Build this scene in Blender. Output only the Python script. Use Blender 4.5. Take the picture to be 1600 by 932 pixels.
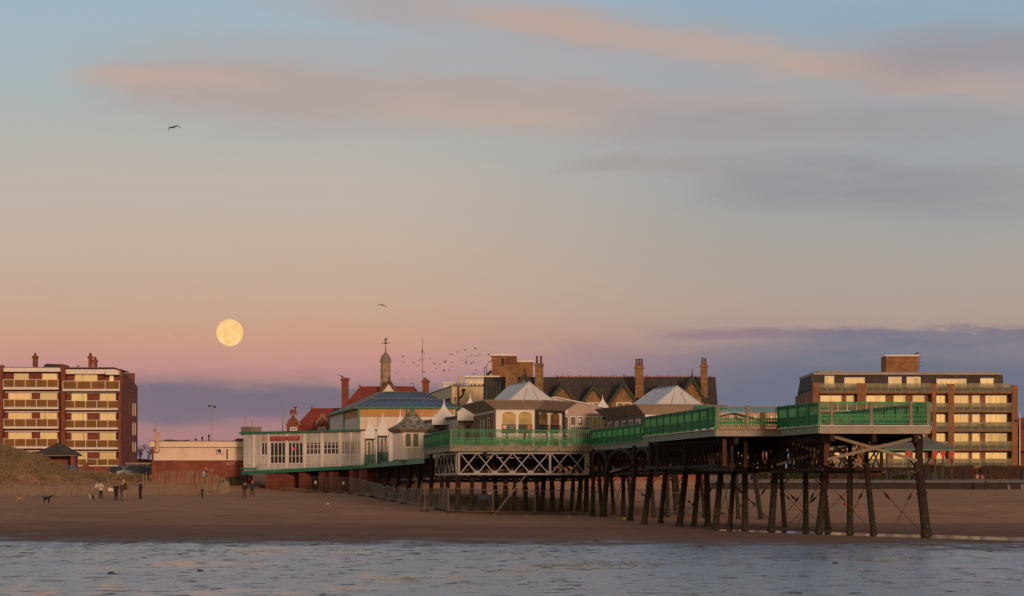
import bpy, bmesh, math, random
import numpy as np
from mathutils import Vector, Matrix, noise as mnoise
random.seed(7)
scene = bpy.context.scene
for o in list(bpy.data.objects):
    bpy.data.objects.remove(o)
R = math.radians
# ---------------------------------------------------------------- camera
EYE, FOC, HX, HY = 2.6, 4630.0, 800.0, 756.0        # eye height (m), focal length and horizon in photo pixels
cam = bpy.data.cameras.new('camera')
cam.sensor_width = 36.0
cam.lens = 36.0 * FOC / 1600.0
cam.shift_y = (HY - 466.0) / 1600.0
cam.clip_start, cam.clip_end = 1.0, 60000.0
cam_o = bpy.data.objects.new('camera', cam)
cam_o.location = (0, 0, EYE)
cam_o.rotation_euler = (R(90), 0, 0)
scene.collection.objects.link(cam_o)
scene.camera = cam_o
# ---------------------------------------------------------------- light and exposure
SUN_EL, SUN_AZ = 7.5, 165.0
vs = scene.view_settings
vs.view_transform = 'Standard'; vs.look = 'None'; vs.exposure = 0.0; vs.gamma = 1.0
vs.use_curve_mapping = False
sun = bpy.data.lights.new('sun', 'SUN')
sun.energy = 2.0; sun.angle = R(6.0); sun.color = (1.0, 0.585, 0.37)
sun_o = bpy.data.objects.new('sun', sun)
sd = Vector((math.sin(R(SUN_AZ)) * math.cos(R(SUN_EL)), math.cos(R(SUN_AZ)) * math.cos(R(SUN_EL)), math.sin(R(SUN_EL))))
sun_o.rotation_euler = sd.to_track_quat('Z', 'Y').to_euler()
sun_o.location = (20, -50, 60)
scene.collection.objects.link(sun_o)

def lin(c):
    return tuple((v / 255.0 / 12.92 if v / 255.0 <= 0.04045 else ((v / 255.0 + 0.055) / 1.055) ** 2.4) for v in c)

class NT:
    def __init__(s, tree): s.t = tree; s.n = tree.nodes; s.l = tree.links
    def put(s, sock, v):
        if isinstance(v, bpy.types.NodeSocket): s.l.new(v, sock)
        elif v is not None: sock.default_value = v
    def m(s, op, a, b=None, c=None, clamp=False):
        n = s.n.new('ShaderNodeMath'); n.operation = op; n.use_clamp = clamp
        for i, v in enumerate((a, b, c)): s.put(n.inputs[i], v)
        return n.outputs[0]
    def mix(s, f, a, b, mode='MIX'):
        n = s.n.new('ShaderNodeMix'); n.data_type = 'RGBA'; n.blend_type = mode; n.clamp_factor = True
        s.put(n.inputs[0], f)
        s.put(n.inputs[6], a if isinstance(a, bpy.types.NodeSocket) else (*a, 1)[:4])
        s.put(n.inputs[7], b if isinstance(b, bpy.types.NodeSocket) else (*b, 1)[:4])
        return n.outputs[2]
    def ramp(s, f, stops, interp='LINEAR'):
        n = s.n.new('ShaderNodeValToRGB'); r = n.color_ramp; r.interpolation = interp
        while len(r.elements) > 1: r.elements.remove(r.elements[-1])
        for i, (p, c) in enumerate(stops):
            e = r.elements[0] if i == 0 else r.elements.new(p)
            e.position = p; e.color = (*c, 1) if len(c) == 3 else c
        s.put(n.inputs[0], f)
        return n.outputs[0]
    def sm(s, x, lo, hi):
        n = s.n.new('ShaderNodeMapRange'); n.interpolation_type = 'SMOOTHSTEP'
        s.put(n.inputs[0], x); n.inputs[1].default_value = lo; n.inputs[2].default_value = hi
        return n.outputs[0]
    def noise(s, vec, scale, detail=3, rough=.55, dist=0.0):
        n = s.n.new('ShaderNodeTexNoise'); s.put(n.inputs['Vector'], vec)
        n.inputs['Scale'].default_value = scale; n.inputs['Detail'].default_value = detail
        n.inputs['Roughness'].default_value = rough; n.inputs['Distortion'].default_value = dist
        return n.outputs['Fac']
    def xyz(s, x, y, z):
        n = s.n.new('ShaderNodeCombineXYZ')
        for i, v in enumerate((x, y, z)): s.put(n.inputs[i], v)
        return n.outputs[0]
    def sep(s, v):
        n = s.n.new('ShaderNodeSeparateXYZ'); s.put(n.inputs[0], v); return n.outputs
    def mapping(s, v, scale):
        n = s.n.new('ShaderNodeMapping'); s.put(n.inputs['Vector'], v); n.inputs['Scale'].default_value = scale
        return n.outputs[0]

# ---------------------------------------------------------------- sky: dusk glow in the west (behind), Belt of Venus in the east
world = bpy.data.worlds.new('World'); scene.world = world; world.use_nodes = True
W = NT(world.node_tree)
bg = W.n['Background']
tc = W.n.new('ShaderNodeTexCoord').outputs['Generated']
x, y, z = W.sep(tc)
DEG = 57.29578
el = W.m('MULTIPLY', W.m('ARCSINE', W.m('MINIMUM', W.m('MAXIMUM', z, -1.0), 1.0)), DEG)
az = W.m('MULTIPLY', W.m('ARCTAN2', x, y), DEG)
nz = W.m('SUBTRACT', W.noise(W.xyz(W.m('MULTIPLY', az, .16), W.m('MULTIPLY', el, .75), 0.0), 1.0, 6, .58), .5)
nf = W.m('SUBTRACT', W.noise(W.xyz(W.m('MULTIPLY', az, .55), W.m('MULTIPLY', el, 2.6), 3.0), 1.0, 5, .6), .5)
ng = W.m('SUBTRACT', W.noise(W.xyz(W.m('MULTIPLY', az, .38), W.m('MULTIPLY', el, 1.6), 8.0), 1.0, 6, .6, .4), .5)
elw = W.m('ADD', el, W.m('ADD', W.m('MULTIPLY', nz, .8), W.m('MULTIPLY', nf, .42)))
t = W.m('SQRT', W.m('DIVIDE', W.m('MAXIMUM', elw, 0.0), 90.0))
def pos(e): return math.sqrt(e / 90.0)
left = W.ramp(t, [(pos(a), lin(c)) for a, c in (
    (0.0, (130, 120, 134)), (.62, (140, 121, 130)), (.92, (172, 126, 128)), (1.12, (170, 126, 128)), (1.34, (127, 113, 124)),
    (1.72, (127, 114, 126)), (1.98, (176, 134, 132)), (2.25, (198, 144, 138)), (2.8, (203, 156, 134)), (3.6, (198, 168, 147)),
    (4.7, (195, 175, 158)), (5.7, (189, 178, 169)), (6.7, (179, 179, 173)), (7.6, (170, 181, 184)), (8.7, (162, 181, 192)),
    (10.5, (158, 180, 197)), (20, (150, 172, 196)), (38, (134, 148, 168)), (60, (128, 116, 114)), (90, (118, 106, 106)))])
right = W.ramp(t, [(pos(a), lin(c)) for a, c in (
    (0.0, (122, 121, 142)), (.8, (115, 117, 137)), (1.6, (109, 114, 132)), (2.15, (112, 115, 132)), (2.5, (136, 128, 137)),
    (2.8, (168, 145, 140)), (3.3, (176, 157, 145)), (4.0, (173, 161, 151)), (5.0, (164, 163, 160)), (6.2, (160, 164, 166)),
    (7.4, (155, 166, 172)), (8.6, (148, 169, 184)), (9.6, (148, 171, 191)), (20, (150, 172, 196)), (38, (134, 148, 168)), (60, (128, 116, 114)), (90, (118, 106, 106)))])
col = W.mix(W.sm(az, -3.5, 6.0), left, right)
def cloud(c0, slope, th, a0, a1, fade, color, amt, k=.7, kf=.5):
    global col
    ctr = W.m('ADD', W.m('MULTIPLY', az, slope), c0)
    q = W.m('DIVIDE', W.m('ADD', W.m('SUBTRACT', el, ctr), W.m('ADD', W.m('MULTIPLY', nz, k), W.m('MULTIPLY', nf, kf * .65))), th)
    g = W.m('POWER', 2.718, W.m('MULTIPLY', W.m('POWER', W.m('ABSOLUTE', q), 2.6), -1.1))
    g = W.m('MULTIPLY', g, W.m('MULTIPLY', W.sm(az, a0, a0 + fade), W.sm(az, a1, a1 - fade)))
    col = W.mix(W.m('MULTIPLY', W.m('MULTIPLY', g, W.m('ADD', 1.12, W.m('MULTIPLY', ng, 1.7))), amt, clamp=True), col, lin(color))
cloud(8.2, -.02, .42, -8.0, 3.5, 3.0, (170, 171, 174), .75, .9)
cloud(8.9, -.15, .56, -6.0, 14.0, 4.0, (171, 166, 167), .85, .9, .9)
cloud(8.95, -.155, .27, -2.5, 11.0, 3.0, (188, 165, 155), .75, .6, .8)
cloud(7.85, .03, .50, 5.2, 16.0, 3.0, (156, 147, 153), .65, .6, .6)
cloud(7.30, -.045, .62, -9.2, 7.5, 3.0, (177, 164, 160), .98, .8, .8)
cloud(7.62, -.02, .15, -9.3, -4.0, 1.8, (196, 169, 155), .5, .4, .7)
cloud(7.02, -.05, .20, -3.6, 2.5, 2.0, (191, 168, 155), .6, .6, .8)
cloud(6.95, -.01, .42, .5, 11.5, 3.5, (159, 156, 159), .75, 1.0, 1.0)
cloud(6.75, .0, .15, -6.5, -.5, 2.5, (176, 170, 170), .5, .7)
cloud(5.8, -.02, .50, 2.5, 11.5, 3.0, (151, 149, 154), .9, 1.1, 1.1)
cloud(6.15, .0, .18, .2, 5.0, 2.0, (164, 154, 152), .55, 1.0, 1.2)
cloud(2.86, .0, .10, 2.2, 8.4, 1.5, (150, 127, 136), .9, .3, .5)
cloud(2.42, .03, .24, 3.8, 14.0, 2.5, (116, 119, 134), .75, .9, 1.4)
cloud(2.8, .015, .13, 5.0, 14.0, 1.5, (124, 120, 135), .65, .8, 1.4)
cloud(2.55, .0, .10, .6, 4.2, 1.2, (164, 136, 136), .6, .5, .9)
cloud(1.62, .0, .22, -8.0, -.5, 2.0, (120, 109, 123), .6, .5, .8)
sky = W.n.new('ShaderNodeTexSky'); sky.sky_type = 'NISHITA'; sky.sun_disc = False
sky.sun_elevation = R(SUN_EL); sky.sun_rotation = R(SUN_AZ); sky.dust_density = 2.0
glow_w = W.ramp(W.m('SQRT', W.m('DIVIDE', W.m('MAXIMUM', W.m('ADD', el, W.m('MULTIPLY', nf, 2.5)), 0.0), 90.0)), [(pos(a), c) for a, c in (
    (0.0, (1.1, .60, .17)), (4, (1.08, .64, .22)), (10, (.74, .50, .25)), (25, (.34, .26, .20)), (50, (.19, .16, .145)), (90, (.16, .13, .125)))])
west = W.mix(1.0, W.mix(1.0, sky.outputs[0], (.0035, .0035, .004), 'MULTIPLY'), glow_w, 'ADD')
col = W.mix(W.sm(y, .25, -.35), col, west)
W.l.new(col, bg.inputs[0]); bg.inputs[1].default_value = 1.0

# ---------------------------------------------------------------- helpers
C = scene.collection
WL = {}                                             # world location of each thing's root

def P(px, py, Y): return Vector(((px - HX) * Y / FOC, Y, EYE + (HY - py) * Y / FOC))
def PX(px, Y): return (px - HX) * Y / FOC
def PZ(py, Y): return EYE + (HY - py) * Y / FOC

def tag(o, label=None, cat=None, group=None, kind=None):
    if label: o['label'] = label
    if cat: o['category'] = cat
    if group: o['group'] = group
    if kind: o['kind'] = kind
    return o

def thing(name, loc, label, cat, group=None):
    o = bpy.data.objects.new(name, None); C.objects.link(o)
    o.location = loc; o.empty_display_size = .2
    WL[o] = Vector(loc)
    return tag(o, label, cat, group)

def link(name, mesh, parent=None, loc=(0, 0, 0), rotz=0.0):
    """place a shared mesh; loc is in world coordinates"""
    o = bpy.data.objects.new(name, mesh); C.objects.link(o)
    base = WL[parent] if parent is not None else Vector((0, 0, 0))
    o.location = Vector(loc) - base; o.rotation_euler = (0, 0, rotz)
    WL[o] = Vector(loc)
    if parent is not None: o.parent = parent
    return o

class MB:
    def __init__(s): s.v = []; s.f = []; s.mi = []; s.cur = 0
    def face(s, pts):
        i = len(s.v); s.v += [Vector(p) for p in pts]; s.f.append(tuple(range(i, i + len(pts)))); s.mi.append(s.cur)
    def add(s, vs_, fs):
        i = len(s.v); s.v += [Vector(p) for p in vs_]
        for f in fs: s.f.append(tuple(i + k for k in f)); s.mi.append(s.cur)
    def hexa(s, a):                                   # a: 8 points, bottom ring then top ring
        s.add(a, [(3, 2, 1, 0), (4, 5, 6, 7), (0, 1, 5, 4), (1, 2, 6, 5), (2, 3, 7, 6), (3, 0, 4, 7)])
    def box(s, x0, x1, y0, y1, z0, z1):
        s.hexa([(x0, y0, z0), (x1, y0, z0), (x1, y1, z0), (x0, y1, z0), (x0, y0, z1), (x1, y0, z1), (x1, y1, z1), (x0, y1, z1)])
    def obox(s, c, sx, sy, z0, z1, rz=0.0):
        ca, sa = math.cos(rz), math.sin(rz); pts = []
        for zz in (z0, z1):
            for (a, b) in ((-1, -1), (1, -1), (1, 1), (-1, 1)):
                u, v = a * sx / 2, b * sy / 2
                pts.append((c[0] + u * ca - v * sa, c[1] + u * sa + v * ca, zz))
        s.hexa(pts)
    def beam(s, p, q, w, h, up=(0, 0, 1)):
        p, q = Vector(p), Vector(q); d = (q - p).normalized(); u = Vector(up)
        sd_ = d.cross(u)
        if sd_.length < 1e-4: sd_ = d.cross(Vector((0, 1, 0)))
        sd_.normalize(); u = sd_.cross(d).normalized()
        pts = []
        for e in (p, q):
            for a, b in ((-1, -1), (1, -1), (1, 1), (-1, 1)):
                pts.append(e + sd_ * (a * w / 2) + u * (b * h / 2))
        s.hexa(pts)
    def tube(s, p, q, r0, r1=None, n=8):
        p, q = Vector(p), Vector(q); r1 = r0 if r1 is None else r1
        d = (q - p).normalized(); a = d.orthogonal().normalized(); b = d.cross(a)
        i = len(s.v)
        for e, r in ((p, r0), (q, r1)):
            for k in range(n):
                t_ = 2 * math.pi * k / n; s.v.append(e + (a * math.cos(t_) + b * math.sin(t_)) * r)
        for k in range(n):
            s.f.append((i + k, i + (k + 1) % n, i + n + (k + 1) % n, i + n + k)); s.mi.append(s.cur)
        s.f.append(tuple(i + k for k in reversed(range(n)))); s.mi.append(s.cur)
        s.f.append(tuple(i + n + k for k in range(n))); s.mi.append(s.cur)
    def path(s, pts, r, n=6):
        for a, b in zip(pts, pts[1:]): s.tube(a, b, r, r, n)
    def lathe(s, c, prof, n=16, ph=0.0, sx=1.0, sy=1.0):
        c = Vector(c); i = len(s.v)
        for (r, zz) in prof:
            for k in range(n):
                t_ = 2 * math.pi * k / n + ph
                s.v.append(c + Vector((math.cos(t_) * r * sx, math.sin(t_) * r * sy, zz)))
        for j in range(len(prof) - 1):
            for k in range(n):
                s.f.append((i + j * n + k, i + j * n + (k + 1) % n, i + (j + 1) * n + (k + 1) % n, i + (j + 1) * n + k)); s.mi.append(s.cur)
        s.f.append(tuple(i + k for k in reversed(range(n)))); s.mi.append(s.cur)
        e = i + (len(prof) - 1) * n
        s.f.append(tuple(e + k for k in range(n))); s.mi.append(s.cur)
    def ext(s, pts, vec):                             # closed prism: polygon swept along vec
        pts = [Vector(p) for p in pts]; vec = Vector(vec); n = len(pts)
        s.add(pts + [p + vec for p in pts], [tuple(reversed(range(n))), tuple(range(n, 2 * n))] +
              [(k, (k + 1) % n, n + (k + 1) % n, n + k) for k in range(n)])
    def loft(s, a, b, cap=True):
        n = len(a)
        fs = [(k, (k + 1) % n, n + (k + 1) % n, n + k) for k in range(n)]
        if cap: fs += [tuple(reversed(range(n))), tuple(range(n, 2 * n))]
        s.add(list(a) + list(b), fs)
    def ball(s, c, r, n=8, sx=1, sy=1, sz=1):
        pr = [(max(.001, math.sin(math.pi * k / 6) * r), -math.cos(math.pi * k / 6) * r * sz) for k in range(7)]
        s.lathe(c, pr, n, 0, sx, sy)
    def wall(s, fm, u0, u1, z0, z1, th, ops=()):
        """wall with rectangular openings; fm(u, d, z) maps to a point, d runs inwards"""
        us = sorted({u0, u1, *[min(max(o[0], u0), u1) for o in ops], *[min(max(o[1], u0), u1) for o in ops]})
        zs = sorted({z0, z1, *[min(max(o[2], z0), z1) for o in ops], *[min(max(o[3], z0), z1) for o in ops]})
        nu, nzz = len(us) - 1, len(zs) - 1
        sol = [[not any(o[0] < (us[i] + us[i + 1]) / 2 < o[1] and o[2] < (zs[j] + zs[j + 1]) / 2 < o[3] for o in ops) for j in range(nzz)] for i in range(nu)]
        g = lambda i, j: 0 <= i < nu and 0 <= j < nzz and sol[i][j]
        for i in range(nu):
            for j in range(nzz):
                if not sol[i][j]: continue
                a, b, c, d = us[i], us[i + 1], zs[j], zs[j + 1]
                s.face([fm(a, 0, c), fm(b, 0, c), fm(b, 0, d), fm(a, 0, d)])
                s.face([fm(b, th, c), fm(a, th, c), fm(a, th, d), fm(b, th, d)])
                if not g(i - 1, j): s.face([fm(a, th, c), fm(a, 0, c), fm(a, 0, d), fm(a, th, d)])
                if not g(i + 1, j): s.face([fm(b, 0, c), fm(b, th, c), fm(b, th, d), fm(b, 0, d)])
                if not g(i, j - 1): s.face([fm(a, th, c), fm(b, th, c), fm(b, 0, c), fm(a, 0, c)])
                if not g(i, j + 1): s.face([fm(a, 0, d), fm(b, 0, d), fm(b, th, d), fm(a, th, d)])
    def mesh(s, name, mats, off=(0, 0, 0), smooth=False):
        off = Vector(off)
        me = bpy.data.meshes.new(name)
        me.from_pydata([tuple(v - off) for v in s.v], [], s.f)
        for m_ in (mats if isinstance(mats, (list, tuple)) else [mats]): me.materials.append(m_)
        if any(s.mi): me.polygons.foreach_set('material_index', s.mi)
        if smooth: me.polygons.foreach_set('use_smooth', [True] * len(me.polygons))
        me.update()
        return me
    def build(s, name, mats, parent=None, smooth=False, fix=True):
        """world-coordinate shape -> ONE mesh object (child of parent)"""
        if parent is not None: off = WL[parent]
        else:
            a = np.array([tuple(v) for v in s.v]); lo, hi = a.min(0), a.max(0)
            off = Vector(((lo[0] + hi[0]) / 2, (lo[1] + hi[1]) / 2, lo[2]))
        me = s.mesh(name, mats, off, smooth)
        if fix:
            bm = bmesh.new(); bm.from_mesh(me); bmesh.ops.recalc_face_normals(bm, faces=bm.faces[:]); bm.to_mesh(me); bm.free()
        return link(name, me, parent, off)

def front(Y): return lambda u, d, z_: Vector((u, Y + d, z_))
def side(X, sgn=1): return lambda u, d, z_: Vector((X + sgn * d, u, z_))
def along(p, q):                                     # vertical plane through p, q (plan points); u in metres from p, d to the far side
    p, q = Vector((p[0], p[1], 0)), Vector((q[0], q[1], 0)); d_ = (q - p).normalized(); n_ = Vector((-d_.y, d_.x, 0))
    return lambda u, d, z_: p + d_ * u + n_ * d + Vector((0, 0, z_))

# ---------------------------------------------------------------- materials
MATS = {}
def mat(name, c, rough=.8, var=.25, scale=.6, c2=None, thr=None, bump=0.0, streak=0.0, metal=0.0, spec=.3, fine=None):
    """painted / built surface: base colour, blotchy wear (c2 past thr), vertical streaks, bump"""
    m_ = bpy.data.materials.new(name); m_.use_nodes = True
    N = NT(m_.node_tree); b = N.n['Principled BSDF']
    tc_ = N.n.new('ShaderNodeTexCoord').outputs['Object']
    oi = N.n.new('ShaderNodeObjectInfo').outputs['Random']
    v_ = N.n.new('ShaderNodeVectorMath'); v_.operation = 'ADD'
    N.l.new(tc_, v_.inputs[0]); N.l.new(N.xyz(N.m('MULTIPLY', oi, 37.0), N.m('MULTIPLY', oi, 11.0), N.m('MULTIPLY', oi, 5.0)), v_.inputs[1])
    p = v_.outputs[0]
    n1 = N.noise(p, scale, 5, .6)
    n2 = N.noise(p, fine or scale * 7, 3, .6)
    f = N.m('ADD', N.m('MULTIPLY', n1, .65), N.m('MULTIPLY', n2, .35))
    lo = tuple(v * (1 - var) for v in c); hi = tuple(min(1, v * (1 + var)) for v in c)
    colr = N.ramp(f, [(.3, lo), (.7, hi)])
    if c2 is not None:
        th_ = thr if thr is not None else .58
        n3 = N.noise(p, scale * 2.3, 6, .65)
        colr = N.mix(N.sm(n3, th_ - .05, th_ + .05), colr, c2)
    if streak:
        n4 = N.noise(N.mapping(p, (2.2, 2.2, .12)), 1.0, 4, .6)
        colr = N.mix(N.m('MULTIPLY', N.sm(n4, .5, .72), streak), colr, tuple(v * .35 for v in c))
    N.l.new(colr, b.inputs['Base Color'])
    b.inputs['Roughness'].default_value = rough; b.inputs['Metallic'].default_value = metal
    b.inputs['Specular IOR Level'].default_value = spec
    if bump:
        bp = N.n.new('ShaderNodeBump'); bp.inputs['Strength'].default_value = bump; bp.inputs['Distance'].default_value = .05
        N.l.new(n2, bp.inputs['Height']); N.l.new(bp.outputs[0], b.inputs['Normal'])
    MATS[name] = m_
    return m_

def tide(m_, z_hi=1.5):
    """weed and barnacles on the part of the ironwork the tide covers"""
    N = NT(m_.node_tree); b = N.n['Principled BSDF']; src = b.inputs['Base Color'].links[0].from_socket
    g = N.n.new('ShaderNodeTexCoord').outputs['Object']; X_, Y_, Z_ = N.sep(g); n = N.noise(g, 2.0, 4, .6)
    k = N.sm(N.m('ADD', Z_, N.m('MULTIPLY', n, 1.2)), z_hi + .9, z_hi + .3)
    weed = N.mix(N.sm(N.noise(g, 9.0, 3), .55, .65), (.020, .022, .012), (.085, .075, .062))
    N.l.new(N.mix(N.m('MULTIPLY', k, .8), src, weed), b.inputs['Base Color'])

def brick(name, c, mortar, var=.3, bw=.45, bh=.15, streak=.25):
    m_ = mat(name, c, .9, var, .5, streak=streak)
    N = NT(m_.node_tree); b = N.n['Principled BSDF']
    src = b.inputs['Base Color'].links[0].from_socket
    g = N.n.new('ShaderNodeTexCoord').outputs['Object']; X_, Y_, Z_ = N.sep(g)
    t_ = N.n.new('ShaderNodeTexBrick'); N.put(t_.inputs['Vector'], N.xyz(N.m('ADD', X_, Y_), Z_, 0.0))
    t_.inputs['Scale'].default_value = 1.0; t_.inputs['Brick Width'].default_value = bw; t_.inputs['Row Height'].default_value = bh
    t_.inputs['Mortar Size'].default_value = .012
    t_.inputs['Color1'].default_value = (.72, .72, .72, 1); t_.inputs['Color2'].default_value = (1.15, 1.15, 1.15, 1)
    t_.inputs['Mortar'].default_value = (*[mo / max(.02, cc) for mo, cc in zip(mortar, c)], 1)
    N.l.new(N.mix(1.0, src, t_.outputs['Color'], 'MULTIPLY'), b.inputs['Base Color'])
    return m_

def window_glass(name, curtain, refl=.45, rough=.04, dark=None):
    """glass in front of curtains and dim rooms: part mirror of the western sky, part what hangs behind"""
    m_ = bpy.data.materials.new(name); m_.use_nodes = True
    N = NT(m_.node_tree); b = N.n['Principled BSDF']; out = N.n['Material Output']
    p = N.n.new('ShaderNodeTexCoord').outputs['Object']; oi = N.n.new('ShaderNodeObjectInfo').outputs['Random']
    folds = N.noise(N.mapping(p, (6.0, 6.0, .15)), 1.0, 3, .5)
    cc = N.mix(N.sm(folds, .35, .65), tuple(v * .7 for v in curtain), curtain)
    if dark is not None:
        cc = N.mix(N.sm(N.m('FRACT', N.m('MULTIPLY', oi, 7.31)), .55, .95), cc, dark)
    if refl > .3:                                      # half-drawn curtains leave strips of dark room
        gap = N.noise(N.mapping(p, (.75, .75, .03)), 1.0, 1, .3)
        cc = N.mix(N.sm(gap, .57, .60), cc, (.07, .045, .03))
    N.l.new(cc, b.inputs['Base Color']); b.inputs['Roughness'].default_value = .9; b.inputs['Specular IOR Level'].default_value = .1
    gl = N.n.new('ShaderNodeBsdfGlossy'); gl.inputs['Roughness'].default_value = rough; gl.inputs['Color'].default_value = (.95, .95, .95, 1)
    bp = N.n.new('ShaderNodeBump'); bp.inputs['Strength'].default_value = .12; bp.inputs['Distance'].default_value = .1
    N.l.new(N.noise(p, .9, 2), bp.inputs['Height']); N.l.new(bp.outputs[0], gl.inputs['Normal'])
    ms = N.n.new('ShaderNodeMixShader')
    N.l.new(N.m('MULTIPLY', N.m('ADD', N.m('MULTIPLY', oi, .5), .75), refl), ms.inputs[0])
    N.l.new(b.outputs[0], ms.inputs[1]); N.l.new(gl.outputs[0], ms.inputs[2]); N.l.new(ms.outputs[0], out.inputs[0])
    MATS[name] = m_
    return m_

def clear_glass(name, tint, alpha=.5, refl=.25, through=None):
    m_ = bpy.data.materials.new(name); m_.use_nodes = True
    N = NT(m_.node_tree); b = N.n['Principled BSDF']; out = N.n['Material Output']
    b.inputs['Base Color'].default_value = (*tint, 1); b.inputs['Roughness'].default_value = .7; b.inputs['Specular IOR Level'].default_value = .1
    tr = N.n.new('ShaderNodeBsdfTransparent'); tr.inputs[0].default_value = (*(through or [min(1, v * .6 + .4) for v in tint]), 1)
    gl = N.n.new('ShaderNodeBsdfGlossy'); gl.inputs['Roughness'].default_value = .05
    a_ = N.n.new('ShaderNodeMixShader'); a_.inputs[0].default_value = alpha
    N.l.new(tr.outputs[0], a_.inputs[1]); N.l.new(b.outputs[0], a_.inputs[2])
    c_ = N.n.new('ShaderNodeMixShader'); c_.inputs[0].default_value = refl
    N.l.new(a_.outputs[0], c_.inputs[1]); N.l.new(gl.outputs[0], c_.inputs[2]); N.l.new(c_.outputs[0], out.inputs[0])
    MATS[name] = m_
    return m_

def shop_glass(name):
    """shop window: warm shelves and counters seen in the dim room, with a little sky reflected"""
    m_ = window_glass(name, (.30, .19, .085), .16)
    N = NT(m_.node_tree); b = N.n['Principled BSDF']
    g = N.n.new('ShaderNodeTexCoord').outputs['Object']; X_, Y_, Z_ = N.sep(g)
    t_ = N.n.new('ShaderNodeTexBrick'); N.put(t_.inputs['Vector'], N.xyz(N.m('ADD', X_, N.m('MULTIPLY', Y_, .7)), Z_, 0.0)); t_.offset_frequency = 2
    t_.inputs['Scale'].default_value = 1.0; t_.inputs['Brick Width'].default_value = .42; t_.inputs['Row Height'].default_value = .36; t_.inputs['Mortar Size'].default_value = .03
    t_.inputs['Color1'].default_value = (.52, .27, .08, 1); t_.inputs['Color2'].default_value = (.15, .10, .05, 1); t_.inputs['Mortar'].default_value = (.24, .16, .08, 1)
    N.l.new(N.mix(N.m('MULTIPLY', N.noise(g, 2.2, 3), .55), t_.outputs['Color'], (.06, .05, .04)), b.inputs['Base Color'])
    return m_
red_brick = brick('red_brick', (.22, .062, .042), (.16, .09, .07))
dark_brick = brick('dark_red_brick', (.20, .065, .05), (.15, .09, .07))
tan_brick = brick('tan_brick', (.26, .125, .06), (.2, .13, .08))
stone = brick('brown_stone', (.24, .145, .075), (.18, .12, .07), bw=.7, bh=.35)
cream = mat('cream_render', (.62, .52, .36), .85, .12, .3, streak=.3)
white = mat('white_paint', (.70, .68, .66), .6, .1, .5, streak=.35)
white_worn = mat('worn_white_paint', (.58, .57, .56), .7, .15, .8, c2=(.34, .27, .2), thr=.66, streak=.5)
white_trim = mat('white_trim', (.70, .67, .64), .5, .06, .5)
tent = mat('white_tent_canvas', (.66, .68, .70), .55, .08, .8, streak=.12)
tarp = mat('pale_roof_sheet', (.60, .62, .64), .5, .12, .5, c2=(.42, .36, .34), thr=.68)
grey_board = mat('grey_weathered_board', (.20, .17, .155), .85, .25, .8, c2=(.34, .29, .25), thr=.6)
fascia_grey = mat('grey_cove_paint', (.40, .33, .29), .7, .18, .7, c2=(.40, .33, .28), thr=.62)
dark_paint = mat('dark_charcoal_paint', (.045, .042, .05), .6, .2, .8)
black = mat('black_paint', (.02, .02, .024), .6, .2, 1.0)
slate = mat('dark_slate', (.055, .048, .046), .85, .35, .5, c2=(.10, .075, .045), thr=.6, bump=.3, fine=5)
slate_blue = mat('grey_slate', (.13, .13, .13), .75, .3, .6, bump=.2, fine=6)
red_tile = mat('red_roof_tile', (.25, .055, .035), .85, .28, .6, c2=(.16, .07, .04), thr=.62, bump=.5, fine=6)
ridge_tile = mat('terracotta_ridge', (.34, .12, .07), .85, .25, 1.0)
green = mat('green_paint', (.017, .21, .078), .55, .4, 1.2, c2=(.06, .07, .04), thr=.60, fine=9, streak=.35)
green_trim = mat('green_trim_paint', (.02, .20, .12), .5, .2, 1.0, c2=(.10, .12, .09), thr=.66)
peel = mat('peeling_grey_green_board', (.25, .22, .18), .85, .22, .9, c2=(.05, .17, .10), thr=.60)
peel_green = mat('faded_green_board', (.19, .25, .20), .8, .25, .9, c2=(.24, .21, .16), thr=.60)
beige_wood = mat('bare_beige_timber', (.23, .19, .15), .85, .2, 1.5, c2=(.18, .16, .11), thr=.64)
iron = mat('rusty_iron', (.028, .018, .0145), .85, .5, 1.6, c2=(.016, .014, .014), thr=.55, bump=.4)
tide(iron)
iron_red = mat('red_oxide_and_sunlit_iron', (.085, .032, .022), .8, .4, 1.4, c2=(.035, .02, .017), thr=.58)  # rust red of uprights and rods; on the rear truss, sunlight put into the colour
iron_dark = mat('dark_iron', (.027, .019, .017), .85, .45, 1.5)
tide(iron_dark)
deck_wood = mat('deck_timber', (.10, .07, .055), .9, .3, 1.2)
truss_white = mat('white_steel', (.30, .31, .34), .55, .15, 1.0, c2=(.25, .17, .12), thr=.68)
gold_glass = window_glass('curtained_window_glass', (.66, .50, .24), .50, dark=(.20, .12, .055))
lit_glass = shop_glass('shop_window_glass')
dark_glass = window_glass('dark_window_glass', (.045, .045, .05), .06, dark=(.08, .07, .065))
roof_glass = mat('blue_roof_glazing', (.022, .042, .075), .35, .25, .8, spec=.25)
amber_glass = clear_glass('amber_balcony_glass', (.30, .17, .055), .28, .05, (.72, .47, .20))
frost_glass = clear_glass('frosted_balcony_glass', (.085, .11, .095), .8, .04)
clear_pane = clear_glass('clear_balcony_glass', (.5, .5, .45), .10, .08)
panel_cream = mat('pale_cream_panel', (.70, .58, .48), .7, .1, .4, c2=(.50, .33, .2), thr=.74, streak=.15)
shed_wood = mat('orange_timber_cladding', (.50, .29, .12), .8, .22, 1.4, streak=.35)
skin_m = mat('skin', (.50, .29, .20), .6, .08, 3)
paling = mat('weathered_paling', (.28, .215, .165), .9, .45, 3.0)
wire = mat('galvanised_steel', (.20, .18, .17), .55, .2, 2.0, metal=.2)
rubber = mat('dark_rubber', (.025, .025, .027), .8, .2, 2)
concrete = mat('concrete', (.30, .28, .27), .85, .18, .6, streak=.2)
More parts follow.
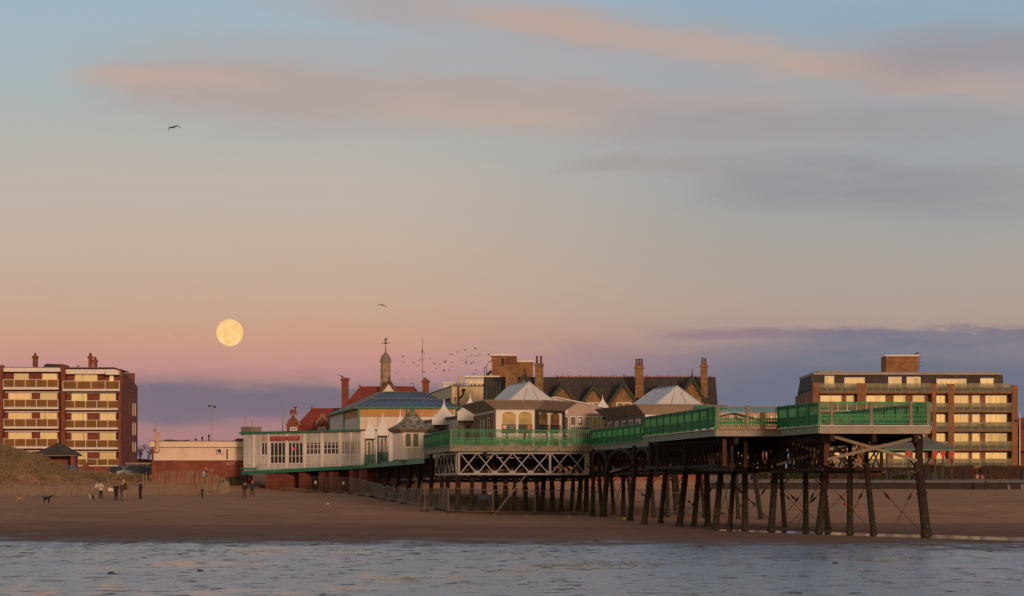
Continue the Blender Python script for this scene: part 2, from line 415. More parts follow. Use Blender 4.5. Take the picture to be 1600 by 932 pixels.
red_paint = mat('red_paint', (.42, .02, .03), .5, .12, 1)
flue_m = mat('rusty_cream_pipe', (.56, .40, .26), .7, .2, 1.2, c2=(.34, .15, .07), thr=.6)
# ---------------------------------------------------------------- terrain
PROF = [(-500, 0), (138, 0), (150, .02), (165, .06), (180, .11), (200, .19), (215, .27), (226, .36), (240, .65), (262, 1.0), (290, 1.30), (300, 1.42)]
PROF_L = PROF + [(310, 1.72), (325, 2.3), (345, 3.1), (400, 4.2), (460, 4.4), (9000, 4.4)]
PROF_R = PROF + [(320, 1.75), (336.2, 1.98), (337.4, 2.92), (380, 3.4), (430, 4.2), (9000, 4.2)]
AL, BL = np.array(PROF_L).T; AR_, BR_ = np.array(PROF_R).T
DUNES = [(PX(-25, 328), 328, 7.6, 8, 4.35), (PX(72, 327), 327, 3.0, 5, .8), (PX(112, 336), 336, 2.4, 3, .3), (PX(150, 333), 333, 2.6, 3.0, .6),
         (PX(203, 335), 335, 2.4, 3.0, .45), (PX(295, 313), 313, 5.5, 5, .75), (PX(40, 308), 308, 7, 4, .5), (PX(130, 312), 312, 8, 4, .4)]
def sstep(v, a, b):
    v = min(1, max(0, (v - a) / (b - a))); return v * v * (3 - 2 * v)
def gz(x, Y):
    f = sstep(x, -32, -20)
    h = float(np.interp(Y, AL, BL)) * (1 - f) + float(np.interp(Y, AR_, BR_)) * f
    if 185 < Y < 245: h -= .016 * x * min(1, (Y - 185) / 20, (245 - Y) / 12)
    if 285 < Y < 360 and x < -15:
        for (dx, dy, sx, sy, a) in DUNES:
            q = ((x - dx) / sx) ** 2 + ((Y - dy) / sy) ** 2
            if q < 12: h += a * math.exp(-q)
    if 140 < Y < 400:
        w = min(1, (Y - 140) / 60)
        h += w * (.10 * mnoise.noise(Vector((x * .09, Y * .07, 1.3))) + .035 * mnoise.noise(Vector((x * .45, Y * .33, 5.1))))
    if x > 6 and Y < 185:                              # tidal channel scoured past the seaward legs
        d = ((x - 13.5) * 25 + (Y - 164) * 10.7) / 27.2
        d += .9 * mnoise.noise(Vector((x * .25, Y * .12, 2.2)))
        h -= .13 * math.exp(-(d / 2.3) ** 2) * sstep(x, 8, 12)
    return h
def ground_at(px, py):
    """plan point where the photo's ray through (px, py) meets the sand"""
    Y = 60.0
    while Y < 420:
        if HY + (EYE - gz(PX(px, Y), Y)) * FOC / Y <= py: break
        Y += .5
    return Vector((PX(px, Y), Y, gz(PX(px, Y), Y)))

def sand_material():
    m_ = bpy.data.materials.new('beach_sand'); m_.use_nodes = True
    N = NT(m_.node_tree); b = N.n['Principled BSDF']
    g = N.n.new('ShaderNodeTexCoord').outputs['Object']; X_, Y_, Z_ = N.sep(g)
    big = N.noise(N.mapping(g, (.03, .05, .05)), 1.0, 5, .6)
    wob = N.noise(N.mapping(g, (.35, .22, .2)), 1.0, 6, .7)
    wet = N.sm(N.m('ADD', Y_, N.m('ADD', N.m('ADD', N.m('MULTIPLY', N.m('SUBTRACT', wob, .5), 58.0), N.m('MULTIPLY', N.m('SUBTRACT', big, .5), 44.0)), N.m('MULTIPLY', X_, .32))), 152.0, 122.0)
    wp = N.m('POWER', wet, 1.7)
    dry = N.sm(N.m('ADD', Y_, N.m('MULTIPLY', N.m('SUBTRACT', big, .5), 60.0)), 150.0, 225.0)
    streak = N.noise(N.mapping(g, (1.6, .6, 1.0)), 1.0, 8, .72)
    pud = N.noise(N.mapping(g, (.16, .085, 1.0)), 1.0, 7, .68, .5)
    speck = N.m('MULTIPLY', N.sm(N.noise(N.mapping(g, (1.1, .8, 1.0)), 1.0, 6, .72), .55, .62), N.sm(N.noise(N.mapping(g, (.2, .14, 1.0)), 1.0, 3), .36, .54))
    rip = N.noise(N.mapping(g, (1.6, 2.6, 1.0)), 1.0, 6, .7)
    fine = N.noise(g, 1.6, 6, .7)
    trod = N.noise(g, .55, 5, .65)
    damp = N.ramp(fine, [(.3, (.155, .092, .062)), (.7, (.235, .142, .098))])
    drys = N.ramp(N.m('ADD', N.m('MULTIPLY', fine, .5), N.m('MULTIPLY', trod, .5)), [(.33, (.295, .165, .095)), (.67, (.45, .26, .155))])
    bands = N.noise(N.mapping(g, (.13, .30, .3)), 1.0, 7, .7, .5)
    land = N.mix(N.m('MULTIPLY', N.sm(bands, .50, .70), .35), N.mix(dry, damp, drys), (.46, .27, .165))
    land = N.mix(N.m('MULTIPLY', N.sm(bands, .50, .36), .38), land, (.13, .08, .055))
    land = N.mix(N.m('MULTIPLY', N.sm(N.noise(g, .9, 3), .68, .74), .45), land, (.06, .045, .035))
    land = N.mix(N.sm(Y_, 375.0, 420.0), land, (.07, .075, .035))
    film = N.noise(N.mapping(g, (1.5, .42, 1.0)), 1.0, 8, .72, .2)
    matte = N.sm(N.m('ADD', film, N.m('MULTIPLY', N.m('MAXIMUM', N.m('SUBTRACT', Y_, 98.0), 0.0), .0030)), .555, .63)
    matte = N.m('MULTIPLY', matte, N.sm(N.noise(N.mapping(g, (.30, .12, 1.0)), 1.0, 6, .7), .42, .60))
    matte = N.m('MAXIMUM', matte, speck)
    mud = N.mix(matte, N.ramp(streak, [(.35, (.06, .05, .05)), (.7, (.14, .115, .11))]), N.ramp(fine, [(.3, (.075, .052, .042)), (.7, (.135, .095, .076))]))
    N.l.new(N.mix(wet, land, mud), b.inputs['Base Color'])
    pool = N.m('MULTIPLY', N.sm(pud, .50, .66), N.sm(streak, .40, .54))
    wr = N.m('ADD', N.m('MULTIPLY', N.m('SUBTRACT', 1.0, matte), N.m('SUBTRACT', N.m('ADD', .10, N.m('MULTIPLY', streak, .30)), N.m('MULTIPLY', pool, .22))), N.m('MULTIPLY', matte, .75))
    rgh = N.m('ADD', N.m('MULTIPLY', wp, wr), N.m('MULTIPLY', N.m('SUBTRACT', 1.0, wp), 1.0))
    N.l.new(rgh, b.inputs['Roughness'])
    N.l.new(N.m('ADD', .04, N.m('MULTIPLY', wp, N.m('SUBTRACT', .50, N.m('MULTIPLY', matte, .50)))), b.inputs['Specular IOR Level'])
    bp = N.n.new('ShaderNodeBump'); bp.inputs['Distance'].default_value = .10
    hgt = N.m('ADD', N.m('MULTIPLY', rip, N.m('MULTIPLY', wet, N.m('SUBTRACT', .12, N.m('MULTIPLY', pool, .10)))),
              N.m('MULTIPLY', N.m('ADD', fine, N.m('MULTIPLY', trod, 1.4)), N.m('SUBTRACT', 1.0, wet)))
    N.l.new(hgt, bp.inputs['Height']); bp.inputs['Strength'].default_value = .55
    N.l.new(bp.outputs[0], b.inputs['Normal'])
    return m_
xs = sorted(set([-4000, -1500, -600, -300, -180, -120, -90] + [round(-75 + i * 1.0, 2) for i in range(151)] + [90, 120, 180, 300, 600, 1500, 4000]))
ys = sorted(set([-400, -100, 0, 30] + [45 + i * 2.0 for i in range(48)] + [140 + i * 1.0 for i in range(196)] + [336.2, 337.4] +
                [338 + i * 2 for i in range(32)] + [420, 460, 520, 700, 1200, 3000, 9000]))
gv = [(a, b, gz(a, b)) for b in ys for a in xs]; nx = len(xs)
gf = [(j * nx + i, j * nx + i + 1, (j + 1) * nx + i + 1, (j + 1) * nx + i) for j in range(len(ys) - 1) for i in range(nx - 1)]
gm = bpy.data.meshes.new('beach_ground'); gm.from_pydata(gv, [], gf); gm.polygons.foreach_set('use_smooth', [True] * len(gf))
gm.materials.append(sand_material()); gm.update()
tag(link('beach_ground', gm), kind='structure')

# water lying in the channel beside the legs (below the dry sand around it)
wm = bpy.data.materials.new('shallow_water'); wm.use_nodes = True
N = NT(wm.node_tree); b = N.n['Principled BSDF']
b.inputs['Base Color'].default_value = (.03, .03, .03, 1); b.inputs['Roughness'].default_value = .10; b.inputs['Specular IOR Level'].default_value = .6
bp = N.n.new('ShaderNodeBump'); bp.inputs['Strength'].default_value = .15; bp.inputs['Distance'].default_value = .05
N.l.new(N.noise(N.mapping(N.n.new('ShaderNodeTexCoord').outputs['Object'], (.7, 2.0, 1)), 1.0, 3), bp.inputs['Height']); N.l.new(bp.outputs[0], b.inputs['Normal'])
mb = MB(); mb.face([(9, 168, -.022), (13, 176, -.022), (70, 42, -.022), (66, 34, -.022)])
w_o = mb.build('channel_water', wm); tag(w_o, kind='structure')

# marram grass on the dunes: tapered bent blades
gmat = bpy.data.materials.new('marram_grass'); gmat.use_nodes = True
N = NT(gmat.node_tree); b = N.n['Principled BSDF']
g = N.n.new('ShaderNodeTexCoord').outputs['Object']
f = N.noise(g, .22, 4, .65); f2 = N.sm(N.noise(g, 7.0, 3, .7), .42, .6)
N.l.new(N.mix(f2, N.ramp(f, [(.38, (.042, .046, .024)), (.5, (.085, .064, .038)), (.62, (.14, .095, .06))]), (.30, .235, .16)), b.inputs['Base Color'])
b.inputs['Roughness'].default_value = .9; b.inputs['Specular IOR Level'].default_value = .1
rg = random.Random(3)
mb = MB()
def blade(x, Y, h, r_):
    z0 = gz(x, Y) - .05; a = rg.uniform(0, 6.28); l = rg.uniform(.15, .55) * h; w = rg.uniform(.012, .028) * r_
    dx, dy = math.cos(a) * l, math.sin(a) * l * .6; sx, sy = -math.sin(a) * w, math.cos(a) * w
    if abs(sx) < w * .5: sx = w * .5
    i = len(mb.v)
    mb.v += [Vector(p) for p in ((x - sx, Y - sy, z0), (x + sx, Y + sy, z0), (x + dx * .4 + sx * .8, Y + dy * .4, z0 + h * .62), (x + dx * .4 - sx * .8, Y + dy * .4, z0 + h * .62), (x + dx, Y + dy, z0 + h * .92))]
    mb.f += [(i, i + 1, i + 2, i + 3), (i + 3, i + 2, i + 4)]; mb.mi += [0, 0]
def dens(x, Y):
    q = 0.12 if Y > 320 else 0.0
    for k, (dx, dy, sx, sy, a) in enumerate(DUNES[:5]):
        q = max(q, math.exp(-(((x - dx) / (sx * 1.25)) ** 2 + ((Y - dy) / (sy * 1.2)) ** 2)))
    n_ = mnoise.noise(Vector((x * .35, Y * .35, 9.0))) + .8 * mnoise.noise(Vector((x * 1.1, Y * .8, 3.0)))
    return q * 1.2 + n_ * .75 - .2
nb = 0
while nb < 42000:
    x_, Y_ = rg.uniform(-62, -36), rg.uniform(312, 345)
    if rg.random() < dens(x_, Y_) * (1 if gz(x_, Y_) > 2.9 else .25): blade(x_, Y_, rg.uniform(.22, .5) * (1.0 + 1.1 * max(0, mnoise.noise(Vector((x_ * .8, Y_ * .8, 4.0))) + .1)), 1.4); nb += 1
for _ in range(2600):                                  # thin tufts between the two paling fences
    x_, Y_ = rg.uniform(-56, -30), rg.uniform(298, 318)
    if mnoise.noise(Vector((x_ * .5, Y_ * .5, 2.0))) > .22: blade(x_, Y_, rg.uniform(.2, .5), 1.3)
for _ in range(1500):                                  # weeds against the brick piers under the cafe
    u = rg.random(); x_ = -29.5 + u * 9 + rg.uniform(-.6, .6); Y_ = 332 - u * 21 + rg.uniform(-1, 1)
    blade(x_, Y_, rg.uniform(.15, .5), 1.3)
for _ in range(260):                                   # taller tussocks breaking the crest line
    x0_, Y0_ = rg.uniform(-62, -36), rg.uniform(320, 342)
    if rg.random() < dens(x0_, Y0_) + .1 and gz(x0_, Y0_) > 2.9:
        hh_ = rg.uniform(.5, 1.05)
        for _k in range(34): blade(x0_ + rg.gauss(0, .22), Y0_ + rg.gauss(0, .25), hh_ * rg.uniform(.6, 1.05), 1.5)
tag(mb.build('marram_grass', gmat, fix=False), kind='stuff')

# ---------------------------------------------------------------- the pier
pier = thing('pier', (6, 215, 0), 'long cast iron seaside pier with green lattice railings on leaning dark legs', 'pier')
A0, A1, B0, B1 = (15.35, 148.0), (20.95, 148.7), (14.12, 157.0), (19.85, 157.7)
C0, D0, D1 = (10.78, 156.55), (8.05, 180.0), (16.9, 181.2)
E0, E1 = (11.1, 180.4), (5.94, 220.0)
F1, F2, FR0, FR1 = (-4.5, 218.65), (-7.2, 243.0), (16.8, 221.4), (14.0, 245.6)
S5L0, S5L1, S5R0, S5R1 = (-7.15, 243.06), (-15.4, 306.0), (9.5, 245.3), (0.5, 307)
def zt(Y): return float(np.interp(Y, [148, 180, 220, 243], [5.50, 5.45, 5.40, 5.38]))
def zs(Y): return float(np.interp(Y, [243, 306, 345], [4.70, 4.62, 4.45]))
def deck(poly, zf, th=.12):
    mb = MB(); top = [Vector((x_, y_, zf(y_))) for x_, y_ in poly]
    mb.loft([p - Vector((0, 0, th)) for p in top], top); mb.build('deck', deck_wood, pier)
deck([A0, A1, B1, B0], zt); deck([C0, B0, B1, D1, D0], lambda Y: zt(Y) - .003); deck([E0, D1, (11.7, 220.75), E1], lambda Y: zt(Y) - .006)
deck([F1, FR0, FR1, F2], lambda Y: zt(Y) - .009); deck([S5L0, S5R0, S5R1, S5L1], zs)
grey_end = mat('weathered_grey_end_board', (.30, .275, .25), .85, .2, .9, c2=(.20, .22, .17), thr=.66)
def fascia(p, q, zf, m_, h=.36, nose=white_worn):
    mb = MB(); a = Vector((*p, zf(p[1]) - .02 - h / 2)); c_ = Vector((*q, zf(q[1]) - .02 - h / 2))
    mb.beam(a, c_, .12, h); mb.build('fascia_board', m_, pier)
    if nose:
        mb = MB(); mb.beam(a + Vector((0, -.02, h / 2 + .022)), c_ + Vector((0, -.02, h / 2 + .022)), .26, .05); mb.build('deck_nosing', nose, pier)
fascia(A0, A1, zt, grey_end, .38, white_worn); fascia(B0, A0, zt, peel_green); fascia(C0, B0, zt, grey_end, .36, beige_wood); fascia(D0, C0, zt, peel_green)
fascia(E0, D0, zt, peel_green); fascia(E1, E0, zt, peel_green, .36, peel); fascia(F1, E1, zt, peel, .40, peel); fascia(F2, F1, zt, peel, .40, peel)
fascia(A1, B1, zt, peel); fascia(B1, D1, zt, peel)
fascia(S5L1, (-11.6, 277), zs, green_trim, .42, None); fascia((-11.6, 277), S5L0, zs, green_trim, .42, None)

def railing(p, q, zf, fr, posts=green, wood=(), rail=None):
    """one straight run of railing: posts and pierced cast panels as sub-parts, top rail as its own mesh"""
    p3, q3 = Vector((*p, zf(p[1]))), Vector((*q, zf(q[1]))); d = q3 - p3; L = Vector((d.x, d.y, 0)).length
    mb = MB(); up = Vector((0, 0, 1))
    mb.beam(p3 + up * 1.16, q3 + up * 1.16, .10, .07); mb.beam(p3 + up * .10, q3 + up * .10, .07, .05)
    run = mb.build('railing', rail or green, pier)
    dl = d / L
    for i, f_ in enumerate(fr):
        c_ = p3 + d * f_; mb = MB(); rz = math.atan2(d.y, d.x)
        mb.obox(c_, .13, .13, c_.z - .02, c_.z + 1.21, rz); mb.obox(c_, .19, .19, c_.z - .02, c_.z + .16, rz); mb.obox(c_, .18, .18, c_.z + 1.10, c_.z + 1.16, rz)
        mb.build('post', beige_wood if i in wood else green, run)
    for f0, f1 in zip(fr, fr[1:]):
        a, b_ = L * f0 + .07, L * f1 - .07; n = max(2, int(round((b_ - a) / .15))); st = (b_ - a) / n
        mb = MB(); at = lambda u, h_: p3 + dl * u + up * h_
        mb.beam(at(a, .56), at(b_, .56), .04, .045); mb.beam(at(a, 1.0), at(b_, 1.0), .03, .03)
        for k in range(n):
            u = a + st * (k + .5)
            mb.beam(at(u, .5), at(u, 1.13), .026, .026, up=dl)
            mb.beam(at(u, .98), at(u + st / 2, 1.12), .024, .024, up=dl); mb.beam(at(u, .98), at(u - st / 2, 1.12), .024, .024, up=dl)
            mb.beam(at(u - st / 2, .12), at(u + st / 2, .34), .044, .04, up=dl); mb.beam(at(u + st / 2, .12), at(u - st / 2, .34), .044, .04, up=dl)
            mb.beam(at(u - st / 2, .34), at(u + st / 2, .56), .044, .04, up=dl); mb.beam(at(u + st / 2, .34), at(u - st / 2, .56), .044, .04, up=dl)
            mb.obox(at(u, 0), .11, .03, at(u, .25).z, at(u, .43).z, math.atan2(d.y, d.x))
        mb.build('lattice_panel', green, run)
ev = lambda n: [i / n for i in range(n + 1)]
railing(A0, A1, zt, [0, .11, .47, .83, .985], wood=(0, 1, 2, 3, 4), rail=green)
railing(B0, A0, zt, ev(4)); railing(C0, B0, zt, [.03, .5, 1], wood=(0, 1), rail=beige_wood); railing(D0, C0, zt, ev(10), wood=())
railing(D0, E0, zt, ev(1)); railing(E1, E0, zt, ev(17)); railing(F1, E1, zt, [0, .075, .235, .395, .555, .715, .875, 1], wood=(0,))
railing(F2, F1, zt, ev(10)); railing(A1, B1, zt, ev(4)); railing(B1, D1, zt, ev(10))

# joists, girders and lattice work under the deck
mb = MB()
def joists(l0, l1, r0, r1, zf, step=2.6):
    n = max(2, int((l1[1] - l0[1]) / step))
    for i in range(n + 1):
        f_ = (i + .5) / (n + 1); a = Vector((*l0, 0)).lerp(Vector((*l1, 0)), f_); b_ = Vector((*r0, 0)).lerp(Vector((*r1, 0)), f_)
        zz = zf(a.y) - .12 - .15; a.z = b_.z = zz; mb.beam(a, b_, .16, .28)
joists(A0, B0, A1, B1, zt, 1.8); joists(C0, D0, B1, D1, zt, 2.0); joists(E0, E1, D1, (11.7, 220.7), zt); joists(F1, F2, FR0, FR1, zt); joists(S5L0, S5L1, S5R0, S5R1, zs)
for (l0, l1, r0, r1) in ((A0, B0, A1, B1), (C0, D0, B1, D1), (E0, E1, D1, (11.7, 220.7)), (F1, F2, FR0, FR1)):
    for s_ in (.12, .5, .88):
        a = Vector((*l0, 0)).lerp(Vector((*r0, 0)), s_); b_ = Vector((*l1, 0)).lerp(Vector((*r1, 0)), s_)
        a.z, b_.z = zt(a.y) - .62, zt(b_.y) - .62; mb.beam(a, b_, .2, .36)
mb.build('joists', iron_dark, pier)
def lattice(p, q, z0, z1, cell, w=.06, m_=iron, name='lattice_girder', chord=.14, z0b=None, z1b=None):
    p, q = Vector((*p, 0)), Vector((*q, 0)); L = (q - p).length; n = max(1, round(L / cell)); mb = MB()
    z0b = z0 if z0b is None else z0b; z1b = z1 if z1b is None else z1b
    at = lambda f_, top: p.lerp(q, f_) + Vector((0, 0, (z1 + (z1b - z1) * f_) if top else (z0 + (z0b - z0) * f_)))
    mb.beam(at(0, 0), at(1, 0), chord, chord); mb.beam(at(0, 1), at(1, 1), chord, chord)
    sd_ = (q - p).normalized().cross(Vector((0, 0, 1))) * (w * .55)
    for i in range(n):
        a, b_ = i / n, (i + 1) / n
        mb.beam(at(a, 0) + sd_, at(b_, 1) + sd_, w, w, up=(q - p)); mb.beam(at(a, 1) - sd_, at(b_, 0) - sd_, w, w, up=(q - p))
    for f_ in (0, 1): mb.beam(at(f_, 0), at(f_, 1), chord, chord, up=(q - p))
    return mb.build(name, m_, pier)
ins = lambda p, dx, dy: (p[0] + dx, p[1] + dy)
lattice(ins(D0, .5, .4), ins(C0, .9, .8), 3.45, 4.95, .9, .06, iron, z0b=3.35)                         # left side of the pier head
lattice(ins(D0, .6, .3), ins(D1, -.3, -.4), 3.40, 4.9, 1.1, .07, iron)
lattice((13.9, 160.5), (20.1, 161.2), 3.25, 4.75, .62, .07, iron, chord=.16)                            # across, behind the seaward bay
lattice((15.7, 150), (14.4, 158.6), 3.3, 4.85, .8, .06, iron_dark)
lattice((E0[0] + .8, 182), (E1[0] + .8, 219), 3.35, 4.85, 1.2, .06, iron_dark, z0b=3.3)
lattice((12.6, 160), (10.5, 178), 3.35, 4.85, 1.0, .07, iron_dark); lattice((16.5, 159), (14.0, 179), 3.35, 4.85, 1.1, .07, iron_dark); lattice((8.6, 175), (16.6, 176), 3.4, 4.8, .8, .07, iron_dark); lattice((9.8, 168), (17.5, 169), 3.4, 4.8, .8, .07, iron_dark)
lattice((9.5, 183), (5.8, 242), 3.3, 4.8, 1.3, .07, iron_dark)
lattice((15.4, 184), (8.5, 236), 3.3, 4.8, 1.3, .07, iron_dark)
lattice((-6.2, 244.5), (-13.6, 300), 3.15, 4.15, .42, .07, iron_dark, z0b=3.0)                           # dark slatted girder below the kiosks
lattice((-1.5, 240), (12, 242), 3.2, 4.8, 1.2, .08, iron_dark); lattice((-8, 262), (6, 264), 2.9, 4.2, 1.2, .08, iron_dark); lattice((-11, 285), (3, 287), 2.8, 4.1, 1.2, .08, iron_dark)
# white steel truss hung below the middle platform
def truss(pxs, Y0, Y1, zb, zt_, m_, verts):
    mb = MB(); f0 = pxs[0]; f1 = pxs[-1]
    def at(px, z_):
        f_ = (px - f0) / (f1 - f0); Y = Y0 + (Y1 - Y0) * f_; return Vector((PX(px, Y), Y, z_))
    mb.beam(at(f0 - 4, zb), at(f1 + 4, zb), .16, .14); mb.beam(at(f0 - 4, zt_), at(f1 + 4, zt_), .16, .12)
    for a, b_ in zip(pxs, pxs[1:]):
        mb.beam(at(a, zb) + Vector((0, -.05, 0)), at(b_, zt_) + Vector((0, -.05, 0)), .075, .07, up=(1, 0, 0)); mb.beam(at(a, zt_) + Vector((0, .05, 0)), at(b_, zb) + Vector((0, .05, 0)), .075, .07, up=(1, 0, 0))
        mb.box(at(b_, zb).x - .22, at(b_, zb).x + .22, at(b_, 0).y - .12, at(b_, 0).y - .09, zb, zb + .24)
    for v_, w_ in verts: mb.beam(at(v_, zb), at(v_, zt_), w_, .16, up=(1, 0, 0))
    return mb.build('steel_truss', m_, pier)
truss([719, 745.5, 773, 801, 829, 857.5], 219.3, 219.9, 3.31, 4.86, truss_white, [(717, .2), (859.5, .14)])
truss([861, 888, 915], 219.9, 220.2, 3.31, 4.86, truss_white, [(915, .14), (919, .18)])
truss([726, 754, 782, 810, 838, 866, 894], 226.5, 227.5, 3.35, 4.8, iron_red, [(772, .12), (792, .3)])  # rear truss: red colour stands in for low sun on its bars
lattice((-4.1, 219.6), (-6.0, 234.0), 3.31, 4.86, 2.4, .06, truss_white, 'steel_truss', .14)
lattice((-3.0, 226.5), (-4.9, 240.0), 3.31, 4.86, 1.6, .1, iron_red, 'steel_truss', .12)  # side of the rear truss, sunlit tone painted in likewise

# legs: splayed lower tube from the sand to a collar, upright post from the collar to the deck
LEGS = [  # collar px, collar py, foot px, foot py, diameter in px
    (1437, 742, 1448, 838, 13), (1354, 728, 1365, 836, 8.5), (1328, 728, 1328, 835, 8.5), (1292, 726, 1279, 834, 10), (1286, 750, 1294, 829, 8),
    (1259, 728, 1259, 828.5, 8), (1212, 727, 1205, 830, 9.5), (1221, 748, 1226, 824.5, 6.5), (1164, 728, 1164, 829, 9), (1127, 730, 1118, 827.5, 9),
    (1147, 735, 1140, 827, 7), (1150, 745, 1154, 812, 5.5), (1180, 747, 1189, 812, 6.5), (1104, 731, 1106, 823.5, 8.5), (1092, 735, 1084, 824, 7.5),
    (1095, 745, 1101, 810, 5), (1072, 733, 1061.5, 823, 9), (1040, 735, 1032, 818.5, 7), (1043, 745, 1043, 809, 6), (1056, 736, 1061, 790, 5.5),
    (1051, 745, 1056, 803, 5), (1016.5, 736, 1006.5, 820.5, 8), (1017, 748, 1022, 810, 6), (991, 736, 984.5, 814.5, 7.5), (982, 746, 986, 800, 5),
    (974, 742, 974, 808, 6), (955, 747, 959.5, 804, 5.5), (949, 738, 943, 808.5, 8), (936, 745, 941, 806, 5.5), (927, 742, 926, 808, 6),
    (916.5, 742, 916, 810, 7), (908, 745, 904, 808, 7), (896, 745, 893, 806, 6), (880, 748, 876, 806, 6), (862, 745, 864, 806, 7), (850, 745, 846, 805, 7),
    (838, 748, 842, 804, 6), (820, 745, 822, 804, 7), (805, 745, 803, 803, 6), (790, 745, 790, 803, 7), (773, 745, 776, 802, 6), (757, 745, 755, 801, 7),
    (738, 745, 736, 801, 6), (716, 744, 715, 800, 8), (700, 748, 697, 800, 7), (690, 748, 692, 796, 6), (674, 752, 672, 792, 6), (655, 752, 650, 786, 6),
    (640, 754, 634, 783, 6), (622, 754, 618, 780, 6), (606, 755, 602, 778, 5), (592, 755, 588, 776, 5)]
legs = []
for (cx, cy, fx, fy, dp) in LEGS:
    ft = ground_at(fx, fy); Y = ft.y
    if 665 < fx < 925 and Y < 226: Y = 224.0 + (fx * 7 % 13); ft = Vector((PX(fx, Y), Y, gz(PX(fx, Y), Y)))    # these stand behind the steel truss
    r = dp * 1.13 * Y / FOC / 2; col_ = P(cx, cy, Y); top = (zt(Y) if Y < 243 else zs(Y)) - .3
    if col_.z > top - .3: col_.z = top - .9
    mb = MB(); d_ = (ft - col_).normalized(); low = ft + d_ * (.5 / max(.3, -d_.z))
    mb.tube(col_, low, r * .92, r * 1.08, 12)
    mb.tube(col_ + d_ * .05, col_ - d_ * .1, r * 1.35, r * 1.35, 12); mb.tube(col_ + d_ * .9, col_ + d_ * 1.0, r * 1.2, r * 1.2, 12)
    mb.tube(col_, (col_.x, col_.y, top), r * .75, r * .75, 10)
    for sx_ in (-1, 1): mb.beam(col_ - d_ * .05, col_ + Vector((sx_ * .55, .1 * sx_, .85)), .07, .07); mb.beam(col_ + d_ * .45, col_ + Vector((sx_ * .42, 0, .0)), .06, .06)
    mb.tube(ft - d_ * .18, ft + d_ * .3, r * 1.3, r * 1.35, 12)
    mb.build('leg', iron if dp > 8.6 or fx > 1180 else iron_dark, pier); legs.append((col_, ft, r))
# cast arches between the heads of the legs on the seaward faces
def arch(p, q, z0, z1):
    mb = MB(); p, q = Vector((*p, 0)), Vector((*q, 0)); pts = []
    for i in range(15):
        u = i / 14; pts.append(p.lerp(q, u) + Vector((0, 0, z0 + (z1 - z0) * math.sqrt(max(0, 1 - (2 * u - 1) ** 2)))))
    for a, b_ in zip(pts, pts[1:]): mb.beam(a, b_, .14, .2)
    for i in range(0, 15):
        if pts[i].z < z1 - .08: mb.beam(pts[i], (pts[i].x, pts[i].y, z1), .05, .05, up=(1, 0, 0))
    mb.build('arch_rib', iron_dark, pier)
def lx(px, Y): return (PX(px, Y), Y)
arch(lx(1171, 163), lx(1212, 161.5), 3.7, 5.0); arch(lx(1213, 161), lx(1290, 150.5), 3.7, 5.0)
arch(lx(923, 216), lx(949, 209), 3.5, 4.95); arch(lx(949, 209), lx(991, 200), 3.6, 4.95); arch(lx(991, 200), lx(1017, 190), 3.6, 4.95)
def bracket(px, py, Y, dx, dz=1.35):
    p = P(px, py, Y); mb = MB(); pts = [p + Vector((dx * math.sin(t_) ** 1.0 * (1 - math.cos(t_)) , .02, dz * math.sin(t_))) for t_ in [k * math.pi / 16 for k in range(9)]]
    for a, b_ in zip(pts, pts[1:]): mb.beam(a, b_, .12, .14, up=(0, 1, 0))
    for f_ in (3, 5): mb.beam(pts[f_], (p.x, pts[f_].y, pts[f_].z + .1), .06, .06, up=(0, 1, 0))
    mb.build('bracket', iron_dark, pier)
for px, Yb in ((1354, 151.6), (1290, 150.4)): bracket(px, 724, Yb, .95); bracket(px, 724, Yb, -.8)
bracket(1434, 722, 150.2, -.9)
# lower tie beams joining the collars
mb = MB()
for a, b_ in (((1012, 731.5, 178), (1132, 729, 160)), ((1132, 729, 160), (1205, 727, 160.5)), ((1213, 738, 166), (1296, 735, 166)), ((1296, 734, 160), (1436, 733, 160.5)),
              ((930, 742, 215), (1010, 738, 214)), ((1015, 738, 225), (1120, 736, 226)), ((700, 747, 236), (925, 746, 238)), ((580, 757, 300), (700, 752, 246))):
    mb = MB(); mb.beam(P(*a), P(*b_), .16, .2); mb.build('tie_beam', iron, pier)
mb = MB(); mb.beam(P(1132, 683, 158), P(1132, 728, 158), .32, .2, up=(1, 0, 0)); mb.build('upright', iron_red, pier); mb = MB(); mb.beam(P(1165, 683, 159), P(1165, 730, 159), .2, .2, up=(1, 0, 0)); mb.build('upright', iron_red, pier)
mb = MB(); mb.beam(P(1291, 680, 149.3), P(1291, 728, 149.3), .36, .24, up=(1, 0, 0)); mb.build('upright', iron_red, pier)
mb = MB(); mb.beam(P(1436, 681, 150.0), P(1433, 738, 150.0), .34, .26, up=(1, 0, 0)); mb.build('upright', iron, pier)
BR = [((1292, 679.5, 148.9), (1433, 720, 149.3), .15), ((1438, 683, 149.0), (1293, 718, 149.1), .15), ((1214, 727, 157.6), (1274, 709, 156), .13), ((1237, 692, 156.4), (1284, 708, 152), .15),
      ((1293, 708, 158), (1352, 690, 160.4), .14), ((1294, 709, 158.2), (1352, 732, 160.6), .16), ((952, 738, 214), (984, 729, 208), .14), ((994, 738, 205), (1014, 731, 200), .14)]
for a, b_, w_ in BR:
    mb = MB(); mb.beam(P(*a), P(*b_), .07, w_, up=(0, 0, 1)); mb.build('timber_brace', beige_wood, pier)
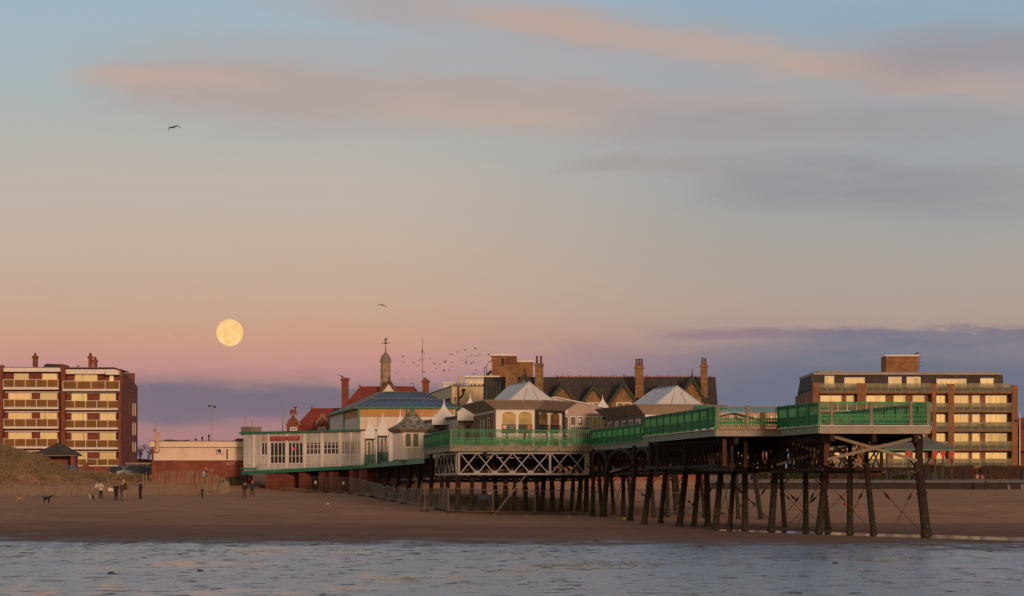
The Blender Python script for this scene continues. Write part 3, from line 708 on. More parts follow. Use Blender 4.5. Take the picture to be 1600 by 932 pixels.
# thin tie rods with turnbuckles
RODS = [((1297, 757, 151), (1361, 830, 151)), ((1356, 752, 152), (1317, 832, 153)), ((1364, 752, 151), (1440, 832, 150)), ((1434, 752, 150), (1392, 834, 151)), ((1290, 762, 153), (1226, 826, 160)),
        ((1222, 760, 160), (1285, 824, 158)), ((1218, 764, 161), (1264, 812, 164)), ((1256, 766, 164), (1218, 818, 163)), ((1281, 752, 156), (1240, 832, 158)), ((1340, 752, 153), (1291, 800, 156)),
        ((1134, 745, 165), (1210, 822, 160)), ((1207, 748, 161), (1160, 816, 163)), ((1170, 775, 163), (1125, 828, 163)), ((1168, 778, 163), (1204, 812, 162)), ((1092, 778, 175), (1062, 812, 172)),
        ((1068, 775, 172), (1098, 806, 176)), ((993, 762, 200), (1034, 802, 192)), ((1120, 752, 170), (1085, 800, 178)), ((940, 765, 215), (905, 790, 220)), ((828, 768, 226), (868, 795, 226)), ((868, 762, 226), (828, 790, 226))]
for k_ in range(len(LEGS) - 1):                        # cross ties between neighbouring legs of the middle bays
    (c0_, f0_, r0_), (c1_, f1_, r1_) = legs[k_], legs[k_ + 1]
    if 925 < LEGS[k_][2] < 1130 and (c0_ - c1_).length < 9:
        mb = MB(); mb.tube(c0_, f1_.lerp(c1_, .12), .02, .02, 5); mb.build('tie_rod', iron_dark, pier)
        if k_ % 2: mb = MB(); mb.tube(c1_ - Vector((0, 0, .1)), f0_.lerp(c0_, .12), .02, .02, 5); mb.build('tie_rod', iron_dark, pier)
for i, (a, b_) in enumerate(RODS):
    a, b_ = P(*a), P(*b_); mb = MB(); mb.tube(a, b_, .016, .016, 6); m0, m1 = a.lerp(b_, .22), a.lerp(b_, .36)
    if i < 18: mb.tube(m0, a.lerp(b_, .29), .03, .075, 8); mb.tube(a.lerp(b_, .29), m1, .075, .03, 8)
    mb.build('tie_rod', iron_red if i % 3 == 0 else iron, pier)
# brick piers carrying the landward end
for (px, Y, w_, ty, by) in ((552, 311, .62, 734, 774), (567, 309, .62, 734, 774), (430, 322, 1.5, 737, 764), (450, 321, 2.0, 737, 766), (476, 318, .9, 737, 770), (506, 315, .8, 737, 772), (522, 313.5, .8, 737, 773)):
    mb = MB(); c_ = P(px, ty, Y); mb.obox(c_, w_, w_, gz(c_.x, Y) - .4, PZ(ty, Y) - .02, math.atan2(-16, 14)); mb.build('brick_pier', red_brick, pier)
mb = MB()
mb.hexa([(-27, 329, .8), (-12.6, 313, .8), (-12.5, 313.2, .8), (-26.9, 329.2, .8), (-27, 329, 3.9), (-12.6, 313, 4.3), (-12.5, 313.2, 4.3), (-26.9, 329.2, 3.9)]); mb.build('back_boarding', dark_brick, pier)
# ---------------------------------------------------------------- buildings
def fbox(mb, fm, u0, u1, d0, d1, z0, z1):
    mb.hexa([fm(u0, d0, z0), fm(u1, d0, z0), fm(u1, d1, z0), fm(u0, d1, z0), fm(u0, d0, z1), fm(u1, d0, z1), fm(u1, d1, z1), fm(u0, d1, z1)])
def win(fm, u0, u1, z0, z1, parent, cols=1, rows=(), fw=.09, glass=None, frame=None, inset=.1, arched=False, name='window'):
    """a window set in an opening: frame mesh with its pane as a sub-part"""
    mb = MB(); d0, d1 = inset, inset + .08
    for a, b_, c_, e_ in ((u0, u0 + fw, z0, z1), (u1 - fw, u1, z0, z1), (u0 + fw, u1 - fw, z0, z0 + fw), (u0 + fw, u1 - fw, z1 - fw, z1)): fbox(mb, fm, a, b_, d0, d1, c_, e_)
    zz = sorted({z0 + fw, z1 - fw, *[z0 + (z1 - z0) * r for r in rows]})
    for i in range(1, cols):
        u = u0 + (u1 - u0) * i / cols
        fbox(mb, fm, u - fw * .4, u + fw * .4, d0 + .01, d1 - .01, z0 + fw, z1 - fw)
    for r in rows:
        zr = z0 + (z1 - z0) * r; fbox(mb, fm, u0 + fw, u1 - fw, d0 + .015, d1 - .015, zr - fw * .35, zr + fw * .35)
    if arched:
        for i in range(cols):
            a, b_ = u0 + (u1 - u0) * i / cols, u0 + (u1 - u0) * (i + 1) / cols; arch_fill(mb, fm, a, b_, z1 - fw - min((b_ - a) * .36, (z1 - z0) * .3), z1 - fw * .5, d0 + .02, d1 - .02)
    f_ = mb.build(name, frame or white_trim, parent)
    mb = MB(); fbox(mb, fm, u0 + .02, u1 - .02, d1 - .02, d1 + .02, z0 + .02, z1 - .02); mb.build('pane', glass or gold_glass, f_)
    return f_
def arch_fill(mb, fm, a, b_, zs_, zt_, d0, d1, n=8):
    """the two spandrels that turn a square head into an arch"""
    c_, r = (a + b_) / 2, (b_ - a) / 2
    pts = [(c_ + r * math.cos(math.pi * k / n), zs_ + (zt_ - zs_) * math.sin(math.pi * k / n)) for k in range(n + 1)]
    for (u, zq), (u2, z2) in zip(pts, pts[1:]):
        if min(zq, z2) >= zt_ - 1e-4: continue
        mb.hexa([fm(u2, d0, z2), fm(u, d0, zq), fm(u, d1, zq), fm(u2, d1, z2), fm(u2, d0, zt_), fm(u, d0, zt_), fm(u, d1, zt_), fm(u2, d1, zt_)])
def offset(poly, d):
    """grow a convex counter-clockwise plan outline by d"""
    n = len(poly); out = []
    for i in range(n):
        a, b_, c_ = Vector(poly[i - 1]), Vector(poly[i]), Vector(poly[(i + 1) % n])
        e1, e2 = (b_ - a).normalized(), (c_ - b_).normalized(); n1, n2 = Vector((e1.y, -e1.x)), Vector((e2.y, -e2.x))
        m_ = (n1 + n2); m_ = m_ / max(.3, m_.dot(n1)); out.append(tuple(b_ + m_ * d))
    return out
v3 = lambda poly, z_: [Vector((p[0], p[1], z_)) for p in poly]
def glow(name, c, s):
    m_ = bpy.data.materials.new(name); m_.use_nodes = True; b = m_.node_tree.nodes['Principled BSDF']
    b.inputs['Base Color'].default_value = (*c, 1); b.inputs['Emission Color'].default_value = (*c, 1); b.inputs['Emission Strength'].default_value = s
    return m_
def text(body, size, fm_loc, rotz, m_, name, parent, squash=1.0, shear=0.0, depth=.01, width=None):
    cu = bpy.data.curves.new(name, 'FONT'); cu.body = body; cu.size = size; cu.extrude = depth; cu.shear = shear; cu.align_x = 'CENTER'; cu.align_y = 'CENTER'
    to = bpy.data.objects.new(name, cu); C.objects.link(to)
    me = bpy.data.meshes.new_from_object(to.evaluated_get(bpy.context.evaluated_depsgraph_get())); bpy.data.objects.remove(to)
    co = np.array([v.co[:] for v in me.vertices]); k = squash if width is None else width / (co[:, 0].max() - co[:, 0].min())
    ca, sa = math.cos(rotz), math.sin(rotz)
    for v in me.vertices:
        x_, y_, z_ = v.co.x * k, v.co.y, v.co.z; v.co = (x_ * ca + z_ * sa, x_ * sa - z_ * ca, y_)
    me.materials.clear(); me.materials.append(m_)
    return link(name, me, parent, fm_loc)

pot_clay = mat('dark_clay_pot', (.15, .062, .042), .85, .25, 2)
# ---- flats on the left
Y = 418.0; X = lambda p: PX(p, Y); Z = lambda p: PZ(p, Y)
fl = thing('apartment_block', (X(95), Y, 4.2), 'red brick apartment block with amber glass balconies behind the dunes', 'apartment block')
FW = front(Y + 1.5)
ROWS = [(583, 606.5), (613.5, 637.5), (644.5, 668.5), (675.5, 699.5), (706, 730)]
def bays(r):
    if r == 0: return [(-60, -36, 2), (-20, -4, 2), (19, 42, 2), (63, 87, 2), (114, 150, 3), (168, 176, 1)]
    return [(-66, -28, 3), (-14, -6, 1), (10, 47, 3), (60, 87, 2), (109, 134, 2), (153.5, 179, 2)]
ops = [(X(a), X(b_), Z(y1), Z(y0)) for r, (y0, y1) in enumerate(ROWS) for a, b_, _ in bays(r)]
mb = MB(); mb.wall(FW, X(-80), X(187.5), 3.5, Z(576), .5, ops); mb.wall(side(X(189.5), -1), Y - .2, Y + 18.2, 3.5, Z(601), .4,
    [(430.0 + dy_, 432.2 + dy_, Z(yb), Z(yt)) for dy_ in (0, 2.6) for yt, yb in ((625, 647), (656, 678), (688, 705))] + [(421 + 2 * k, 421.35 + 2 * k, Z(yb), Z(yt)) for k in range(4) for yt, yb in ((617, 642), (648, 673), (679, 704))])
mb.box(X(-80), X(189.5) - .41, Y + 17.8, Y + 18.2, 3.5, Z(576)); mb.build('wall', red_brick, fl)
mb = MB(); mb.box(X(189.5) - .3, X(189.5) - .2, Y + 3, Y + 17, 4, Z(605)); mb.build('stair_glazing', dark_glass, fl)
for r, (y0, y1) in enumerate(ROWS):
    for a, b_, n_ in bays(r): win(FW, X(a), X(b_), Z(y1), Z(y0), fl, n_, fw=.12, glass=gold_glass)
for yt, yb in ((625, 647), (656, 678), (688, 705)):
    for dy_ in (0, 2.6): win(side(X(189.5), -1), 430.0 + dy_, 432.2 + dy_, Z(yb), Z(yt), fl, 1, fw=.16)
mb = MB()
for p0, p1 in ((-80, -74), (-3, 4.5), (95.5, 102)): mb = MB(); mb.box(X(p0), X(p1), Y - .35, Y + 1.49, 3.5, Z(571)); mb.build('brick_pilaster', red_brick, fl)
mb = MB(); mb.box(X(186), X(190.5) - .1, Y - .1, Y + 1.49, 3.5, Z(606)); mb.build('brick_pilaster', red_brick, fl)
mb = MB(); mb.box(X(-74), X(-3), Y + .2, Y + 1.49, Z(580.5), Z(575)); mb.box(X(5), X(95), Y + .2, Y + 1.49, Z(581), Z(575)); mb.box(X(102.5), X(180), Y + .1, Y + 1.49, Z(584.5), Z(577.5)); mb.box(X(166), X(186), Y - .6, Y + 1.6, Z(586), Z(579.5)); mb.build('roof_fascia', white, fl)
mb = MB(); mb.box(X(-80), X(176), Y + 1.2, Y + 18, Z(575), Z(573.5)); mb.build('roof', slate_blue, fl)
mb = MB(); xx = X(189.5); mb.ext([(xx, Y + 1.6, Z(601) + .004), (xx, Y + 18.2, Z(601) + .004), (xx, Y + 18.2, Z(598)), (xx, Y + 11, Z(588)), (xx, Y + 8, Z(588)), (xx, Y + 8, Z(583)), (xx, Y + 1.6, Z(581))], (-.4, 0, 0)); mb.build('parapet', red_brick, fl)
def balcony(p0, p1, yt, ys, n_, ye, parent, Yf, dep, m_gl, m_sl, m_rail, Xf, Zf, h_sl=.17):
    mb = MB(); mb.box(Xf(p0), Xf(p1), Yf, Yf + dep, Zf(ye), Zf(ys)); bl = mb.build('balcony', m_sl, parent)
    mb = MB(); x0, x1 = Xf(p0) + .05, Xf(p1) - .05
    mb.box(x0 - .04, x1 + .04, Yf + .03, Yf + .11, Zf(yt) - .06, Zf(yt)); mb.box(x0, x1, Yf + .04, Yf + .1, Zf(ys) + .03, Zf(ys) + .09)
    for i in range(n_ + 1):
        u = x0 + (x1 - x0) * i / n_; mb.box(u - .04, u + .04, Yf + .035, Yf + .105, Zf(ys), Zf(yt) - .06)
    for xx in (x0, x1): mb.box(xx - .035, xx + .035, Yf + .11, Yf + dep, Zf(yt) - .06, Zf(yt) - .002)
    mb.build('railing', m_rail, bl)
    zlo, zhi = Zf(ys) + .1, Zf(yt) - .07
    if m_gl is frost_glass:
        mb = MB(); zc_ = zlo + (zhi - zlo) * .5; mb.box(x0, x1, Yf + .06, Yf + .08, zlo, zc_ - .01); mb.build('frosted_glass', m_gl, bl)
        mb = MB(); mb.box(x0, x1, Yf + .06, Yf + .08, zc_ + .01, zhi); mb.build('clear_glass', clear_pane, bl)
    else:
        mb = MB(); mb.box(x0, x1, Yf + .06, Yf + .08, zlo, zhi); mb.build('glass_panel', m_gl, bl)
balcony(5, 91.5, 593, 606, 5, 609, fl, Y - .2, 1.69, amber_glass, white, white_trim, X, Z); balcony(98.5, 187.5, 595.5, 609, 4, 611.5, fl, Y - .5, 1.99, amber_glass, white, white_trim, X, Z)
balcony(-73, -4, 593, 606, 4, 609, fl, Y - .2, 1.69, amber_glass, white, white_trim, X, Z)
for yt in (624, 654.5, 685.5):
    balcony(5, 91, yt, yt + 13, 5, yt + 15.5, fl, Y + .1, 1.39, amber_glass, white, white_trim, X, Z); balcony(98.5, 186, yt + 2, yt + 14.5, 5, yt + 17, fl, Y + .1, 1.39, amber_glass, white, white_trim, X, Z)
    balcony(-73, -4, yt, yt + 13, 4, yt + 15.5, fl, Y + .1, 1.39, amber_glass, white, white_trim, X, Z)
balcony(118, 185, 717, 728, 4, 729.5, fl, Y + .1, 1.39, amber_glass, white, white_trim, X, Z)
mb = MB()
for yy in (611.8, 642.6, 673.2, 704): mb.box(X(5), X(91), Y + 1.2, Y + 1.49, Z(yy + 1.4), Z(yy)); mb.box(X(102), X(185), Y + 1.2, Y + 1.49, Z(yy + 2.6), Z(yy + 1.2))
mb.build('lintel_band', white_trim, fl)
def chimney(parent, p0, p1, yt, yb, Yc, m_, pots, dpt=1.0, potm=None, name='chimney', cap=.12):
    x0, x1, z0, z1 = PX(p0, Yc), PX(p1, Yc), PZ(yb, Yc), PZ(yt, Yc); mb = MB()
    mb.box(x0, x1, Yc, Yc + dpt, z0, z1 - .35); mb.box(x0 - cap, x1 + cap, Yc - cap, Yc + dpt + cap, z1 - .35, z1 - .12); mb.box(x0 - .04, x1 + .04, Yc - .04, Yc + dpt + .04, z1 - .12, z1)
    ch = mb.build(name, m_, parent)
    for (pp, ph) in pots:
        mb = MB(); mb.lathe((PX(pp, Yc), Yc + dpt * .5, z1), [(.17, 0), (.2, .1), (.16, .2), (.14, ph - .15), (.19, ph - .12), (.17, ph)], 10); mb.build('chimney_pot', potm or pot_clay, ch)
    return ch
chimney(fl, 51, 57.5, 556, 575, Y + 8, dark_brick, [(54.2, .4)]); chimney(fl, 138, 143, 556, 578, Y + 9, red_brick, [(140.5, .4)]); chimney(fl, 145.5, 150.5, 562, 578, Y + 9, red_brick, [(148, .4)])
mb = MB(); mb.ext([(X(48), Y + 8, Z(575)), (X(90), Y + 8, Z(575)), (X(86), Y + 8, Z(566)), (X(58), Y + 8, Z(565))], (0, 5, 0)); mb.build('plant_room', slate, fl)
mb = MB(); mb.box(X(118), X(186), Y - 2.2, Y - 1.9, 3.6, Z(729)); mb.box(X(134), X(141), Y - 2.4, Y - 1.7, 3.6, Z(724)); mb.build('garden_wall', red_brick, fl)

# ---- flats on the right
Y = 436.0
fr = thing('apartment_block', (X(1420), Y, 4.2), 'long tan brick apartment block with grey mansard roof behind the bare hedge', 'apartment block')
FW = front(Y + 1.4)
ALLC = [(1283, 1317, 2), (1324, 1337, 1), (1355, 1386, 2), (1398, 1417, 1), (1428, 1447, 1), (1463, 1481, 2), (1491, 1516, 2), (1521, 1534, 1), (1542, 1576, 2)]
RR = [(617, 642), (646.5, 671.5), (676.5, 701.5), (707, 732)]
ops = []
for y0, y1 in RR: ops += [(X(a), X(b_), Z(y1), Z(y0)) for a, b_, _ in ALLC]
mb = MB(); mb.wall(FW, X(1270) + .01, X(1590), 3.4, Z(608), .5, ops)
SW = side(X(1270), 1); so = [(445, 447.4, Z(yy + 12), Z(yy)) for yy in (618, 648, 678, 708)]
mb.wall(SW, Y + 1.4, Y + 27, 3.4, Z(611), .4, so); mb.box(X(1270) + .41, X(1590), Y + 26.6, Y + 27, 3.4, Z(608)); mb.box(X(1590) - .4, X(1590), Y + 1.91, Y + 26.5, 3.4, Z(608)); mb.build('wall', tan_brick, fr)
for y0, y1 in RR:
    for a, b_, n_ in ALLC: win(FW, X(a), X(b_), Z(y1), Z(y0), fr, n_, fw=.13)
for o_ in so: win(SW, *o_, fr, 1, fw=.16)
mb = MB()
for p0, p1, yt in ((1270, 1279, 598), (1339.5, 1353, 599), (1456, 1463, 600), (1481.5, 1490.5, 600), (1581, 1590, 602)): mb = MB(); mb.box(X(p0), X(p1), Y - .2, Y + 1.39, 3.4, Z(yt)); mb.build('brick_pilaster', tan_brick, fr)
# mansard storey
zb, zm, zr = Z(609), Z(585), Z(580.5)
dorm = [(1292, 1307, 1, 586.5), (1323, 1355, 3, 589), (1392, 1413, 2, 588), (1421, 1443, 2, 588), (1468, 1515, 6, 591), (1537, 1558, 2, 590)]
MW = front(Y + 3.1)
mb = MB(); mb.wall(lambda u, d, z_: Vector((u, Y + 3.1 + d + (z_ - zb) * .16, z_)), X(1271.5), X(1573), zb, zm, .4, [(X(a), X(b_), zb, Z(yt)) for a, b_, _, yt in dorm])
mb.loft([Vector((X(1271.5), Y + 3.6, zb)), Vector((X(1271.5), Y + 25, zb)), Vector((X(1276), Y + 25, zm)), Vector((X(1276), Y + 4.2, zm))], [Vector((X(1271.5) + .4, Y + 3.6, zb)), Vector((X(1271.5) + .4, Y + 25, zb)), Vector((X(1276) + .4, Y + 25, zm)), Vector((X(1276) + .4, Y + 4.2, zm))]); mb.build('mansard_slope', slate, fr)
for a, b_, n_, yt in dorm: win(MW, X(a), X(b_), zb - .3, Z(yt), fr, n_, fw=.16, inset=.0)
mb = MB(); mb.box(X(1275), X(1567), Y + 3.0, Y + 25.2, zm, zr); mb.box(X(1282), X(1322), Y + 2.9, Y + 24, zr, zr + .22); mb.build('roof', concrete, fr)
mb = MB(); mb.box(PX(1384.5, Y + 8), PX(1434.5, Y + 8), Y + 8, Y + 14, zr, PZ(557, Y + 8)); pr_ = mb.build('lift_house', tan_brick, fr)
mb = MB(); mb.box(PX(1384, Y + 8) - .1, PX(1435, Y + 8) + .1, Y + 7.8, Y + 14.2, PZ(557, Y + 8), PZ(555, Y + 8)); mb.build('coping', white_trim, pr_)
mb = MB(); q = P(1436, 556, Y + 9); mb.tube((q.x, q.y, q.z - 2.2), q, .04)
for k in range(3): mb.beam((q.x, q.y, q.z - .3 - k * .6), (q.x + .5, q.y, q.z - .25 - k * .6), .04, .04)
mb.build('aerial', black, pr_)
for p0, p1, n_ in ((1280, 1339, 5), (1353.5, 1455.5, 9), (1463.5, 1481, 2), (1491, 1580.5, 7)):
    balcony(p0, p1, 599.5, 612.5, n_, 615.5, fr, Y - .1, 1.48, frost_glass, tan_brick, concrete, X, Z)
for yt in (630, 660, 690, 717):
    for p0, p1, n_ in ((1280, 1339, 4), (1353.5, 1455.5, 7), (1463.5, 1481, 1), (1491, 1585, 7)):
        if p0 > 1460 or yt > 700: balcony(p0, p1, yt, yt + 12.5, n_, yt + 15, fr, Y - .1, 1.48, frost_glass, tan_brick, concrete, X, Z)
        else:
            balcony(p0, p1, yt, yt + 12.5, n_, yt + 15, fr, Y - .1, 1.48, frost_glass, tan_brick, white_trim, X, Z)

# ---- brown stone hotel with slate roof
Y = 420.0
ho = thing('stone_hotel', (X(940), Y, 4.0), 'long brown stone hotel with dark slate roof, pointed gables and tall chimneys', 'hotel')
zr, ze = Z(587), Z(648)
hw = [(X(a) , X(b_), Z(660), Z(632)) for a, b_ in ((918, 933), (963, 986), (868, 884), (1062, 1078))]
mb = MB(); mb.wall(front(Y), X(757), X(1122), 3.5, ze, .5, []); mb.box(X(757), X(1122), Y + 11.5, Y + 12, 3.5, ze)
for px in (757, 1120.5): mb.ext([(X(px), Y + .5, 3.5), (X(px), Y + 11.5, 3.5), (X(px), Y + 11.5, ze), (X(px), Y + 6, zr - .3), (X(px), Y + .5, ze)], (.15, 0, 0))
mb.build('wall', stone, ho)
mb = MB(); mb.ext([(X(755), Y - .5, ze - .3), (X(755), Y + 6, zr), (X(755), Y + 12.5, ze - .3), (X(755), Y + 12.3, ze - .5), (X(755), Y + 6, zr - .25), (X(755), Y - .3, ze - .5)], (X(1122.5) - X(755), 0, 0)); rf = mb.build('roof', slate, ho)
mb = MB()
for i in range(42):
    a = X(870) + (X(1118) - X(870)) * i / 42; mb.box(a, a + .36, Y + 5.85, Y + 6.15, zr - .03, zr + .12 + (.1 if i % 3 == 0 else 0))
mb.build('ridge_tiles', ridge_tile, rf)
def gable(ax, ay, hw_, by, parent, w=None, dy=-.8, depth=8.0):
    """stone gable with its own little slate roof and dark bargeboards"""
    xa, za, zb_ = X(ax), Z(ay), Z(by); x0, x1 = X(ax - hw_), X(ax + hw_); y0 = Y + dy
    mb = MB(); mb.ext([(x0 + .3, y0 + .3, 3.6), (x1 - .3, y0 + .3, 3.6), (x1 - .3, y0 + .3, zb_), (xa, y0 + .3, za - .7), (x0 + .3, y0 + .3, zb_)], (0, .5, 0)); g_ = mb.build('gable', stone, parent)
    mb = MB()
    for xe in (x0 - .25, x1 + .25):
        s_ = 1 if xe < xa else -1
        mb.ext([(xe, y0 - .1, zb_ - .5), (xa, y0 - .1, za), (xa, y0 - .1, za - .25), (xe + .2 * s_, y0 - .1, zb_ - .65)], (0, depth, 0))
    mb.build('gable_roof', slate, g_)
    mb = MB()
    for xe in (x0 - .2, x1 + .2):
        n = 6
        for k in range(n):
            f0, f1 = k / n, (k + 1) / n; a = Vector((xe + (xa - xe) * f0, y0 - .2, zb_ - .55 + (za - zb_ + .4) * f0)); c_ = Vector((xe + (xa - xe) * f1, y0 - .2, zb_ - .55 + (za - zb_ + .4) * f1))
            m_ = (a + c_) / 2; mb.ext([a, c_, c_ - Vector((0, 0, .45)), m_ - Vector((0, 0, .75)), a - Vector((0, 0, .45))], (0, .1, 0))
    mb.lathe((xa, y0 - .15, za - .1), [(.1, 0), (.12, .3), (.05, .5), (.03, 1.1)], 8)
    mb.build('bargeboard', mat_green_black, g_)
    if w:
        win(front(y0 + .3), X(w[0]), X(w[1]), Z(w[3]), Z(w[2]), g_, 2, fw=.14, inset=-.05, frame=white_trim)
        mb = MB(); mb.box(X(w[0]) - .4, X(w[1]) + .4, y0 + .05, y0 + .3, Z(w[2]) + .05, Z(w[2]) + .35); mb.build('lintel', stone, g_)
mat_green_black = mat('dark_green_bargeboard', (.035, .05, .04), .7, .25, 1.0)
gable(820, 582, 34, 628, ho); gable(879, 596, 23, 625, ho, (868, 889, 628, 652)); gable(927.5, 600, 20, 626, ho, (918, 936, 629, 652)); gable(974, 596, 24, 628, ho, (963, 986, 629, 654)); gable(1029, 600, 23, 627, ho, (1018, 1040, 629, 652))
gable(1081, 587, 28, 636, ho, (1070, 1092, 630, 655))
chimney(ho, 790, 809, 570, 640, Y - .3, stone, [(792, 1.0), (796, 1.1), (801, 1.1), (806, 1.1)], 1.4); chimney(ho, 836, 849, 568, 640, Y - .2, stone, [(839, 1.05), (845.5, 1.05)], 1.3)
chimney(ho, 992.5, 1005.5, 572, 622, Y + .5, stone, [(995, 1.0), (999, 1.05), (1003, 1.0)], 1.3); chimney(ho, 1095.5, 1105.5, 570, 622, Y + .5, stone, [(1098, 1.0), (1102.5, .95)], 1.2)
mb = MB()
for k in range(5): mb.ext([(X(757 + k * 5.4), Y - 2 + .5 * k, Z(640)), (X(762.5 + k * 5.4), Y - 2 + .5 * k, Z(640)), (X(762 + k * 5), Y - .8 + .5 * k, Z(593 + k)), (X(759.5 + k * 5), Y - .8 + .5 * k, Z(592 + k))], (0, .5, 0))
mb.build('slate_hung_gable', mat_green_black, ho)

# ---- cream flats, left of the hotel
Y = 445.0
cf = thing('cream_flats', (X(725), Y, 4.2), 'cream rendered modern flats stepping up to a glazed penthouse behind the white tent kiosks', 'flats')
mb = MB(); mb.wall(front(Y), X(706), X(772), 4, Z(604), .5, [(X(708), X(714.5), Z(629), Z(619))])
bk_ = (PX(655, 503), 503.0); SW = along(bk_, (X(706), Y)); SL = (Vector(bk_) - Vector((X(706), Y))).length
mb.wall(SW, 0, SL - .01, 4, Z(604), .4, [(4, SL - 2.0, Z(630.5), Z(621))]); mb.build('wall', cream, cf)
mb = MB(); fbox(mb, SW, 4, SL - 2.0, .1, .2, Z(630.5), Z(621)); mb.build('ribbon_window', dark_glass, cf)
mb = MB(); mb.loft(v3([bk_, (X(706), Y + .5), (X(772), Y + .5), (X(772), 503)], Z(606)), v3([bk_, (X(706), Y + .5), (X(772), Y + .5), (X(772), 503)], Z(605))); mb.build('roof', slate_blue, cf)
win(front(Y), X(708), X(714.5), Z(629), Z(619), cf, 1, fw=.16, glass=dark_glass, inset=.05)
mb = MB(); fbox(mb, SW, -.1, SL, -.12, .3, Z(604) + .003, Z(603)); mb.build('coping', black, cf); mb = MB(); mb.box(X(706), X(772), Y - .15, Y + .3, Z(604) + .006, Z(603) + .01); mb.build('coping', black, cf)
mb = MB(); mb.box(X(715), X(717.8), Y - .3, Y - .01, 4, Z(604)); mb.build('downpipe_duct', dark_brick, cf)
mb = MB(); mb.path([P(717, 623, Y - .35), P(722, 619, Y - .5), P(724.5, 615, Y - .5), P(724.5, 612, Y - .5)], .12, 8); mb.lathe(P(724.5, 612, Y - .5), [(.14, 0), (.3, .15), (.3, .3), (.1, .45)], 10); mb.build('vent_cowl', black, cf)
mb = MB(); mb.wall(front(Y + 3), X(727), X(760), Z(604), Z(590), .4, [(X(732.5), X(758), Z(601.5), Z(594.5))]); mb.box(X(727) - .01, X(727) + .38, Y + 3.4, Y + 20, Z(604), Z(590)); mb.build('penthouse_wall', white, cf)
mb = MB(); mb.box(X(726), X(781), Y + 2.2, Y + 20, Z(589.5), Z(586.5)); mb.build('penthouse_roof', white, cf)
win(front(Y + 3), X(732.5), X(758), Z(601.5), Z(594.5), cf, 4, fw=.12, glass=gold_glass, inset=.05)
mb = MB(); mb.box(X(689), X(709), Y + 14, Y + 22, Z(604), Z(595)); mb.build('stair_head', white, cf)
mb = MB(); mb.box(X(687.5), X(710), Y + 13.6, Y + 22.4, Z(595), Z(592.5)); mb.build('stair_head_roof', white_trim, cf)
mb = MB(); mb.box(X(708), X(759), Y + .5, Y + .56, Z(600.2), Z(599.6))
for k in range(14): a = X(708 + k * 3.9); mb.box(a, a + .07, Y + .5, Y + .56, Z(604), Z(600))
for k in range(4): mb.box(X(735 + k * 6), X(737.5 + k * 6), Y + 1.2, Y + 1.6, Z(604), Z(600.5))
mb.build('terrace_railing', black, cf)
mb = MB(); mb.lathe(P(719.5, 603, Y + 1.5), [(.22, 0), (.22, 1.0), (.28, 1.05), (.28, 1.5), (.1, 1.55)], 10); mb.build('chimney_pot', cream, cf)
# ---- tall brick block behind the hotel
Y = 470.0
tb = thing('brick_tower_block', (X(800), Y, 4.2), 'tan brick tower block with white roof edge rising behind the hotel chimneys', 'tower block')
mb = MB(); mb.wall(front(Y), X(769), X(806), 4, Z(556.5), .4, [(X(783), X(788), Z(572), Z(560))]); mb.box(X(769), X(769.3), Y + .41, Y + 12, 4, Z(556.5)); mb.box(X(806.5), X(833), Y + 2, Y + 12, 4, Z(565.5)); mb.box(X(805.5), X(806), Y + .41, Y + 12, 4, Z(556.5)); mb.build('wall', tan_brick, tb)
mb = MB(); mb.box(X(768), X(807), Y - .3, Y + 12, Z(556.5), Z(553.5)); mb.box(X(807.2), X(834), Y + 1.7, Y + 12, Z(565.5), Z(562.8)); mb.build('roof_edge', white, tb)
win(front(Y), X(783), X(788), Z(572), Z(560), tb, 3, fw=.14, frame=black, glass=dark_glass)
mb = MB(); mb.box(X(765.5), X(768), Y + .5, Y + 1.5, Z(590), Z(556)); mb.build('service_duct', white_worn, tb)
mb = MB(); mb.beam(P(760, 588, Y - .3), P(768, 580, Y - .3), .5, .5); mb.build('escape_stair', black, tb)
for px in (757, 760.5):
    mb = MB(); mb.tube(P(px, 588, Y - 6), P(px, 574, Y - 6), .05); mb.build('aerial', black, tb)

# ---- pier entrance building: red tiles, clock-less turret, dutch gables
Y = 362.0
en = thing('pier_entrance_building', (X(590), Y, 3.0), 'red tiled entrance building with lead domed turret and weathervane', 'entrance building')
mb = MB(); mb.box(X(530), X(672), Y, Y + 10, 3, Z(640)); mb.box(X(452), X(529.5), Y + 2, Y + 10, 3, Z(671)); mb.build('wall', red_brick, en)
mb = MB(); r0, r1 = (X(559), Y + 5, Z(602.5)), (X(646), Y + 5, Z(603.5)); e = [(X(526), Y - .5, Z(648)), (X(680), Y - .5, Z(648)), (X(680), Y + 10.5, Z(648)), (X(526), Y + 10.5, Z(648))]
mb.add([*e, r0, r1], [(0, 1, 5, 4), (1, 2, 5), (2, 3, 4, 5), (3, 0, 4), (3, 2, 1, 0)]); mb.build('roof', red_tile, en)
mb = MB(); mb.add([(X(448), Y + 1.3, Z(679)), (X(534), Y + 1.3, Z(679)), (X(534), Y + 10.5, Z(679)), (X(448), Y + 10.5, Z(679)), (X(482), Y + 6, Z(637)), (X(534), Y + 6, Z(637))], [(0, 1, 5, 4), (1, 2, 5), (2, 3, 4, 5), (3, 0, 4), (3, 2, 1, 0)])
mb.lathe((X(482), Y + 6, Z(637.5)), [(.12, 0), (.12, .2), (.05, .25), (.05, .3)], 8); mb.box(X(482), X(534), Y + 5.88, Y + 6.12, Z(637.3), Z(636.2)); mb.build('roof', red_tile, en)
mb = MB(); mb.box(X(559), X(646), Y + 4.85, Y + 5.15, Z(603.3), Z(602)); mb.lathe((X(559), Y + 5, Z(602.5)), [(.13, 0), (.13, .15), (.05, .2), (.05, .3)], 8); mb.build('ridge_tiles', red_tile, en)
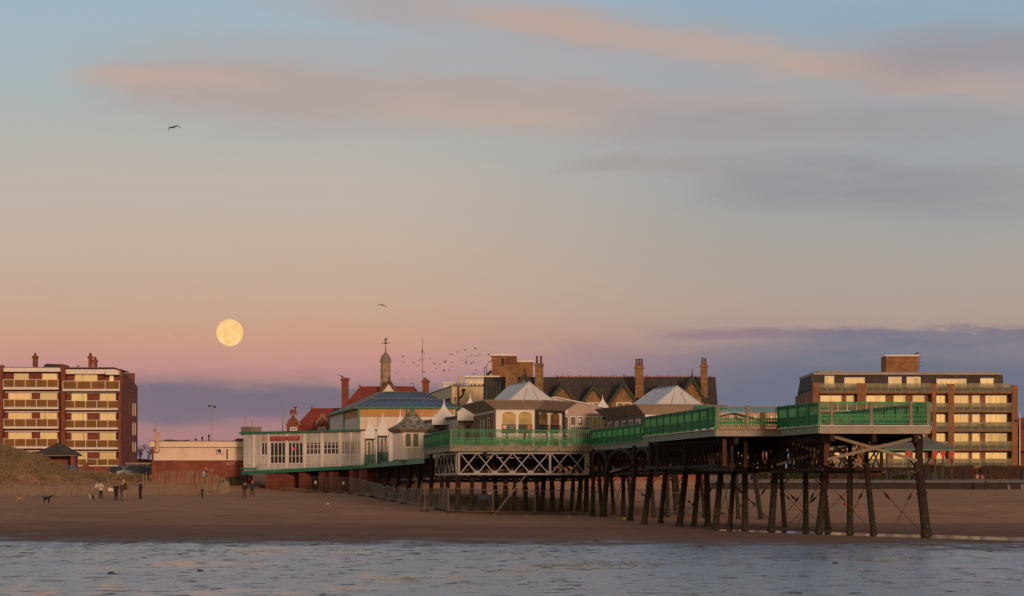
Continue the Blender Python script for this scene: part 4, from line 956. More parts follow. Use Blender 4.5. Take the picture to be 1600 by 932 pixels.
chimney(en, 533.5, 544, 590.5, 645, Y + 1, red_brick, [], 1.2); chimney(en, 660, 670, 593.5, 650, Y + 1, red_brick, [(664, .25)], 1.2)
def dutch(ax, at_, hw_, by, wy, parent, wins):
    zt2, zb2 = Z(at_), Z(by); h = zt2 - zb2; w = X(ax + hw_) - X(ax); xa = X(ax); y0 = Y + 1.0
    half = [(w, 0), (w, h * .36), (w * 1.12, h * .40), (w * 1.12, h * .45), (w * .93, h * .46), (w * .92, h * .55), (w * .84, h * .64), (w * .66, h * .72), (w * .42, h * .78), (w * .27, h * .86), (w * .2, h * .95), (w * .08, h), (0, h)]
    pts = [(xa + a, y0, zb2 + b_) for a, b_ in half] + [(xa - a, y0, zb2 + b_) for a, b_ in reversed(half[:-1])]
    mb = MB(); mb.ext(pts, (0, .45, 0)); g_ = mb.build('dutch_gable', red_brick, parent)
    mb = MB(); mb.ext([(xa - w, y0 + .46, zb2), (xa + w, y0 + .46, zb2), (xa + w * .8, y0 + .46, zb2 + h * .5), (xa, y0 + .46, zb2 + h * .8), (xa - w * .8, y0 + .46, zb2 + h * .5)], (0, 3, 0)); mb.build('dormer_roof', slate_blue, g_)
    mb = MB()
    for a, b_ in zip(pts[2:-1], pts[3:-1]): mb.beam(Vector(a) + Vector((0, -.03, 0)), Vector(b_) + Vector((0, -.03, 0)), .14, .1, up=(0, 1, 0))
    mb.build('coping', concrete, g_)
    if wins: win(front(y0 - .06), X(wins[0]), X(wins[1]), Z(673), Z(667.5), g_, 2, fw=.13, inset=0, glass=dark_glass)
    return g_
g_ = dutch(457, 647, 10, 676, 0, en, (452, 463)); dutch(503, 648, 10, 676, 0, en, (496, 508))
mb = MB(); mb.lathe((X(455), Y + 1.2, Z(648)), [(.2, 0), (.2, .35), (.28, .4), (.2, .6), (.05, .65)], 8); mb.lathe((X(459.5), Y + 2, Z(647)), [(.25, 0), (.13, .3), (.1, .75), (.2, .8), (.18, .95)], 8); mb.build('finial', red_tile, g_)
# white gable and turret on the main roof
mb = MB(); mb.ext([(X(597), Y + .2, Z(614)), (X(619), Y + .2, Z(614)), (X(608), Y + .2, Z(599))], (0, .3, 0)); gw = mb.build('white_gable', white, en)
mb = MB()
for s_ in (-1, 1): mb.ext([(X(608 + s_ * 15), Y - .3, Z(615)), (X(608), Y - .3, Z(592.5)), (X(608), Y - .3, Z(597.5)), (X(608 + s_ * 11.5), Y - .3, Z(615))], (0, 4.5, 0))
mb.lathe((X(608), Y - .1, Z(593)), [(.12, 0), (.14, .25), (.04, .3)], 8); mb.build('gable_roof', mat('weathered_red_tile', (.17, .075, .05), .85, .3, .8, bump=.4), gw)
ty = Y + 3.5; tcn = (PX(602.5, ty), ty); sc_ = ty / FOC
mb = MB(); mb.lathe((*tcn, PZ(616, ty)), [(10.5 * sc_, 0), (9.3 * sc_, 12 * sc_), (8.3 * sc_, 27 * sc_), (8.2 * sc_, 50 * sc_)], 8, math.pi / 8); tu = mb.build('turret', mat('shingled_turret', (.33, .26, .18), .85, .25, 1.2, c2=(.12, .10, .08), thr=.6, fine=5), en)
mb = MB()
for k in range(8):
    t_ = k * math.pi / 4; rr_ = 8.25 * sc_ * math.cos(math.pi / 8); cx_ = Vector((tcn[0] + math.cos(t_) * rr_, ty + math.sin(t_) * rr_, 0))
    for y0_ in (592, 582): mb.obox(cx_, .05, 2.6 * sc_, PZ(y0_, ty), PZ(y0_ - 5.5, ty), t_)
mb.build('louvre', grey_board, tu)
mb = MB(); mb.lathe((*tcn, PZ(566, ty)), [(9.6 * sc_, -.5 * sc_), (9.6 * sc_, .6 * sc_), (8.6 * sc_, 1.5 * sc_), (8.0 * sc_, 5 * sc_), (6.2 * sc_, 9.5 * sc_), (3.6 * sc_, 12.5 * sc_), (1.6 * sc_, 15.0 * sc_), (.9 * sc_, 18 * sc_), (1.3 * sc_, 20 * sc_), (.6 * sc_, 22 * sc_), (.35 * sc_, 36 * sc_)], 16); mb.build('dome', mat('lead_roof', (.21, .18, .16), .6, .2, 1.5), tu)
mb = MB(); zv = PZ(536.5, ty); mb.beam((tcn[0] - 6 * sc_, ty, zv), (tcn[0] + 6 * sc_, ty, zv), .06, .06); mb.ball((tcn[0], ty, zv + .02), .16); mb.box(tcn[0] - 6.3 * sc_, tcn[0] - 5.5 * sc_, ty - .02, ty + .02, zv - .1, zv + .1); mb.box(tcn[0] + 5.5 * sc_, tcn[0] + 6.3 * sc_, ty - .02, ty + .02, zv - .1, zv + .1)
zv = PZ(533, ty); mb.ext([(tcn[0] - 1.6 * sc_, ty - .03, zv), (tcn[0] + 1.9 * sc_, ty - .03, zv), (tcn[0] + 2.3 * sc_, ty - .03, zv + 1.2 * sc_), (tcn[0] - 2.2 * sc_, ty - .03, zv + 1.0 * sc_)], (0, .06, 0)); mb.ext([(tcn[0] + .2 * sc_, ty - .02, zv + 1.4 * sc_), (tcn[0] + 2.6 * sc_, ty - .02, zv + 1.6 * sc_), (tcn[0] + 1.4 * sc_, ty - .02, zv + 6.3 * sc_)], (0, .04, 0)); mb.ext([(tcn[0] - .2 * sc_, ty - .02, zv + 1.4 * sc_), (tcn[0] - 2.4 * sc_, ty - .02, zv + 1.6 * sc_), (tcn[0] + .8 * sc_, ty - .02, zv + 5.2 * sc_)], (0, .04, 0))
mb.build('weathervane', mat('verdigris', (.05, .085, .07), .7, .2, 3), tu)

# ---- arcade hall with glazed blue roof
Y = 318.0
sh = thing('arcade_hall', (X(625), Y + 15, 3.0), 'timber clad arcade hall with blue glazed hipped roof in front of the red tiled roofs', 'hall')
c0, c1, c2, c3 = (X(711), Y), (X(561), Y), (PX(538, 335), 335.0), (PX(515, 356), 356.0); c4 = (PX(660, 356), 356.0)
zE = PZ(636, Y); zM = PZ(651, Y)
mb = MB()
def sheet(p, q, z0, z1, m_, nm, gap=.28):
    fm = along(p, q); L = (Vector(q) - Vector(p)).length; mb = MB(); n = max(1, int(L / gap)); st = L / n
    for i in range(n): fbox(mb, fm, i * st, (i + 1) * st - .015, .0, .12 + .012 * (i % 2), z0, z1)
    return mb.build(nm, m_, sh)
shed_cream = mat('cream_stained_boarding', (.68, .60, .53), .8, .1, .7, c2=(.34, .18, .09), thr=.72, streak=.4)
sheet(c1, c0, zM, zE, shed_wood, 'upper_cladding'); sheet(c1, c0, 4.5, zM - .03, shed_cream, 'wall')
sheet(c2, c1, zM, zE, shed_wood, 'upper_cladding'); sheet(c2, c1, 4.5, zM - .03, shed_cream, 'wall')
sheet(c3, c2, 4.5, zE, white_worn, 'wall', 1.2); sheet(c0, c4, 4.5, zE, white_worn, 'wall', 2.0)
mb = MB(); W3 = lambda p, z_: Vector((p[0], p[1], z_)); e = offset([c3, c2, c1, c0, c4], .35)
ap0, ap1 = P(601, 613, 325), P(662, 613.5, 325); ap2 = P(640, 613, 350); ap3 = P(590, 613, 350)
mb.add([W3(e[2], zE), W3(e[3], zE), ap1, ap0], [(0, 1, 2, 3)]); mb.add([W3(e[3], zE), W3(e[4], zE), ap2, ap1], [(0, 1, 2, 3)]); mb.add([ap0, ap1, ap2, ap3], [(0, 1, 2, 3)])
gr = mb.build('glazed_roof', roof_glass, sh, fix=False)
mb = MB(); mb.add([W3(e[0], zE), W3(e[1], zE), W3(e[2], zE), ap0, ap3], [(0, 1, 2, 3, 4)]); mb.build('side_roof', mat('brown_grey_slate', (.21, .185, .165), .8, .2, .7), sh, fix=False)
mb = MB(); a0, a1 = W3(e[2], zE), W3(e[3], zE)
for i in range(13): f_ = i / 12; mb.beam(a0.lerp(a1, f_) + Vector((0, 0, .02)), ap0.lerp(ap1, f_) + Vector((0, 0, .02)), .06, .05)
mb.beam(a0.lerp(ap0, .5) + Vector((0, 0, .05)), a1.lerp(ap1, .5) + Vector((0, 0, .05)), .1, .1); mb.beam(ap0, ap1, .12, .16); mb.build('glazing_bars', mat('grey_bars', (.13, .14, .15), .6), gr)
mb = MB()
for p, q in ((e[2], e[3]), (e[1], e[2]), (e[0], e[1])): mb.beam(W3(p, zE - .1), W3(q, zE - .1), .16, .18)
mb.build('gutter', green_trim, sh)
mb = MB()
for p in (c1, c2, c3): mb = MB(); mb.box(p[0] - .09, p[0] + .09, p[1] - .32, p[1] - .14, 4.5, zE - .2); mb.build('drainpipe', green_trim, sh)

# ---- cafe on the pier's landward end
pL, pR = (PX(380.5, 325), 325.0), (PX(566, 309), 309.0); CF = along(pL, pR); CL = (Vector(pR) - Vector(pL)).length
def uof(px):
    k = (px - HX) / FOC; d_ = (Vector(pR) - Vector(pL)).normalized(); return (k * pL[1] - pL[0]) / (d_.x - k * d_.y)
def zu(px, py): p = CF(uof(px), 0, 0); return PZ(py, p.y)
frost_pane = window_glass('blinded_window_glass', (.42, .38, .34), .12)
ca = thing('pier_cafe', (*CF(CL / 2, 1, 0).xy, 4.2), 'white weatherboarded pier cafe with red sign and green base trim', 'cafe')
cw = [(407.5, 418, 711.5, 691.5, 2, ()), (421.5, 446, 725, 691, 4, (.36,)), (449.5, 473, 725, 691, 4, (.36,)), (477.5, 501.5, 711, 690.5, 4, (.45, .78)), (504.5, 529.5, 710.5, 690, 4, (.45, .78)), (533, 547, 711, 689.5, 3, (.3,)), (549, 562.5, 710.5, 689, 3, (.3,))]
ops = [(uof(a), uof(b_), zu((a + b_) / 2, y0), zu((a + b_) / 2, y1)) for a, b_, y0, y1, _, _ in cw]
zb0, zb1, ztop = zu(380.5, 737), zu(566, 727.5), zu(480, 675.5)
mb = MB(); mb.wall(CF, 0, CL, 4.75, ztop, .2, ops)
fmz = lambda u, d, s_: CF(u, d, zb0 + (zb1 - zb0) * u / CL + s_)
mb.hexa([fmz(0, 0, .0), fmz(CL, 0, 0), fmz(CL, .2, 0), fmz(0, .2, 0), CF(0, 0, 4.75), CF(CL, 0, 4.75), CF(CL, .2, 4.75), CF(0, .2, 4.75)])
fbox(mb, CF, 0, .2, .2, 8, 4.0, ztop); fbox(mb, CF, CL - .2, CL, .2, 8, 4.4, ztop); fbox(mb, CF, .21, CL - .21, 7.8, 8, 4.4, ztop); mb.build('wall', white_worn, ca)
mb = MB(); fbox(mb, CF, -.4, CL + .1, -.25, 8.2, ztop, ztop + .16); rf = mb.build('roof', slate, ca)
mb = MB(); fbox(mb, CF, -.42, CL + .1, -.32, -.24, ztop - .05, ztop + .13); mb.build('gutter', green_trim, rf)
mb = MB(); mb.hexa([fmz(-.3, -.12, -.34), fmz(CL, -.12, -.34), fmz(CL, .1, -.34), fmz(-.3, .1, -.34), fmz(-.3, -.12, .03), fmz(CL, -.12, .03), fmz(CL, .1, .03), fmz(-.3, .1, .03)]); mb.build('base_trim', green_trim, ca)
for (a, b_, y0, y1, n_, rows), o_ in zip(cw, ops): win(CF, *o_, ca, n_, rows, fw=.09, glass=dark_glass if a < 530 else frost_pane, inset=.03, arched=True, name='door' if 420 < a < 475 else 'window')
mb = MB()
for px in (396.5, 419.5, 447.8, 475.3, 502.8, 531, 548, 564.5): u = uof(px); fbox(mb, CF, u - .16, u + .16, -.1, -.002, 4.3, ztop - .06)
for px0, px1 in ((381, 419), (476, 531), (531.5, 565)): fbox(mb, CF, uof(px0), uof(px1), -.06, -.002, zu(px0, 712.8) - .02, zu(px0, 712.8) + .08)
fbox(mb, CF, 0, CL, -.05, -.003, 4.70, 4.80)
for k in range(60):
    px = 382 + k * 3.1
    if 419 < px < 476: continue
    u = uof(px); fbox(mb, CF, u - .03, u + .03, -.035, -.002, 4.9, 5.6)
mb.build('pilasters', white_trim, ca)
su0, su1, sz0, sz1 = uof(423.3), uof(468.8), zu(446, 688.6), zu(446, 682.2)
mb = MB(); fbox(mb, CF, su0, su1, -.12, -.004, sz0, sz1); sg = mb.build('name_board', red_paint, ca)
text('CAFE \u2022 ICE CREAM \u2022 FISH & CHIPS', .46, CF((su0 + su1) / 2, -.135, (sz0 + sz1) / 2), math.atan2(pR[1] - pL[1], pR[0] - pL[0]), mat('faded_sign_letters', (.50, .22, .22), .6), 'lettering', sg, width=(su1 - su0) * .93)
q = CF(uof(458), -.02, 0); mb = MB(); fbox(mb, CF, uof(457.3), uof(459), -.03, .0, zu(458, 703.5), zu(458, 699.5)); mb.build('lit_sign', glow('red_sign_light', (.9, .03, .03), 1.2), ca)
mb = MB(); fbox(mb, CF, uof(457.5), uof(458.9), -.03, .0, zu(458, 706), zu(458, 704)); mb.build('lit_sign', glow('blue_sign_light', (.05, .08, .35), .8), ca)
mb = MB(); fbox(mb, CF, uof(412), uof(414.4), -.1, 0, zu(413, 687.5), zu(413, 683)); mb.build('wall_lamp', mat('orange_lamp', (.5, .2, .06), .5), ca)
mb = MB(); fbox(mb, CF, -1.2, .6, .5, 2.0, ztop - .2, ztop + .75); mb.build('roof_tank', grey_board, ca)
mb = MB(); mb.tube(CF(uof(381), -.5, zu(381, 732.5)), CF(uof(407), -.5, zu(407, 732.5)), .07); mb.tube(CF(uof(406), -.5, zu(406, 738)), CF(uof(406), -.5, zu(406, 728.5)), .06); mb.build('handrail', green_trim, ca)

# ---- low pool building with cream panels
Y = 330.0
pb = thing('beach_pool_building', (X(308), Y, 3.2), 'low flat roofed building with cream panels over red brick and graffiti', 'building')
mb = MB(); mb.box(X(237), X(380), Y, Y + 8, 2.2, Z(719.5)); mb.box(X(237), X(240), Y - .01, Y + .4, Z(719.5), Z(699)); mb.build('brick_base', red_brick, pb)
mb = MB(); mb.box(X(240), X(377.5), Y + .05, Y + 7.9, Z(719.5), Z(698.5)); up_ = mb.build('wall', panel_cream, pb)
mb = MB()
for px in (272.5, 299, 332, 356): mb.box(X(px), X(px + 1), Y - .01, Y + .06, Z(719), Z(702))
mb.box(X(240), X(377), Y - .02, Y + .06, Z(702), Z(701)); mb.box(X(240), X(377), Y - .03, Y + .06, Z(719.5), Z(718.5)); mb.build('cover_strips', white_trim, up_)
mb = MB(); mb.box(X(354), X(355.8), Y - .04, Y + .06, Z(718.5), Z(702.5)); mb.build('slot_window', black, up_)
mb = MB(); mb.box(X(235), X(380.2), Y - .5, Y + 8.3, Z(699), Z(690.2)); rf = mb.build('roof_fascia', panel_cream, pb)
mb = MB(); mb.box(X(235) - .05, X(380.2), Y - .56, Y + 8.35, Z(690.2), Z(689)); mb.build('roof_edge', slate_blue, rf)
mb = MB(); q = P(245.5, 706, Y - .75)
mb.tube(q, P(245.5, 675, Y - .75), .2, .2, 12); mb.tube(P(245.5, 676, Y - .75), P(245.5, 674, Y - .75), .24, .18, 12); mb.tube(P(245.5, 704, Y - .75), P(245.5, 704, Y - .02), .18, .18, 10); mb.box(X(243.5), X(249.5), Y - 1.0, Y - .02, Z(706.5), Z(702.5)); mb.build('flue_pipe', flue_m, pb)
mb = MB(); mb.box(X(339.5), X(349.5), Y - .5, Y - .02, Z(709), Z(701)); ac = mb.build('air_conditioner', white_trim, pb)
mb = MB(); mb.lathe((0, 0, 0), [(.01, -.01), (.22, -.01), (.22, .01), (.01, .01)], 16); mb.v = [Vector((X(343.5) + v.x, Y - .52 - v.z, Z(705) + v.y)) for v in mb.v]; mb.build('fan_grille', dark_paint, ac)
gp = mat('chalky_graffiti_paint', (.50, .36, .32), .8)
text('BOVP', .46, (X(360), Y - .02, Z(725)), 0, gp, 'graffiti', pb, squash=.85, shear=.2, depth=.004)
mb = MB(); pts = [(329, 736), (328.5, 733.5), (330, 732.6), (331, 734), (332.6, 732.6), (334, 733.8), (333, 736), (331, 737.2), (329, 736)]; mb.path([P(a, b_, Y - .02) for a, b_ in pts], .02, 5); mb.build('graffiti', gp, pb)
for px, h in ((306, 3), (316, 5.5), (326.5, 9)):
    mb = MB(); mb.tube(P(px, 690, Y + 3), P(px, 690 - h, Y + 3), .08, .08, 8); mb.ball(P(px, 690 - h, Y + 3), .13); mb.build('vent_pipe', black, pb)
mb = MB(); mb.tube(P(243.5, 676, Y + 2), P(243.5, 658, Y + 2), .04, .03); mb.lathe(P(241.8, 674.5, Y + 2), [(.05, 0), (.22, .1), (.22, .2), (.05, .3)], 8); mb.build('aerial', concrete, pb)

# ---- brick shelter with pyramid roof by the dunes
Y = 362.0
sl = thing('beach_shelter', (X(87), Y, 3.6), 'small brick shelter with dark pyramid roof beside the tall dune', 'shelter')
mb = MB(); mb.add([(X(50), Y - 1, Z(711)), (X(121), Y - 1, Z(711)), (X(121), Y + 5, Z(711)), (X(50), Y + 5, Z(711)), (X(88.5), Y + 2, Z(691))], [(0, 1, 4), (1, 2, 4), (2, 3, 4), (3, 0, 4), (3, 2, 1, 0)]); mb.build('roof', slate, sl)
mb = MB(); mb.box(X(52), X(119.5), Y - .8, Y + 4.8, Z(713), Z(711.2)); mb.build('fascia_board', grey_board, sl)
for p0, p1 in ((60, 65), (111, 117.5)): mb = MB(); mb.box(X(p0), X(p1), Y - .5, Y, 3, Z(713)); mb.build('brick_pier', red_brick, sl)
mb = MB(); mb.box(X(60), X(117.5), Y + 2, Y + 2.3, 3, Z(713)); mb.box(X(60), X(61), Y + .01, Y + 1.99, 3, Z(713)); mb.box(X(116.5), X(117.5), Y + .01, Y + 1.99, 3, Z(713)); mb.build('wall', dark_brick, sl)

# ---- octagonal kiosks on the middle platform
def kiosk(nm, label, wallp, zf, zw, zr_eave, out, base, ap, roofm):
    """walls come from the caller; this adds cove eaves, flat roof and the hipped sheet roof"""
    k = thing(nm, (sum(p[0] for p in wallp) / len(wallp), sum(p[1] for p in wallp) / len(wallp), zf), label, 'kiosk')
    o2 = offset(wallp, out); o1 = offset(wallp, .06); mb = MB(); mb.loft(v3(o1, zw), v3(o2, zr_eave - .12)); ea = mb.build('cove_eaves', fascia_grey, k)
    mb = MB(); mb.loft(v3(offset(wallp, out + .05), zr_eave - .118), v3(offset(wallp, out + .05), zr_eave)); mb.build('roof_edge', grey_board, ea)
    mb = MB(); mb.add([*v3(base, zr_eave + .003), *ap], [(0, 1, 4), (1, 2, 5, 4), (2, 3, 5), (3, 0, 4, 5), (3, 2, 1, 0)]); rf_ = mb.build('roof', roofm, k)
    b0_, b1_, b3_ = (Vector((*base[i], zr_eave + .02)) for i in (0, 1, 3)); mb = MB(); up_ = Vector((0, 0, .015))
    for f_ in (0, .2, .4, .6, .8, 1.0): mb.beam(b0_.lerp(b3_, f_) + up_, ap[0].lerp(ap[1], f_) + up_, .05, .03)
    for f_ in (.33, .66): mb.beam(b0_.lerp(b1_, f_) + up_ * 2, b0_.lerp(b1_, f_).lerp(ap[0], .62 if f_ < .5 else .62) + up_ * 2, .04, .02)
    mb.beam(b1_ + up_, ap[0] + up_, .06, .04); mb.beam(ap[0] + up_, ap[1] + up_, .1, .05); mb.build('roof_seams', tarp_seam, rf_)
    return k
zf = 5.40
tarp_seam = mat('grey_roof_seam', (.36, .38, .39), .6, .2, 1.0)
k1 = [(PX(775, 226), 226.0), (PX(838, 226.3), 226.3), (PX(881, 231), 231.0), (2.9, 240.5), (-3.05, 239.7)]
zw1, ze1 = PZ(640.5, 226), PZ(625.5, 226)
ko = kiosk('pier_kiosk', 'pale hip roofed takeaway kiosk with arched windows and black menu boards on the pier', k1, zf, zw1, ze1, .95,
           [(PX(795, 227.5), 227.2), (PX(865, 228), 228.0), (1.7, 241), (-1.9, 240.4)], [P(827, 597, 229.5), P(796, 602, 240)], tarp)
def kwall(p, q, m_, parent, ops=(), z0=zf - .05, z1=zw1, nm='wall', th=.15):
    fm = along(p, q); L = (Vector(q) - Vector(p)).length; mb = MB(); mb.wall(fm, 0, L, z0, z1, th, ops); mb.build(nm, m_, parent); return fm, L
fa, La = kwall(k1[0], k1[1], white, ko, [(.42, 1.56, zf + .05, zw1 - .1), (1.68, 2.80, zf + .05, zw1 - .1)])
fb, Lb = kwall(k1[1], k1[2], white, ko, [(.5, 2.4, zf + .05, zw1 - .1), (2.6, 4.6, zf + .05, zw1 - .1)])
for fm, us in ((fa, ((.42, 1.56), (1.68, 2.80))), (fb, ((.5, 2.4), (2.6, 4.6)))):
    for u0, u1 in us: win(fm, u0, u1, zf + 1.28, zw1 - .1, ko, 1, fw=.06, glass=lit_glass, inset=.02, arched=True)
board = mat('black_menu_board', (.02, .018, .02), .5, .1, 1); script = mat('pale_script', (.55, .47, .45), .6); teal = mat('teal_script', (.06, .20, .20), .6); mug = mat('cup_picture', (.62, .42, .35), .6, .3, 4); orange_m = mat('orange_picture', (.45, .16, .06), .6, .3, 6)
mn = 0
for fm, us, wds in ((fa, ((.42, 1.56), (1.68, 2.80)), (("Life's beautiful\ntakeaway", script), ('coffee  Takeaway', teal))), (fb, ((.5, 2.4), (2.6, 4.6)), (('ice  Cream', teal), ('coffee  Cakes', teal)))):
    for (u0, u1), (tx, tm_) in zip(us, wds):
        mb = MB(); fbox(mb, fm, u0 + .03, u1 - .03, -.02, .06, zf + 1.32, zf + 1.72); bo = mb.build('menu_board', board, ko)
        ctr = fm((u0 + u1) / 2 + (.2 if mn == 0 else -.15), -.035, zf + 1.52); ang = math.atan2((fm(1, 0, 0) - fm(0, 0, 0)).y, (fm(1, 0, 0) - fm(0, 0, 0)).x)
        text(tx, .15 if mn == 0 else .17, ctr, ang, tm_, 'lettering', bo, width=(u1 - u0) * .58, shear=.25)
        cu = u0 + .24 if mn == 0 else u1 - .26; mb = MB(); mb.lathe((0, 0, 0), [(.01, 0), (.17, 0), (.17, .02), (.01, .02)], 16)
        rot = Matrix.Rotation(ang, 3, 'Z') @ Matrix.Rotation(R(90), 3, 'X'); cc = fm(cu, -.025, zf + 1.52); mb.v = [rot @ v + cc for v in mb.v]
        mb.build('picture', mug if mn in (0,) else orange_m, bo); mn += 1
mb = MB(); fbox(mb, fb, -.2, .32, -.1, -.004, zf, zw1 + .02); fbox(mb, fb, Lb - .35, Lb + .06, -.1, -.004, zf, zw1 + .02); fbox(mb, fb, .33, Lb - .36, -.08, -.003, zw1 - .16, zw1 + .1); mb.build('dark_posts', dark_paint, ko)
kwall(k1[4], k1[0], white_worn, ko); fm = along(k1[4], k1[0]); mb = MB()
for i in range(13): fbox(mb, fm, .3 + i * 1.05, .55 + i * 1.05, -.12, -.003, zf, zw1 - .2)
mb.build('side_pilasters', beige_wood, ko)
win(fm, 9.2, 10.6, zf + .1, zw1 - .5, ko, 2, (.75,), fw=.1, inset=-.1, name='side_door', glass=frost_glass); win(fm, 4.3, 5.0, zf + .3, zw1 - .6, ko, 1, fw=.1, inset=-.1, glass=gold_glass); win(fm, 6.3, 7.0, zf + .3, zw1 - .6, ko, 1, fw=.1, inset=-.1, glass=dark_glass)
kwall(k1[2], k1[3], white_worn, ko)
k2 = [(PX(1008, 226.5), 226.5), (PX(1076, 227), 227.0), (PX(1118, 230), 230.0), (13.6, 241.5), (7.7, 240.2)]
ko2 = kiosk('pier_kiosk', 'pale hip roofed kiosk with grey cove eaves and white arched side posts behind green railing', k2, zf, PZ(648, 226.5), PZ(632, 226.5), .8,
            [(PX(1024, 227.6), 227.4), (PX(1098, 228.2), 228.2), (13.2, 241.6), (9.3, 240.8)], [P(1058, 603, 230), P(1021, 608.6, 241)], tarp)
zw2 = PZ(648, 226.5)
fm, L = kwall(k2[0], k2[1], white, ko2, [(.55, 1.6, zf + 1.0, zw2 - .15), (1.75, 2.8, zf + 1.0, zw2 - .15)], z1=zw2)
for u0, u1 in ((.55, 1.6), (1.75, 2.8)): win(fm, u0, u1, zf + 1.0, zw2 - .15, ko2, 1, fw=.06, glass=lit_glass, inset=.02, arched=True)
kwall(k2[1], k2[2], white, ko2, z1=zw2); kwall(k2[2], k2[3], white_worn, ko2, z1=zw2); fm, L = kwall(k2[4], k2[0], grey_board, ko2, z1=zw2)
for i in range(5):
    u0 = .9 + i * 2.55; win(fm, u0, u0 + 1.5, zf + .5, zw2 - .3, ko2, 2, (.3,), fw=.16, inset=-.12, arched=True, glass=dark_glass if i != 1 else gold_glass)
mb = MB(); o_ = offset(k2, .83); mb.beam(Vector((*o_[1], PZ(632, 226.5) - .2)), Vector((*o_[2], PZ(632, 226.5) - .2)), .1, .22); mb.build('green_trim', green_trim, ko2)
# ---- glazed link building with low pediment
Y = 243.0
lk = thing('glazed_link_building', (X(905), Y, zf), 'low pink gabled building with dark glazed doors between the two pier kiosks', 'building')
mb = MB(); mb.ext([(X(795), Y, Z(650)), (X(961), Y, Z(650)), (X(961), Y, Z(642)), (X(868), Y, Z(622)), (X(795), Y, Z(638))], (0, .2, 0)); pd = mb.build('pediment', mat('pinkish_board', (.42, .33, .29), .8, .12, .6, c2=(.58, .53, .5), thr=.58), lk)
mb = MB(); mb.ext([(X(795), Y - .2, Z(638)), (X(868), Y - .2, Z(621.5)), (X(962), Y - .2, Z(641.5)), (X(962), Y - .2, Z(640)), (X(868), Y - .2, Z(620)), (X(795), Y - .2, Z(636.5))], (0, 13, 0)); mb.build('roof', white_trim, lk)
mb = MB(); mb.box(X(881.5), X(887), Y - .05, Y - .002, Z(647), Z(636)); mb.build('white_frame', white_trim, pd)
for p0, p1 in ((870, 889), (890, 901), (902, 912), (913, 924), (925, 936), (937, 948.5), (949, 960)):
    win(front(Y), X(p0), X(p1), zf, Z(650.3), lk, 1, (.45,), fw=.09, glass=dark_glass, inset=.0, name='glazed_door')
mb = MB(); mb.box(X(891), X(924), Y - .12, Y - .04, zf, Z(664.5)); dr = mb.build('ramp_gate', white_worn, lk)
mb = MB()
for k in range(9): mb.box(X(893 + k * 3.4), X(894.7 + k * 3.4), Y - .16, Y - .121, zf + .2, Z(667.5))
mb.build('gate_bars', dark_paint, dr)
mb = MB(); mb.box(X(795), X(961), Y + 12, Y + 12.2, zf - .8, Z(640)); mb.box(X(960.2), X(961), Y + .21, Y + 11.9, zf - .8, Z(643)); mb.build('wall', white_worn, lk)
mb = MB(); mb.box(X(904.5), X(908), Y - .02, Y - .005, Z(661), Z(654)); mb.build('notice', white_trim, lk)
# ---- tent roofed shelters
def tent_kiosk(label, px, base, half, apex, boxb, foot, Y, dpt=2.4, rail=None):
    w = half * Y / FOC; x = PX(px, Y); zb_, za, zx = PZ(base, Y), PZ(apex, Y), PZ(boxb, Y); zf_ = PZ(foot, Y); h = za - zb_
    k = thing('tent_kiosk', (x, Y + w, zf_), label, 'kiosk', 'tent roofed shelters along the pier')
    mb = MB(); s2 = math.sqrt(2); n = 7
    mb.lathe((x, Y + w, zb_), [(w * s2 * max(.035, (1 - i / n) ** 1.9), h * (i / n)) for i in range(n + 1)] + [(w * .03, h * 1.04)], 4, math.pi / 4); mb.build('tent_roof', tent, k)
    mb = MB(); mb.box(x - w, x + w, Y, Y + 2 * w, zx, zb_ - .004); mb.build('canopy_box', tent, k)
    mb = MB(); mb.box(x - w - .03, x + w + .03, Y - .03, Y + 2 * w + .03, zx - .06, zx - .002); mb.build('dark_band', dark_paint, k)
    for sx in (-1, 1):
        for sy in (0, 1): mb = MB(); px_, py_ = x + sx * (w - .07), Y + .07 + sy * (2 * w - .14); mb.box(px_ - .06, px_ + .06, py_ - .06, py_ + .06, zf_, zx - .06); mb.build('post', white_worn if sx > 0 else grey_board, k)
    mb = MB(); mb.box(x - w + .15, x + w, Y + 2 * w - .16, Y + 2 * w - .08, zf_, zx - .062); bk = mb.build('back_wall', white_worn, k)
    mb = MB(); mb.box(x - w * .4, x - w * .05, Y + 2 * w - .2, Y + 2 * w - .161, zf_ + .3, zx - .3); mb.build('door', grey_board, bk)
    if rail:
        mb = MB(); mb.box(x - w, x + w, Y - .05, Y + .03, zf_ + 1.05, zf_ + 1.13); mb.box(x - w, x + w, Y - .05, Y + .03, zf_ + .05, zf_ + .15)
        for i in range(9): u = x - w + 2 * w * (i + .5) / 9; mb.box(u - .035, u + .035, Y - .03, Y + .01, zf_ + .15, zf_ + 1.05)
        mb.box(x - w - .02, x - w + .06, Y - .06, Y + 2 * w, zf_, zf_ + 1.12); mb.build('balustrade', green_trim, k)
    return k
tent_kiosk('palest tent roofed shelter with green balustrade nearest the cafe end wall', 578, 674.5, 8.6, 652.5, 685.5, 728, 300, rail=1)
tent_kiosk('tent roofed shelter with green balustrade between two other tents', 598, 670.5, 8.8, 646, 681, 725, 285, rail=1)
tent_kiosk('narrow tent roof with green balustrade tucked behind the mossy round kiosk', 625, 670, 10.5, 639.5, 678, 722, 273, rail=1)
tent_kiosk('tent roofed shelter behind the corner of the green railing, left of a taller tent', 693.5, 652.5, 18.5, 625, 664, 695, 262)
tent_kiosk('tallest tent roofed shelter beside the takeaway kiosk', 734.5, 643.5, 20, 616.5, 657.5, 695, 252)
tent_kiosk('small far tent roof peeping over the glazed link building', 942, 636, 9.5, 618, 641, 700, 262)
